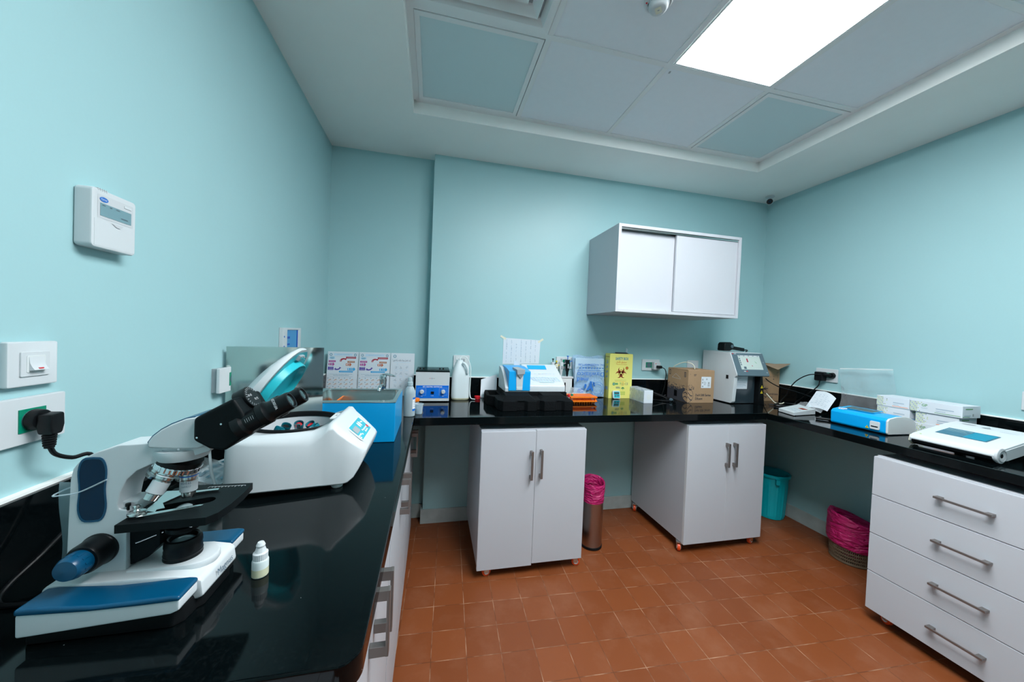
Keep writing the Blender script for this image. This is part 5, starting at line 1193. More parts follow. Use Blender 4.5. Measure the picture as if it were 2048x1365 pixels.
part('display', MB().fr(F, -0.085, 0.045, 0.000, 0.050, 0.0012), 'cyan', an, True, smooth=0)
F = (V(1.39, -0.247, A0+0.0705), X, V(0, 0.092, 0.058).normalized())
m = MB()
for i in range(7): m.fr(F, -0.080+i*0.026, -0.072+i*0.026, 0.058, 0.062, 0.0016, 0)
for j in range(4):
    for i in range(10): m.fr(F, -0.090+i*0.019+j*0.004, -0.079+i*0.019+j*0.004, 0.020-j*0.0115, 0.026-j*0.0115, 0.0016, 0)
m.fr(F, -0.04, 0.06, -0.028, -0.022, 0.0016, 0)
part('keys', m, 'pblue', an, True, smooth=0)
single('paper_roll', MB().prism([(1.222, 1.055), (1.268, 1.050), (1.262, 1.108), (1.226, 1.118)], 'y', -0.070, -0.067), 'paper', 'small white printout standing up behind the blue cover', 'paper', (1.245, -0.044, 1.05), w=True, smooth=0)
# pipette stand
t = thing('pipette_stand', 'white stand holding four pipettes behind the analyzer', 'stand', (1.60, -0.047, ZC))
part('base', MB().box(1.560, 1.660, -0.072, -0.024, ZC, ZC+0.012, 0.003), 'white', t, True)
part('column', MB().box(1.562, 1.658, -0.068, -0.028, ZC+0.011, ZC+0.150, 0.006), 'offwhite', t, True)
part('holder', MB().box(1.496, 1.664, -0.072, -0.024, ZC+0.140, ZC+0.152, 0.003), 'white', t, True)
def pipette(x, y, htop, lab, c_body, c_top, c_tip, fat=1.0):
    t = thing('pipette', lab, 'pipette', (x, y, ZC+0.152), group='pipettes standing in the white rack')
    z0 = 0.0; h = htop-(ZC+0.152)
    part('shaft', MB().lathe([(0.0, 0.0), (0.004*fat, 0.0), (0.0065*fat, 0.02), (0.0065*fat, 0.03), (0.0095*fat, 0.045), (0.0105*fat, h*0.55), (0.0100*fat, h*0.80), (0.0, h*0.81)], n=20, cap0=False, cap1=False), c_body, t)
    part('plunger', MB().lathe([(0.003, h*0.80), (0.003, h*0.94), (0.0075, h*0.945), (0.0075, h*0.985), (0.006, h), (0.0, h)], n=18, cap1=False), c_top, t)
    part('window', MB().box(-0.003, 0.003, -0.0112*fat, -0.0090*fat, h*0.40, h*0.60, 0.0005), c_tip, t)
    part('hook', MB().prism([(0.006*fat, h*0.70), (0.022*fat, h*0.78), (0.026*fat, h*0.70), (0.020*fat, h*0.74), (0.008*fat, h*0.64)], 'y', -0.004, 0.004, 0.001), c_top, t)
pipette(1.513, -0.048, 1.137, 'slim white pipette at the analyzer end of the rack', 'white', 'black', 'black', 1.3)
pipette(1.541, -0.046, 1.122, 'cream pipette with a yellow band second from the analyzer', 'cream', 'yellowink', 'black', 1.25)
pipette(1.577, -0.048, 1.137, 'white pipette with black plunger third from the analyzer', 'white', 'greyp', 'slate', 1.4)
pipette(1.624, -0.048, 1.160, 'thick black and blue pipette nearest the bubble wrap', 'black', 'inkb', 'white', 1.45)
# tray with tips, vials
t = thing('tip_tray', 'low white tray of pale blue pipette tips behind the orange rack', 'tray', (1.68, -0.13, ZC))
part('tray', MB().prism([(1.620, -0.160), (1.745, -0.160), (1.745, -0.098), (1.628, -0.098)], 'z', ZC, ZC+0.040, 0.002, holes=[[(1.626, -0.154), (1.634, -0.104), (1.739, -0.104), (1.739, -0.154)]]).box(1.630, 1.742, -0.156, -0.102, ZC+0.001, ZC+0.004), 'white', t, True)
part('cover', MB().rings([[(1.620, -0.160, ZC+0.040), (1.745, -0.160, ZC+0.040), (1.745, -0.098, ZC+0.040), (1.628, -0.098, ZC+0.040)], [(1.632, -0.130, ZC+0.082), (1.700, -0.130, ZC+0.078), (1.700, -0.100, ZC+0.078), (1.634, -0.100, ZC+0.082)]], 0, False, True), 'clear', t, True)
m = MB(); rnd = random.Random(9)
for k in range(34):
    p = V(rnd.uniform(1.645, 1.728), rnd.uniform(-0.140, -0.115), ZC+rnd.uniform(0.008, 0.036)); d = V(rnd.uniform(-1, 1), rnd.uniform(-1, 1), rnd.uniform(-0.3, 0.3)).normalized()
    m.cyl(p-d*0.012, p+d*0.012, 0.003, 0.0012, n=8)
o_ = part('tips', m, 'pblue', t, True); o_['kind'] = 'stuff'
single('marker_pen', MB().cyl((1.551, -0.200, ZC), (1.551, -0.200, ZC+0.128), 0.0045, n=16, bev=0.001), 'black', 'thin black marker standing upright behind the black foam', 'pen', (1.551, -0.200, ZC), w=True)
for x, y, c, lab in ((1.556, -0.262, 'red', 'short sample tube with red stopper beside the orange rack'), (1.585, -0.245, 'green', 'short sample tube with green stopper beside the orange rack')):
    t = thing('sample_tube', lab, 'sample tube', (x, y, ZC))
    part('tube', MB().lathe([(0.0, 0.0), (0.005, 0.0), (0.0065, 0.004), (0.0065, 0.045), (0.0, 0.045)], n=18, cap0=False, cap1=False), 'hdpe', t)
    part('stopper', MB().lathe([(0.0085, 0.042), (0.0085, 0.058), (0.007, 0.060), (0.0, 0.060)], n=20, cap1=False), c, t)
# orange tube rack
t = thing('tube_rack', 'orange plastic two-tier test tube rack by the safety box', 'rack', (1.66, -0.215, ZC))
rx0, rx1, ry0, ry1 = 1.560, 1.748, -0.285, -0.165
def plate(z0, z1):
    hs = [[(x+0.0062*math.cos(2*PI*k/10), y+0.0062*math.sin(2*PI*k/10)) for k in range(10)] for x in [rx0+0.015+i*0.0176 for i in range(10)] for y in [ry0+0.014+j*0.0186 for j in range(6)]]
    return MB().prism([(rx0, ry0), (rx1, ry0), (rx1, ry1), (rx0, ry1)], 'z', z0, z1, 0, holes=[list(reversed(h)) for h in hs])
part('top_plate', plate(ZC+0.040, ZC+0.048), 'orange', t, True, smooth=30)
part('bottom_plate', plate(ZC+0.014, ZC+0.021), 'orange', t, True, smooth=30)
m = MB()
for i in range(10):
    for j in range(6): m.lathe([(0.0, 0.0), (0.004, 0.002), (0.0072, 0.010), (0.0076, 0.0155)], (rx0+0.015+i*0.0176, ry0+0.014+j*0.0186, ZC), 12, cap0=False, cap1=False)
o_ = part('tube_sockets', m, 'orange', t, True)
for x in (rx0+0.006, rx1-0.006):
    for y in (ry0+0.02, ry1-0.02): part('post', MB().box(x-0.004, x+0.004, y-0.010, y+0.010, ZC+0.018, ZC+0.042), 'orange', t, True)
# bubble-wrapped tubes
t = thing('tube_pack', 'bubble-wrapped bag of tubes with upside-down blue print leaning on the wall', 'bag', (1.790, -0.055, ZC))
def pk(u, v, f):
    b = 0.022*math.sin(PI*min(1, max(0, u)))**0.6*math.sin(PI*min(1, max(0.02, v)))**0.5
    return V(1.672+0.238*u+0.006*math.sin(5*v), -0.058+0.028*v - f*b - f*0.004, ZC+0.002+0.300*v+0.006*math.sin(9*u))
part('wrap', MB().grid(lambda u, v: pk(u, v, 1), 20, 20).grid(lambda u, v: pk(u, v, -0.6), 20, 20), 'bubble', t, True, smooth=60)
m = MB()
m.box(1.680, 1.904, -0.056, -0.044, ZC+0.012, ZC+0.285, 0.004)
part('contents', m, 'pblue', t, True)
F = (V(1.791, -0.0855, ZC+0.15), -X, -Z); m = MB()
m.text(F, 'VAC WASSERMAN TUBE', 0.000, -0.092, 0.020, w=0.205, bold=True)
for k in range(9): m.fr(F, -0.095+k*0.022, -0.086+k*0.022, -0.071, -0.063, 0.001)
m.fr(F, -0.112, 0.112, -0.052, -0.050, 0.001)
m.text(F, 'Dawliaico', 0.000, -0.024, 0.046, w=0.208)
m.text(F, 'med', 0.062, 0.014, 0.040, w=0.085, bold=True)
m.fdisc(F, 0.075, 0.098, 0.026, 0.001, ry=0.020)
for pts in ([(-0.01, 0.03), (0.005, 0.025), (0.01, 0.06), (0.03, 0.085), (0.02, 0.095), (0.0, 0.08), (-0.015, 0.1), (-0.025, 0.095), (-0.012, 0.06)], [(-0.03, 0.035), (-0.015, 0.03), (-0.02, 0.055), (-0.035, 0.07)], [(0.03, 0.05), (0.045, 0.045), (0.05, 0.075), (0.035, 0.08)]): m.fl(F, pts, 0.001)
for r_ in (0.05, 0.035): m.fring(F, -0.055, 0.085, r_, r_+0.0025, 0.001, 0, 24, 0.4, 5.6)
part('printed_pattern', m, 'inkb', t, True, smooth=0)
# safety box
sx0, sx1, sy0, sy1, sz1 = 1.932, 2.116, -0.092, -0.022, 1.186
t = thing('sharps_box', 'tall yellow card sharps box with maroon hazard symbol', 'sharps box', ((sx0+sx1)/2, -0.055, ZC))
part('body', MB().prism([(sx0, sy0), (sx1, sy0), (sx1, sy1), (sx0, sy1)], 'z', ZC, sz1-0.004, 0.001).prism([(sx0+0.004, sy0+0.002), (sx1-0.002, sy0), (sx1-0.002, sy1), (sx0+0.004, sy1)], 'z', sz1-0.004, sz1), 'yellow', t, True, smooth=0)
part('opening', MB().prism([(2.000, sy0+0.012), (2.085, sy0+0.012), (2.090, sy1-0.004), (1.990, sy1-0.004)], 'z', sz1, sz1+0.0012), 'black', t, True, smooth=0)
part('flap', MB().rings([[(1.985, sy0+0.016, sz1), (2.095, sy0+0.016, sz1), (2.095, sy0+0.018, sz1), (1.985, sy0+0.018, sz1)], [(1.995, sy0+0.045, sz1+0.010), (2.085, sy0+0.045, sz1+0.009), (2.085, sy0+0.047, sz1+0.009), (1.995, sy0+0.047, sz1+0.010)]]), 'cardink', t, True, smooth=0)
part('strap', MB().box(2.094, 2.112, -0.0245, -0.0235, sz1-0.002, sz1+0.040), 'clearsoft', t, True, smooth=0)
F = frame_xz(2.024, sy0, ZC); m = MB()
m.text(F, 'SAFETY BOX', 0.004, 0.290, 0.028, 1, w=0.104, bold=True, e=0.0008)
m.text(F, ''.join(reversed('\ufebb\ufee8\ufeaa\u0648\ufed5 \ufe8d\ufef7\ufee3\ufe8e\ufee5')), 0.000, 0.266, 0.018, 0, w=0.084, bold=True)
m.text(F, 'Materials International', 0.002, 0.249, 0.010, 0, w=0.084)
bc2 = (0.001, 0.186); Rr = 0.0245
for k in range(3):
    a = PI/2+k*2*PI/3; o1 = (bc2[0]+0.0215*math.cos(a), bc2[1]+0.0215*math.sin(a)); o2_ = (bc2[0]+0.0300*math.cos(a), bc2[1]+0.0300*math.sin(a)); r2 = 0.0172
    d_ = 0.0085; ca2 = (Rr*Rr-r2*r2+d_*d_)/(2*d_*Rr); t1 = math.acos(max(-1, min(1, ca2*0.86)))
    xI = (o1[0]+Rr*math.cos(a+t1), o1[1]+Rr*math.sin(a+t1)); t2 = abs((math.atan2(xI[1]-o2_[1], xI[0]-o2_[0])-a+PI) % (2*PI)-PI)
    n = 22
    outer = [(o1[0]+Rr*math.cos(a+t1+(2*PI-2*t1)*q/n), o1[1]+Rr*math.sin(a+t1+(2*PI-2*t1)*q/n)) for q in range(n+1)]
    inner = [(o2_[0]+r2*math.cos(a+t2+(2*PI-2*t2)*q/n), o2_[1]+r2*math.sin(a+t2+(2*PI-2*t2)*q/n)) for q in range(n+1)]
    for q in range(n): m.fl(F, [inner[q], inner[q+1], outer[q+1], outer[q]][::-1], 0.0006, 2)
m.fring(F, bc2[0], bc2[1]+0.001, 0.0195, 0.0232, 0.0009, 2, 30)
m.fdisc(F, bc2[0], bc2[1], 0.0062, 0.0012, 3, 20)
m.fdisc(F, 0.047, 0.223, 0.0115, 0.0008, 2); m.fdisc(F, 0.047, 0.223, 0.0085, 0.0011, 0); m.fr(F, 0.042, 0.052, 0.221, 0.225, 0.0014, 2)
m.fr(F, -0.050, 0.045, 0.1345, 0.1355, 0.0006, 4)
m.text(F, 'Plant for a safe hospital care', 0.000, 0.126, 0.009, 0, w=0.088)
m.fring(F, -0.053, 0.106, 0.008, 0.0125, 0.0007, 4, 20); m.fr(F, -0.042, -0.020, 0.100, 0.113, 0.0007, 4); m.fdisc(F, -0.053, 0.106, 0.006, 0.0007, 1)
m.text(F, 'T', -0.001, 0.106, 0.022, 4, bold=True); m.fring(F, 0.018, 0.106, 0.009, 0.0115, 0.0007, 0, 20); m.fl(F, [(0.013, 0.103), (0.018, 0.111), (0.023, 0.103)], 0.0007, 4); m.text(F, 'CE', 0.048, 0.106, 0.022, 5, w=0.026)
for k in range(2): m.fr(F, -0.036, 0.000-k*0.006, 0.074+k*0.007, 0.078+k*0.007, 0.0006, 5)
m.fdisc(F, 0.020, 0.078, 0.0075, 0.0006, 4, ry=0.006); m.fdisc(F, 0.013, 0.074, 0.005, 0.0006, 4); m.fdisc(F, 0.028, 0.074, 0.005, 0.0006, 4); m.fr(F, 0.0195, 0.0215, 0.060, 0.074, 0.0006, 4)
for k in range(3): m.fr(F, -0.044, 0.040, 0.044-k*0.009, 0.0495-k*0.009, 0.0006, 6)
Fs = (V(sx0, -0.057, ZC), -Y, Z)
for k, (z, h_) in enumerate(((0.27, 0.008), (0.25, 0.02), (0.215, 0.022), (0.18, 0.024), (0.145, 0.02))): m.fl(Fs, [(-0.018, z), (0.006+0.006*(k % 2), z+h_*0.3), (0.012, z+h_), (-0.010, z+h_*0.8)], 0.0006, 7)
m.fr(Fs, -0.030, 0.030, 0.301, 0.304, 0.0006, 2); m.fr(Fs, -0.022, 0.018, 0.060, 0.085, 0.0006, 7)
part('printed_pattern', m, ['amber', 'inkteal', 'bio', 'yellow', 'greenink', 'slate', 'lime', 'inkl'], t, True, smooth=0)
# kitchen timer leaning on it
t = thing('timer', 'small white and teal digital timer leaning on the yellow sharps box', 'timer', (1.984, -0.120, ZC))
q = Matrix.Translation((1.984, -0.115, ZC)) @ Matrix.Rotation(-0.22, 4, 'X')
part('case', MB().prism(rrect(-0.029, 0.029, 0.002, 0.060, 0.010), 'y', -0.009, 0.007, 0.003, xf=q), 'white', t, True)
part('face', MB().prism(rrect(-0.0225, 0.0225, 0.008, 0.053, 0.004), 'y', -0.0098, -0.0085, xf=q), 'tealp', t, True)
part('display', MB().box(-0.0175, 0.0175, -0.0108, -0.0095, 0.034, 0.049, xf=q), 'lcd_dark', t, True, smooth=0)
o = q @ V(0, -0.0108, 0); F = (o, X, (q.to_3x3() @ Z)); m = MB()
m.text(F, '00:00', 0, 0.0415, 0.011, 0, w=0.026)
part('digits', m, 'lcd', t, True, smooth=0)
part('buttons', MB().prism(rc(-0.011, 0.022, 0.0065, 0, 2*PI, 14)[:-1], 'y', -0.0115, -0.0095, xf=q).prism(rc(0.006, 0.023, 0.0055, 0, 2*PI, 14)[:-1], 'y', -0.0115, -0.0095, xf=q).prism(rc(0.016, 0.024, 0.004, 0, 2*PI, 14)[:-1], 'y', -0.0115, -0.0095, xf=q), 'slate', t, True)
# slide box
t = thing('slide_box', 'long white box of slides in clear film beside the sharps box', 'box', (2.136, -0.170, ZC))
part('box', MB().box(2.104, 2.172, -0.270, -0.075, ZC, ZC+0.086, 0.001), 'paper', t, True, smooth=0)
part('window', MB().box(2.1030, 2.1045, -0.262, -0.082, ZC+0.008, ZC+0.078).box(2.110, 2.166, -0.262, -0.082, ZC+0.0858, ZC+0.0868, mi=1), ['cream', 'greyp'], t, True, smooth=0)
m = MB(); rnd = random.Random(2)
for k in range(7): m.box(2.110+rnd.uniform(0, 0.03), 2.140+rnd.uniform(0, 0.02), -0.255+k*0.025, -0.240+k*0.025, ZC+0.0868, ZC+0.0874, mi=k % 2)
part('cards', m, ['paper', 'slate'], t, True, smooth=0)
part('film', MB().box(2.1015, 2.1735, -0.268, -0.073, ZC+0.0005, ZC+0.0895), 'clear', t, True, smooth=0)
part('seal', MB().fdisc(frame_xz(2.139, -0.270, ZC+0.042), 0, 0, 0.016, 0.0008, ry=0.020), 'offwhite', t, True, smooth=0)
# tangle of cables
t = thing('cable_bundle', 'black looped cable bundle lying between slide box and carton', 'cable', (2.30, -0.16, ZC))
part('cable', MB().tube([(2.428, -0.065, ZC+0.020), (2.39, -0.06, ZC+0.008), (2.30, -0.075, ZC+0.030), (2.22, -0.085, ZC+0.060), (2.20, -0.09, ZC+0.075), (2.25, -0.11, ZC+0.060), (2.33, -0.16, ZC+0.025), (2.37, -0.20, ZC+0.008), (2.34, -0.24, ZC+0.008), (2.28, -0.22, ZC+0.008), (2.22, -0.15, ZC+0.008), (2.20, -0.11, ZC+0.03)], 0.0045), 'black', t, True)
part('loop', MB().tube([(2.20, -0.075, ZC+0.050), (2.27, -0.10, ZC+0.052), (2.34, -0.145, ZC+0.030), (2.382, -0.215, ZC+0.010), (2.36, -0.245, ZC+0.006), (2.32, -0.21, ZC+0.012), (2.36, -0.19, ZC+0.017), (2.385, -0.23, ZC+0.014), (2.34, -0.255, ZC+0.012)], 0.0042), 'black', t, True)
part('tie', MB().lathe([(0.012, -0.005), (0.014, 0.0), (0.012, 0.005)], (2.352, -0.225, ZC+0.012), 16, axis=(0.7, 0.5, 0)), 'slate', t, True)

# ---------------------------------------------------------------- cartons
def swoosh(m, F, x, y, r, mi):
    m.fdisc(F, x, y, r, 0.0006, mi[0], 32)
    for k, s in enumerate((0.25, -0.30)):
        pts = [(x-r*1.0+2.0*r*q/12, y+r*(s+0.30*math.sin(q/12*2*PI))) for q in range(13)]
        for a, b in zip(pts, pts[1:]): m.fl(F, [(a[0], a[1]-0.004), (b[0], b[1]-0.004), (b[0], b[1]+0.004), (a[0], a[1]+0.004)], 0.0010, mi[1])
def pixels(m, F, x0, x1, ytop, dens, mi, seed, s=0.005, rows=9):
    rnd = random.Random(seed); x = x0
    while x < x1-s:
        for k in range(rows):
            if rnd.random() < dens*(1.25-1.2*k/rows):
                y = ytop+k*s*0.9
                if k % 2 and k > 2: m.fl(F, [(x, y), (min(x1, x+s), y), (min(x1, x+s*0.5), y+s)], 0.0006, mi)
                else: m.fr(F, x, min(x1, x+s), y, y+s*0.9, 0.0006, mi)
        x += s
cx0, cx1, cyf, cyb, cz1 = 2.450, 2.668, -0.268, -0.070, 1.092
t = thing('carton', 'closed brown reagent carton with tube through its lid', 'carton', ((cx0+cx1)/2, (cyf+cyb)/2, ZC))
part('box', MB().prism([(cx0, cyf), (cx1, cyf), (cx1-0.010, cyb), (cx0-0.016, cyb)], 'z', ZC, cz1, 0.0012), 'card', t, True, smooth=0)
part('flap', MB().prism([(cx0-0.002, cyf+0.003), (cx1-0.002, cyf+0.003), (cx1-0.008, (cyf+cyb)/2-0.001), (2.610, (cyf+cyb)/2-0.001), (2.592, -0.20), (2.552, -0.20), (2.535, (cyf+cyb)/2-0.001), (cx0-0.008, (cyf+cyb)/2-0.001)], 'z', cz1, cz1+0.003), 'card', t, True, smooth=0)
part('flap', MB().prism([(cx0-0.009, (cyf+cyb)/2+0.001), (cx1-0.009, (cyf+cyb)/2+0.001), (cx1-0.012, cyb-0.002), (cx0-0.014, cyb-0.002)], 'z', cz1, cz1+0.003), 'card', t, True, smooth=0)
part('port', MB().prism([(2.538, -0.168), (2.607, -0.168), (2.590, -0.198), (2.555, -0.198)], 'z', cz1+0.0002, cz1+0.0012), 'black', t, True, smooth=0)
F = frame_xz(cx0, cyf, ZC); m = MB()
m.text(F, 'DxH 500 Series', 0.128, 0.055, 0.024, 1, w=0.128, bold=True); m.text(F, 'Diluent', 0.094, 0.030, 0.024, 1, w=0.060, bold=True)
m.fl(F, [(0.0, 0.008)] + [(max(0.0, -0.012+0.050*math.cos(a)), 0.050+0.048*math.sin(a)) for a in [(-0.5+k/20)*PI*0.98 for k in range(21)]] + [(0.0, 0.092)], 0.0006, 0)
m.fring(F, -0.006, 0.052, 0.050, 0.0525, 0.0006, 1, 30, -1.45, 1.45)
for s in (0.30, -0.35):
    pts = [(0.0+0.038*q/12, 0.050+0.045*(s+0.30*math.sin(2.2+q/12*PI))) for q in range(13)]
    for a, b in zip(pts, pts[1:]): m.fl(F, [(a[0], a[1]-0.0035), (b[0], b[1]-0.0035), (b[0], b[1]+0.0035), (a[0], a[1]+0.0035)], 0.0010, 1)
pixels(m, F, 0.0, 0.050, 0.092, 0.35, 1, 5, 0.0045); m.fr(F, 0.0, 0.028, 0.090, 0.094, 0.0006, 1)
m.fr(F, 0.045, 0.066, 0.200, 0.204, 0.0006, 1); m.fr(F, 0.045, 0.062, 0.193, 0.196, 0.0006, 1); m.fr(F, 0.014, 0.020, 0.203, 0.205, 0.0006, 1)
part('printed_pattern', m, ['card', 'cardink', 'black', 'lgrey'], t, True, smooth=0)
m = MB()
Fl = (V(cx0-0.008, (cyf+cyb)/2, ZC), (V(cx0, cyf, 0)-V(cx0-0.016, cyb, 0)).normalized(), Z); hw_ = 0.0985
m.fr(Fl, -hw_, hw_, 0.002, 0.085, 0.0006, 1); pixels(m, Fl, -hw_, hw_, 0.085, 0.66, 1, 8, 0.0055)
m.fl(Fl, [(hw_, 0.008)] + [(min(hw_, hw_+0.010-0.055*math.cos(a)), 0.050+0.045*math.sin(a)) for a in [(-0.5+k/20)*PI for k in range(21)]] + [(hw_, 0.095)], 0.0010, 0)
for s in (0.25, -0.4):
    pts = [(hw_-0.038+0.038*q/12, 0.050+0.045*(s+0.25*math.sin(q/12*PI))) for q in range(13)]
    for a, b in zip(pts, pts[1:]): m.fl(Fl, [(a[0], a[1]-0.0035), (b[0], b[1]-0.0035), (b[0], b[1]+0.0035), (a[0], a[1]+0.0035)], 0.0014, 1)
for q4 in ((-0.085, -0.070, 0.185, 0.222), (0.062, 0.078, 0.180, 0.216)): m.fr(Fl, *q4, 0.0006, 1)
for k in range(3): m.fr(Fl, 0.066, 0.074, 0.184+k*0.010, 0.190+k*0.010, 0.0010, 0)
m.fr(Fl, -0.082, -0.073, 0.19, 0.216, 0.0010, 0); m.fr(Fl, -0.030, 0.0, 0.03, 0.075, 0.0010, 2)
for (x0_, y0_, x1_, y1_) in ((-0.055, 0.165, -0.02, 0.195), (-0.02, 0.195, 0.03, 0.165), (-0.055, 0.165, 0.03, 0.160)):
    m.fl(Fl, [(x0_, y0_), (x1_, y1_), (x1_, y1_+0.0015), (x0_, y0_+0.0015)], 0.0006, 3)
part('printed_pattern', m, ['card', 'cardink', 'black', 'lgrey'], t, True, smooth=0)
part('label_sticker', MB().fl(F, rrect(0.108, 0.190, 0.107, 0.188, 0.004), 0.0012, 0).fr(F, 0.114, 0.124, 0.160, 0.174, 0.0016, 1).fr(F, 0.148, 0.158, 0.165, 0.176, 0.0016, 1).fr(F, 0.114, 0.124, 0.140, 0.152, 0.0016, 1).fr(F, 0.114, 0.126, 0.113, 0.124, 0.0016, 1).fr(F, 0.130, 0.146, 0.136, 0.139, 0.0016, 1).fr(F, 0.130, 0.150, 0.143, 0.146, 0.0016, 1).fr(F, 0.130, 0.142, 0.150, 0.153, 0.0016, 1).fr(F, 0.130, 0.144, 0.129, 0.132, 0.0016, 1).fr(F, 0.162, 0.180, 0.118, 0.122, 0.0016, 1).fr(F, 0.162, 0.180, 0.125, 0.132, 0.0016, 1).fr(F, 0.164, 0.178, 0.136, 0.150, 0.0016, 1), ['paper', 'greyp'], t, True, smooth=0)
single('reagent_tube', MB().tube([(2.570, -0.185, cz1+0.002), (2.568, -0.180, cz1+0.025), (2.555, -0.165, cz1+0.042), (2.530, -0.130, cz1+0.048), (2.505, -0.090, cz1+0.030), (2.490, -0.050, cz1-0.010), (2.500, -0.040, ZC+0.10), (2.53, -0.04, ZC+0.006)], 0.0030), 'cream', 'thin pale tube arching out of the brown carton lid', 'tube', (2.57, -0.18, cz1), w=True)
# ---------------------------------------------------------------- blood analyzer
hx0, hx1, hyf, hyb = 2.772, 3.050, -0.322, -0.030
t = thing('blood_analyzer', 'white and slate blood analyzer with tilted touch screen', 'analyzer', ((hx0+hx1)/2, (hyf+hyb)/2, ZC))
side = [(hyb, ZC+0.006), (hyf+0.010, ZC+0.006), (hyf-0.002, ZC+0.020), (hyf-0.014, ZC+0.195), (hyf-0.030, ZC+0.207), (hyf-0.032, ZC+0.220), (hyf+0.032, ZC+0.366), (hyf+0.040, ZC+0.371), (hyb, ZC+0.375)]
part('side_panel', MB().prism(side, 'x', hx0, hx0+0.030, 0.004), 'white', t, True)
main = [(hyb, ZC+0.006), (hyf+0.040, ZC+0.006), (hyf+0.040, ZC+0.205), (hyf-0.030, ZC+0.209), (hyf-0.030, ZC+0.220), (hyf+0.034, ZC+0.366), (hyf+0.042, ZC+0.371), (hyb, ZC+0.374)]
part('case', MB().prism(main, 'x', hx0+0.028, hx1, 0.003), 'white', t, True)
sv = V(0, 0.066, 0.148).normalized()
F = (V((hx0+hx1)/2, hyf-0.030, ZC+0.220), X, sv); wv = (hx1-hx0)/2
nn = X.cross(sv)
q = Matrix(((1, sv.x, nn.x, F[0].x), (0, sv.y, nn.y, F[0].y), (0, sv.z, nn.z, F[0].z), (0, 0, 0, 1)))
bez = part('screen_bezel', MB().prism(rrect(-wv+0.006, wv+0.004, -0.012, 0.160, 0.006), 'z', 0.0, 0.004, 0.0015, xf=q), 'slate', t, True)
F = (q @ V(0, 0, 0.004), X, sv)
part('screen', MB().fr(F, -0.086, 0.104, 0.034, 0.142, 0.0006), 'screen', bez, True, smooth=0)
m = MB()
m.fr(F, -0.086, 0.104, 0.133, 0.142, 0.0010, 2)
for k in range(5): m.fr(F, -0.078+k*0.04, -0.066+k*0.04, 0.1355, 0.1395, 0.0013, 1)
for k in range(4): m.fr(F, -0.082, -0.072, 0.066+k*0.015, 0.076+k*0.015, 0.0010, 1)
m.fr(F, -0.066, -0.062, 0.04, 0.13, 0.0010, 2); m.fr(F, -0.020, -0.008, 0.090, 0.118, 0.0010, 0); m.fr(F, -0.062, -0.040, 0.038, 0.056, 0.0010, 1)
m.fl(F, [(0.045, 0.1), (0.055, 0.085), (0.065, 0.08), (0.056, 0.09)], 0.0010, 3); m.fl(F, [(0.01, 0.06), (0.015, 0.068), (0.02, 0.058)], 0.0010, 0)
for k in range(4): m.fr(F, 0.030+k*0.018, 0.042+k*0.018, 0.040, 0.044, 0.0010, 2)
part('screen_graphics', m, ['crimson', 'slate', 'lgrey', 'greenink'], bez, True, smooth=0)
part('badge', MB().fr(F, -0.128, -0.118, 0.149, 0.156, 0.0010, 0).fr(F, -0.112, -0.094, 0.150, 0.154, 0.0010, 1).fr(F, -0.052, -0.038, 0.018, 0.024, 0.0010, 0).fr(F, -0.072, -0.055, 0.018, 0.023, 0.0010, 1), ['red', 'lgrey'], bez, True, smooth=0)
part('button', MB().fring(F, 0.126, 0.012, 0.002, 0.004, 0.0010, 0, 16).fring(F, 0.122, 0.090, 0.0025, 0.0035, 0.0010, 0, 16), 'lgrey', bez, True, smooth=0)
part('chin', MB().prism([(hyf-0.033, ZC+0.205), (hyf-0.029, ZC+0.222), (hyf+0.02, ZC+0.222), (hyf+0.02, ZC+0.205)], 'x', hx0+0.012, hx1+0.003, 0.002), 'slate', t, True)
part('lower_panel', MB().box(hx0+0.031, hx1-0.066, hyf+0.018, hyf+0.041, ZC+0.004, ZC+0.205, 0.001), 'slate_dark', t, True, smooth=0)
part('stand_column', MB().prism([(hx1-0.062, ZC), (hx1-0.004, ZC), (hx1-0.030, ZC+0.205), (hx1-0.050, ZC+0.205)], 'y', hyf-0.012, hyf+0.041, 0.002), 'black', t, True)
F = frame_xz(hx0+0.030, hyf+0.018, ZC)
part('service_note', MB().fl(F, [(0.006, 0.108), (0.115, 0.108), (0.118, 0.200), (0.012, 0.198)], 0.0010, 0).fr(F, 0.020, 0.060, 0.184, 0.187, 0.0014, 1).fr(F, 0.020, 0.045, 0.176, 0.179, 0.0014, 1).fr(F, 0.020, 0.100, 0.152, 0.156, 0.0014, 1).fr(F, 0.020, 0.095, 0.140, 0.143, 0.0014, 1).fr(F, 0.020, 0.105, 0.131, 0.134, 0.0014, 1).fr(F, 0.020, 0.080, 0.122, 0.125, 0.0014, 1).fr(F, 0.018, 0.032, 0.164, 0.168, 0.0014, 2), ['paper', 'inkl', 'inkb'], t, True, smooth=0)
Fw = frame_xz(hx1-0.034, hyf-0.012, ZC)
m = MB()
for z in (0.080, 0.118): m.fl(Fw, [(-0.011, z), (0.011, z), (0.0, z+0.022)], 0.0010, 0); m.fl(Fw, [(-0.002, z+0.004), (0.002, z+0.004), (0.001, z+0.014), (-0.001, z+0.014)], 0.0014, 1)
part('warning_label', m, ['yellowink', 'black'], t, True, smooth=0)
Fl = (V(hx0, (hyf+hyb)/2, ZC), -Y, Z)
part('port', MB().fr(Fl, 0.085, 0.112, 0.175, 0.208, 0.0006, 1).fr(Fl, 0.088, 0.109, 0.178, 0.205, 0.0010, 0), ['black', 'lgrey'], t, True, smooth=0)
part('seam', MB().fr(Fl, -0.10, 0.118, 0.352, 0.3535, 0.0006, 0), 'lgrey', t, True, smooth=0)
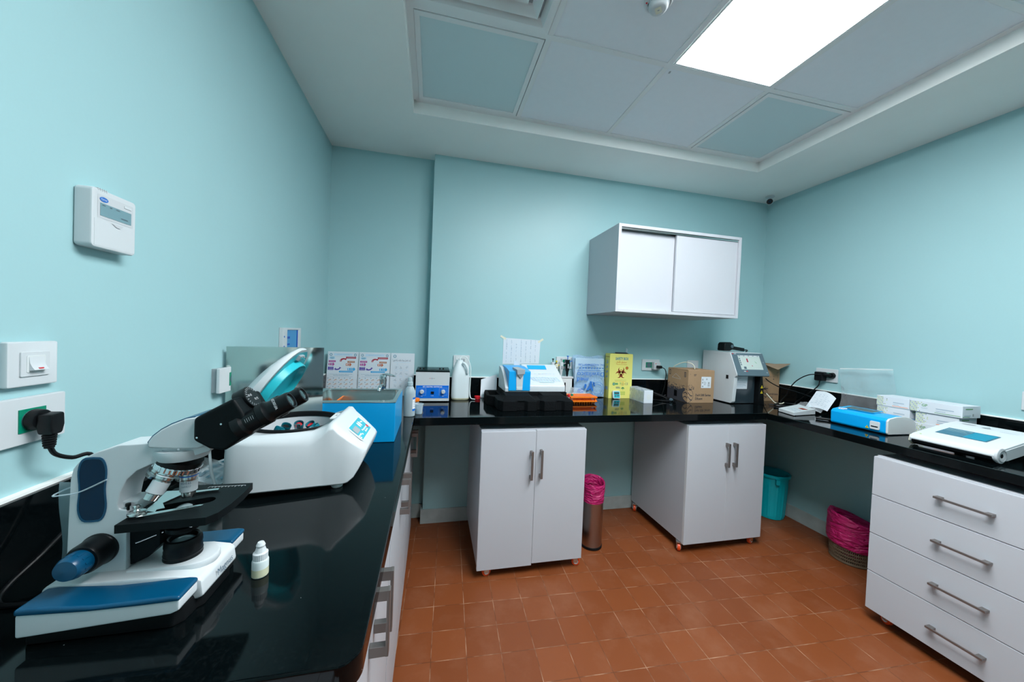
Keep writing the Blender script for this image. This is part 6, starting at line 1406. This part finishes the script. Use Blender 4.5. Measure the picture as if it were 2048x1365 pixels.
for fx in (hx0+0.03, hx1-0.03):
    for fy2 in (hyf+0.05, hyb-0.03): part('foot', MB().cyl((fx, fy2, ZC), (fx, fy2, ZC+0.008), 0.012, n=16), 'rubber', t, True)
# hand scanner on top
zt2 = ZC+0.376
t = thing('barcode_scanner', 'black hand-held barcode scanner lying on the blood analyzer', 'scanner', (2.872, -0.20, zt2))
part('head', MB().prism([(2.772, zt2+0.002), (2.827, zt2+0.002), (2.852, zt2+0.014), (2.865, zt2+0.038), (2.854, zt2+0.060), (2.830, zt2+0.068), (2.784, zt2+0.066), (2.775, zt2+0.050)], 'y', -0.235, -0.165, 0.010, seg=3), 'black', t, True, smooth=50)
part('window', MB().cyl((2.840, -0.2352, zt2+0.038), (2.840, -0.2365, zt2+0.038), 0.012, n=20), 'slate', t, True)
part('handle', MB().rings([[(2.847+x, -0.20+y, z+zt2) for y, z in ((-0.022, 0.018), (0.022, 0.018), (0.024, 0.040), (-0.024, 0.040))] for x in (0.0,)] + [[(2.972, -0.20+y, z+zt2) for y, z in ((-0.014, 0.002), (0.014, 0.002), (0.015, 0.026), (-0.015, 0.026))]]), 'black', t, True)
part('cable', MB().tube([(2.970, -0.20, zt2+0.012), (3.030, -0.185, zt2+0.010), (3.072, -0.12, zt2-0.02), (3.085, -0.06, zt2-0.12), (3.09, -0.05, ZC+0.05), (3.11, -0.05, ZC+0.006)], 0.0045), 'black', t, True)
# open carton in the corner
ox0, ox1, oyf, oyb, oz1 = 3.165, 3.328, -0.205, -0.045, 1.146
t = thing('carton', 'open brown reagent carton with raised flaps in the back corner', 'carton', ((ox0+ox1)/2, (oyf+oyb)/2, ZC))
tk2 = 0.004
m = MB().prism([(ox0, oyf), (ox1, oyf), (ox1, oyb), (ox0, oyb)], 'z', ZC, oz1, 0, holes=[[(ox0+tk2, oyf+tk2), (ox0+tk2, oyb-tk2), (ox1-tk2, oyb-tk2), (ox1-tk2, oyf+tk2)]]).box(ox0+0.002, ox1-0.002, oyf+0.002, oyb-0.002, ZC+0.0005, ZC+0.004)
part('box', m, 'card', t, True, smooth=0)
def flap(p0, p1, p2, p3, th=0.003):
    P = [V(*p) for p in (p0, p1, p2, p3)]; n_ = (P[1]-P[0]).cross(P[3]-P[0]).normalized()*th
    return MB().rings([P, [p+n_ for p in P]])
part('flap', flap((ox0+0.010, oyf, oz1), (ox1, oyf, oz1), (ox1+0.012, oyf-0.070, oz1+0.012), (ox0+0.055, oyf-0.075, oz1-0.035)), 'cardin', t, True, smooth=0)
part('flap', flap((ox0, oyb, oz1), (ox1, oyb, oz1), (ox1, oyb+0.012, oz1+0.02), (ox0, oyb+0.012, oz1+0.02)), 'card', t, True, smooth=0)
part('flap', MB().prism([(-0.125+x, oz1-0.002+z) for x, z in ((-0.05, 0), (0.05, 0), (0.048, 0.030), (0.036, 0.040), (-0.036, 0.040), (-0.048, 0.030))], 'x', ox0+0.004, ox0+0.007), 'card', t, True, smooth=0)
F = frame_xz(ox0, oyf, ZC); m = MB()
m.text(F, 'DxH 500 Series', 0.108, 0.052, 0.020, 1, w=0.092, bold=True); m.text(F, 'Diluent', 0.085, 0.030, 0.020, 1, w=0.045, bold=True)
m.fring(F, 0.020, 0.056, 0.034, 0.037, 0.0006, 1, 28, -1.5, 1.9)
for s in (0.30, -0.35):
    pts = [(0.004+0.045*q_/12, 0.054+0.036*(s+0.28*math.sin(2.2+q_/12*PI))) for q_ in range(13)]
    for a, b in zip(pts, pts[1:]): m.fl(F, [(a[0], a[1]-0.0028), (b[0], b[1]-0.0028), (b[0], b[1]+0.0028), (a[0], a[1]+0.0028)], 0.0008, 1)
pixels(m, F, 0.004, 0.060, 0.092, 0.45, 1, 15, 0.0042); m.fr(F, 0.0, 0.040, 0.088, 0.093, 0.0006, 1)
for q4 in ((0.012, 0.085, 0.186, 0.187), (0.012, 0.085, 0.160, 0.161), (0.012, 0.060, 0.150, 0.151), (0.012, 0.050, 0.158, 0.157)): m.fr(F, *q4, 0.0006, 1)
m.text(F, 'CE', 0.105, 0.188, 0.014, 1); m.fr(F, 0.132, 0.155, 0.226, 0.229, 0.0006, 1); m.fr(F, 0.132, 0.150, 0.218, 0.221, 0.0006, 1); m.fr(F, 0.145, 0.148, 0.180, 0.205, 0.0006, 1); m.fl(F, [(0.100, 0.165), (0.112, 0.165), (0.106, 0.178)], 0.0006, 1)
part('printed_pattern', m, ['card', 'cardink'], t, True, smooth=0)
# cables on the corner of the worktop
single('cable', MB().tube([(3.050, -0.330, ZC+0.190), (3.075, -0.345, ZC+0.165), (3.15, -0.36, ZC+0.130), (3.24, -0.40, ZC+0.105), (3.31, -0.46, ZC+0.075), (3.325, -0.53, ZC+0.03), (3.28, -0.58, ZC+0.008), (3.20, -0.50, ZC+0.008), (3.14, -0.42, ZC+0.008), (3.12, -0.39, ZC+0.008)], 0.0036), 'black', 'black cable running from the analyzer screen down to the corner worktop', 'cable', (3.15, -0.4, ZC), w=True)
single('cable_bundle', MB().tube([(3.06, -0.36, ZC+0.007), (3.12, -0.42, ZC+0.008), (3.20, -0.44, ZC+0.006), (3.26, -0.41, ZC+0.010), (3.20, -0.36, ZC+0.014), (3.10, -0.385, ZC+0.016), (3.04, -0.42, ZC+0.012), (3.10, -0.47, ZC+0.008), (3.19, -0.47, ZC+0.012)], 0.005), 'black', 'loose black cable coil on the corner worktop under the screen', 'cable', (3.1, -0.4, ZC), w=True)
single('reagent_tube', MB().tube([(3.070, -0.325, ZC+0.080), (3.085, -0.345, ZC+0.050), (3.105, -0.365, ZC+0.020), (3.135, -0.385, ZC+0.016), (3.155, -0.390, ZC+0.024)], 0.0032), 'cream', 'short pale tube dropping beside the warning labels of the analyzer', 'tube', (3.1, -0.35, ZC), w=True)

# ================================================================== RIGHT WORKTOP
t = thing('power_adapter', 'black mains adapter with two cables in the right wall socket', 'plug', (3.345, -0.475, 1.10))
part('body', MB().box(3.298, 3.3435, -0.528, -0.476, 1.060, 1.122, 0.006), 'black', t, True)
part('plug', MB().cyl((3.3435, -0.562, 1.103), (3.326, -0.562, 1.103), 0.020, 0.017, n=24).box(3.304, 3.330, -0.570, -0.515, 1.095, 1.113, 0.005), 'black', t, True)
part('cable', MB().tube([(3.300, -0.520, 1.104), (3.275, -0.46, 1.095), (3.255, -0.40, 1.05), (3.245, -0.355, 0.985), (3.25, -0.33, 0.93), (3.23, -0.31, 0.885), (3.20, -0.33, 0.865)], 0.0036), 'black', t, True)
part('cable', MB().tube([(3.315, -0.505, 1.062), (3.305, -0.500, 1.02), (3.300, -0.450, 0.965), (3.310, -0.40, 0.92), (3.30, -0.36, 0.88), (3.27, -0.38, 0.865)], 0.0036), 'black', t, True)
# zip bag
t = thing('zip_bag', 'large clear zip-lock bag propped upright against the right wall', 'plastic bag', (3.28, -0.77, ZC))
def zb(u, v):
    return (3.320-0.035*(1-v)*(0.6+0.4*math.sin(3*u))-0.020*math.sin(PI*u)*math.sin(PI*v)+0.006*math.sin(11*u+6*v), -0.630-0.275*u-0.012*math.sin(4*v), ZC+0.012+0.292*v+0.012*math.sin(6*u)*(1-v)+0.022*u*v)
part('film', MB().grid(zb, 22, 22), 'clear', t, True, smooth=80)
part('zip_strip', MB().grid(lambda u, v: tuple(a+b for a, b in zip(zb(u, 0.975), (-0.0015, 0, 0.006*(v-0.5)))), 22, 1), 'hdpe', t, True)
# papers
t = thing('request_form', 'printed white form with curled edge leaning by the zip bag', 'paper', (3.23, -0.62, ZC))
def fm(u, v): return V(3.158+0.090*v+0.010*math.sin(3*u), -0.535-0.120*u-0.015*(1-v)*u, ZC+0.022+0.110*v-0.030*u*u*v+0.010*math.sin(3*u))
part('sheet', MB().grid(lambda u, v: fm(u, v), 10, 10), 'paper', t, True, smooth=80)
m = MB(); rnd = random.Random(6)
nf = V(-0.75, 0, 0.66)
for j in range(7):
    for i in range(5):
        if rnd.random() < 0.75:
            u0, v0 = 0.10+i*0.16, 0.18+j*0.10; u1 = u0+rnd.uniform(0.05, 0.12)
            m.poly([fm(u0, v0)+nf*0.002, fm(u1, v0)+nf*0.002, fm(u1, v0+0.018)+nf*0.002, fm(u0, v0+0.018)+nf*0.002])
part('printed_pattern', m, 'inkl', t, True, smooth=0)
single('plastic_wrapper', MB().grid(lambda u, v: (3.112+0.040*v+0.004*math.sin(7*u), -0.505-0.150*u, ZC+0.010+0.050*v*(1-0.5*u)+0.008*math.sin(9*u+5*v)), 14, 12), 'clear', 'crumpled clear wrapper lying between white meter and printed form', 'wrapper', (3.2, -0.6, ZC), w=True)
# pulse-counter style white box
t = thing('counter_box', 'small white wedge-shaped meter with dark readout near the worktop corner', 'meter', (2.97, -0.63, ZC))
m = MB().rings([[(2.872, -0.684, ZC+0.004), (3.075, -0.660, ZC+0.004), (3.100, -0.535, ZC+0.004), (2.905, -0.560, ZC+0.004)], [(2.872, -0.684, ZC+0.020), (3.075, -0.660, ZC+0.036), (3.100, -0.535, ZC+0.042), (2.905, -0.560, ZC+0.024)]])
part('case', m, 'white', t, True, smooth=0)
Fo = V(2.888, -0.622, ZC+0.0225); ru = (V(2.872, -0.684, 0.020)-V(2.905, -0.560, 0.024)).normalized(); uu = (V(3.075, -0.660, 0.036)-V(2.872, -0.684, 0.020)).normalized(); uu = (uu-ru*uu.dot(ru)).normalized()
F = (Fo, ru, uu)
part('display', MB().fr(F, -0.045, 0.000, 0.105, 0.135, 0.0012), 'bio', t, True, smooth=0)
m = MB().fring(F, -0.035, 0.050, 0.010, 0.013, 0.0012, 0, 18).fring(F, 0.005, 0.045, 0.008, 0.011, 0.0012, 0, 18)
for k in range(3): m.fr(F, -0.04+k*0.02, -0.025+k*0.02, 0.075, 0.082, 0.0012)
m.text(F, 'CE', 0.03, 0.035, 0.018)
part('printed_pattern', m, 'inkl', t, True, smooth=0)
for p in ((2.89, -0.675), (3.06, -0.65), (3.08, -0.55), (2.92, -0.57)): part('foot', MB().cyl((*p, ZC), (*p, ZC+0.005), 0.008, n=12), 'rubber', t, True)
t = thing('cable_plug', 'black plug-ended cable lying between white meter and blue analyzer', 'cable', (2.97, -0.78, ZC))
part('plug', MB().cyl((2.935, -0.765, ZC+0.009), (2.990, -0.835, ZC+0.009), 0.0085, 0.0075, n=18, bev=0.002), 'black', t, True)
part('cable', MB().tube([(2.988, -0.833, ZC+0.009), (3.02, -0.845, ZC+0.006), (3.12, -0.82, ZC+0.005), (3.19, -0.75, ZC+0.005), (3.22, -0.68, ZC+0.006)], 0.0045), 'black', t, True)
# blue portable analyzer
px0, px1, pyn, pyf = 2.938, 3.135, -1.100, -0.842
t = thing('portable_analyzer', 'bright blue portable analyzer with grey end cap and dark screen', 'analyzer', (3.03, -0.97, ZC))
sec = [(px0+0.006, ZC+0.004), (px0, ZC+0.012), (px0-0.002, ZC+0.072), (px0+0.010, ZC+0.084), (3.00, ZC+0.093), (3.05, ZC+0.094), (3.10, ZC+0.084), (px1-0.008, ZC+0.066), (px1, ZC+0.045), (px1, ZC+0.012), (px1-0.006, ZC+0.004)]
part('case', MB().prism(sec, 'y', pyn+0.006, pyf, 0.004, seg=3), 'cyan', t, True, smooth=50)
sec2 = [(x if abs(x-3.03) < 0.09 else x, z) for x, z in sec]
part('end_cap', MB().prism([(3.0365+(x-3.0365)*1.008, ZC+0.05+(z-ZC-0.05)*1.008) for x, z in sec2], 'y', pyn-0.004, pyn+0.006, 0.003), 'offwhite', t, True, label='pale grey end cap')
part('rear_shell', MB().prism([(3.085, ZC+0.086), (3.10, ZC+0.0865), (px1-0.004, ZC+0.067), (px1+0.0025, ZC+0.045), (px1+0.0025, ZC+0.010), (3.09, ZC+0.010)], 'y', pyn+0.004, pyf+0.003, 0.002), 'offwhite', t, True)
scv = V(1, 0, 0.10).normalized()
F = (V(3.015, -0.93, ZC+0.0955), -Y, scv)
part('screen_bezel', MB().fl(F, rrect(-0.075, 0.085, -0.038, 0.045, 0.010), 0.0012), 'sky', t, True, smooth=0)
part('screen', MB().fr(F, -0.055, 0.075, -0.027, 0.034, 0.0022), 'lcd_dark', t, True, smooth=0)
Fr = frame_left(px0-0.002, -0.97, ZC)
sl = part('card_slot', MB().prism([(-0.97-x, ZC+z) for x, z in rrect(0.060, 0.102, 0.018, 0.060, 0.006)], 'x', px0-0.006, px0-0.0005, 0.0015), 'white', t, True, label='white card slot bezel')
part('slot_gap', MB().fr((V(px0-0.006, -0.97, ZC), -Y, Z), 0.066, 0.096, 0.030, 0.036, 0.0008), 'black', sl, True, smooth=0)
m = MB(); m.fl(Fr, [(0.040, 0.018), (0.056, 0.018), (0.048, 0.032)], 0.0012, 0); m.fl(Fr, [(0.0465, 0.021), (0.0495, 0.021), (0.049, 0.028), (0.047, 0.028)], 0.0016, 1)
part('warning_label', m, ['yellowink', 'black'], t, True, smooth=0)
Fg = (V(2.962, -0.885, ZC+0.0885), -Y, V(1, 0, 0.33).normalized())
part('logo', MB().text(Fg, 'GP', 0.0, -0.002, 0.028, 0, w=0.040, bold=True, e=0.003), 'whiteink', t, True, smooth=0)
# test kit boxes
BX = 3.190
def kit(x0, y0, y1, z0, dz, lab, stripe, logo=True, dx=0.128, dots=True):
    t = thing('kit_box', lab, 'box', (x0+dx/2, (y0+y1)/2, z0), group='white test kit boxes stacked on the right worktop')
    part('box', MB().box(x0, x0+dx, y0, y1, z0, z0+dz, 0.0008), 'paper', t, True, smooth=0)
    F = (V(x0, y1, z0), -Y, Z); L = y1-y0; m = MB(); rnd = random.Random(int(abs(y0)*1000)+int(z0*100))
    if dots:
        for i in range(8):
            for j in range(7):
                if i < 5 or rnd.random() < 0.4:
                    x, y = 0.004+i*0.006, 0.004+j*0.0075
                    if y < dz-0.003: m.fl(F, [(x-0.0022, y), (x, y-0.0030), (x+0.0022, y), (x, y+0.0030)], 0.0006, 0 if (i+j) % 3 else 1)
    m.fr(F, L*0.50, L*0.97, dz*0.10, dz*0.14, 0.0006, 2); m.fr(F, L*0.52, L*0.85, dz*0.42, dz*0.50, 0.0006, 3); m.fr(F, L*0.52, L*0.70, dz*0.24, dz*0.29, 0.0006, 3)
    if logo: m.text(F, 'GP', L*0.30, dz*0.62, 0.018, 4, w=0.022, bold=True); m.text(F, 'Getein', L*0.30, dz*0.38, 0.010, 3, w=0.024)
    Fe = frame_xz(x0, y0, z0); m.fr(Fe, dx*0.15, dx*0.55, dz*0.72, dz*0.80, 0.0006, 4); m.fr(Fe, dx*0.08, dx*0.45, dz*0.18, dz*0.24, 0.0006, 3); m.fr(Fe, dx*0.55, dx*0.62, dz*0.14, dz*0.36, 0.0006, 5); m.fr(Fe, 0.002, dx*0.4, dz*0.08, dz*0.12, 0.0006, 2)
    part('printed_pattern', m, ['lime', 'slate', stripe, 'inkl', 'greenink', 'greyp'], t, True, smooth=0)
D_ = 0.0585
kit(BX, -1.047, -0.905, ZC, D_, 'white test kit box at the bottom under the blue-striped box', 'sky', False)
kit(BX, -1.215, -1.050, ZC, D_, 'white kit box at the bottom of the pile directly behind the tablet meter', 'greenink', True)
kit(BX, -1.047, -0.905, ZC+D_, D_, 'white kit box with a blue stripe in the middle of the pile', 'sky', False, dots=True)
kit(BX+0.003, -1.225, -1.068, ZC+D_, D_, 'white kit box with orange stripe in the middle layer behind the tablet meter', 'orange', False)
kit(BX-0.003, -1.044, -0.903, ZC+2*D_, D_*0.95, 'white kit box with orange stripe on top beside the zip bag', 'orange', False)
kit(BX-0.004, -1.238, -1.046, ZC+2*D_, D_, 'long white kit box with green stripe and logo on top of the pile', 'greenink', True, dots=True)
# tablet-shaped meter
t = thing('tablet_meter', 'white wedge-shaped meter with wide teal touch screen above the drawers', 'meter', (3.0, -1.36, ZC))
ty0, ty1 = -1.490, -1.235
sec = [(2.858, ZC+0.012), (2.846, ZC+0.022), (2.842, ZC+0.036), (2.848, ZC+0.048), (2.862, ZC+0.056), (3.080, ZC+0.098), (3.150, ZC+0.106), (3.168, ZC+0.100), (3.170, ZC+0.085), (3.060, ZC+0.040), (2.900, ZC+0.012)]
part('case', MB().prism(sec, 'y', ty0, ty1, 0.003, seg=3), 'white', t, True, smooth=50)
part('under_strip', MB().prism([(2.862, ZC+0.008), (2.8445, ZC+0.018), (2.840, ZC+0.030), (2.846, ZC+0.033), (2.90, ZC+0.022), (2.90, ZC+0.008)], 'y', ty0+0.010, ty1-0.008, 0.002), 'black', t, True)
part('side_panel', MB().prism([(2.875, ZC+0.014), (2.872, ZC+0.050), (3.07, ZC+0.088), (3.16, ZC+0.094), (3.165, ZC+0.086), (3.06, ZC+0.042), (2.91, ZC+0.014)], 'y', ty0-0.0025, ty0+0.002, 0.001), 'lgrey', t, True)
kc = V(2.868, ty0-0.001, ZC+0.036)
part('roller_cap', MB().lathe([(0.030, -0.004), (0.030, 0.003), (0.026, 0.005), (0.016, 0.005), (0.012, 0.003), (0.0, 0.003)], kc, 36, axis=(0, -1, 0), cap1=False), 'lgrey', t, True)
part('roller_ring', MB().lathe([(0.0205, 0.0055), (0.0215, 0.0065), (0.023, 0.0065), (0.024, 0.0055)], kc, 36, axis=(0, -1, 0), cap0=False, cap1=False).lathe([(0.0085, 0.0035), (0.0, 0.0036)], kc, 24, mi=1, axis=(0, -1, 0), cap0=False, cap1=False), ['greyp', 'black'], t, True)
tv = V(0.218, 0, 0.042).normalized()
F = (V(2.970, (ty0+ty1)/2+0.014, ZC+0.056+0.108*0.042/0.218), -Y, tv)
part('screen', MB().fr(F, -0.072, 0.080, -0.045, 0.050, 0.0012), 'screen_blue', t, True, smooth=0)
m = MB()
m.fr(F, -0.070, 0.005, 0.034, 0.040, 0.0016, 0); m.fr(F, -0.070, -0.010, 0.022, 0.027, 0.0016, 0); m.fr(F, -0.070, 0.000, 0.010, 0.014, 0.0016, 0); m.fr(F, 0.010, 0.075, -0.040, 0.045, 0.0016, 1)
part('screen_graphics', m, ['lcd', 'inkteal'], t, True, smooth=0)
F2 = (V(3.085, -1.40, ZC+0.0995), -Y, V(1, 0, 0.114).normalized())
part('lettering', MB().text(F2, 'WONDFO', 0.02, 0.000, 0.012, w=0.050, e=0.0012), 'inkl', t, True, smooth=0)
F3 = (V(3.120, -1.29, ZC+0.1035), -Y, V(1, 0, 0.114).normalized())
part('carry_slot', MB().fl(F3, rrect(-0.020, 0.020, -0.007, 0.007, 0.003), 0.0012), 'lgrey', t, True, smooth=0)
part('thumb_mark', MB().fl(F3, [(0.045, -0.02), (0.075, -0.02), (0.060, 0.006)], 0.0012), 'greyp', t, True, smooth=0)
part('indicator', MB().fdisc((V(2.868, ty1-0.025, ZC+0.0575), -Y, tv), 0, 0, 0.004, 0.001), 'lime', t, True, smooth=0)
part('end_cap', MB().prism([(2.870, ZC+0.002), (2.850, ZC+0.020), (2.856, ZC+0.046), (2.90, ZC+0.056), (2.93, ZC+0.030), (2.90, ZC+0.002)], 'y', ty1-0.001, ty1+0.007, 0.002), 'cream', t, True)
for p in ((3.13, ty0+0.03), (3.13, ty1-0.03)): part('leg', MB().rings([[(p[0]+x, p[1]+y, ZC+z) for x, y, z in ((-0.012, -0.01, 0), (0.012, -0.01, 0), (0.012, 0.01, 0), (-0.012, 0.01, 0))], [(p[0]+x, p[1]+y, ZC+z) for x, y, z in ((-0.02, -0.012, 0.072), (0.02, -0.012, 0.085), (0.02, 0.012, 0.085), (-0.02, 0.012, 0.072))]]), 'rubber', t, True)
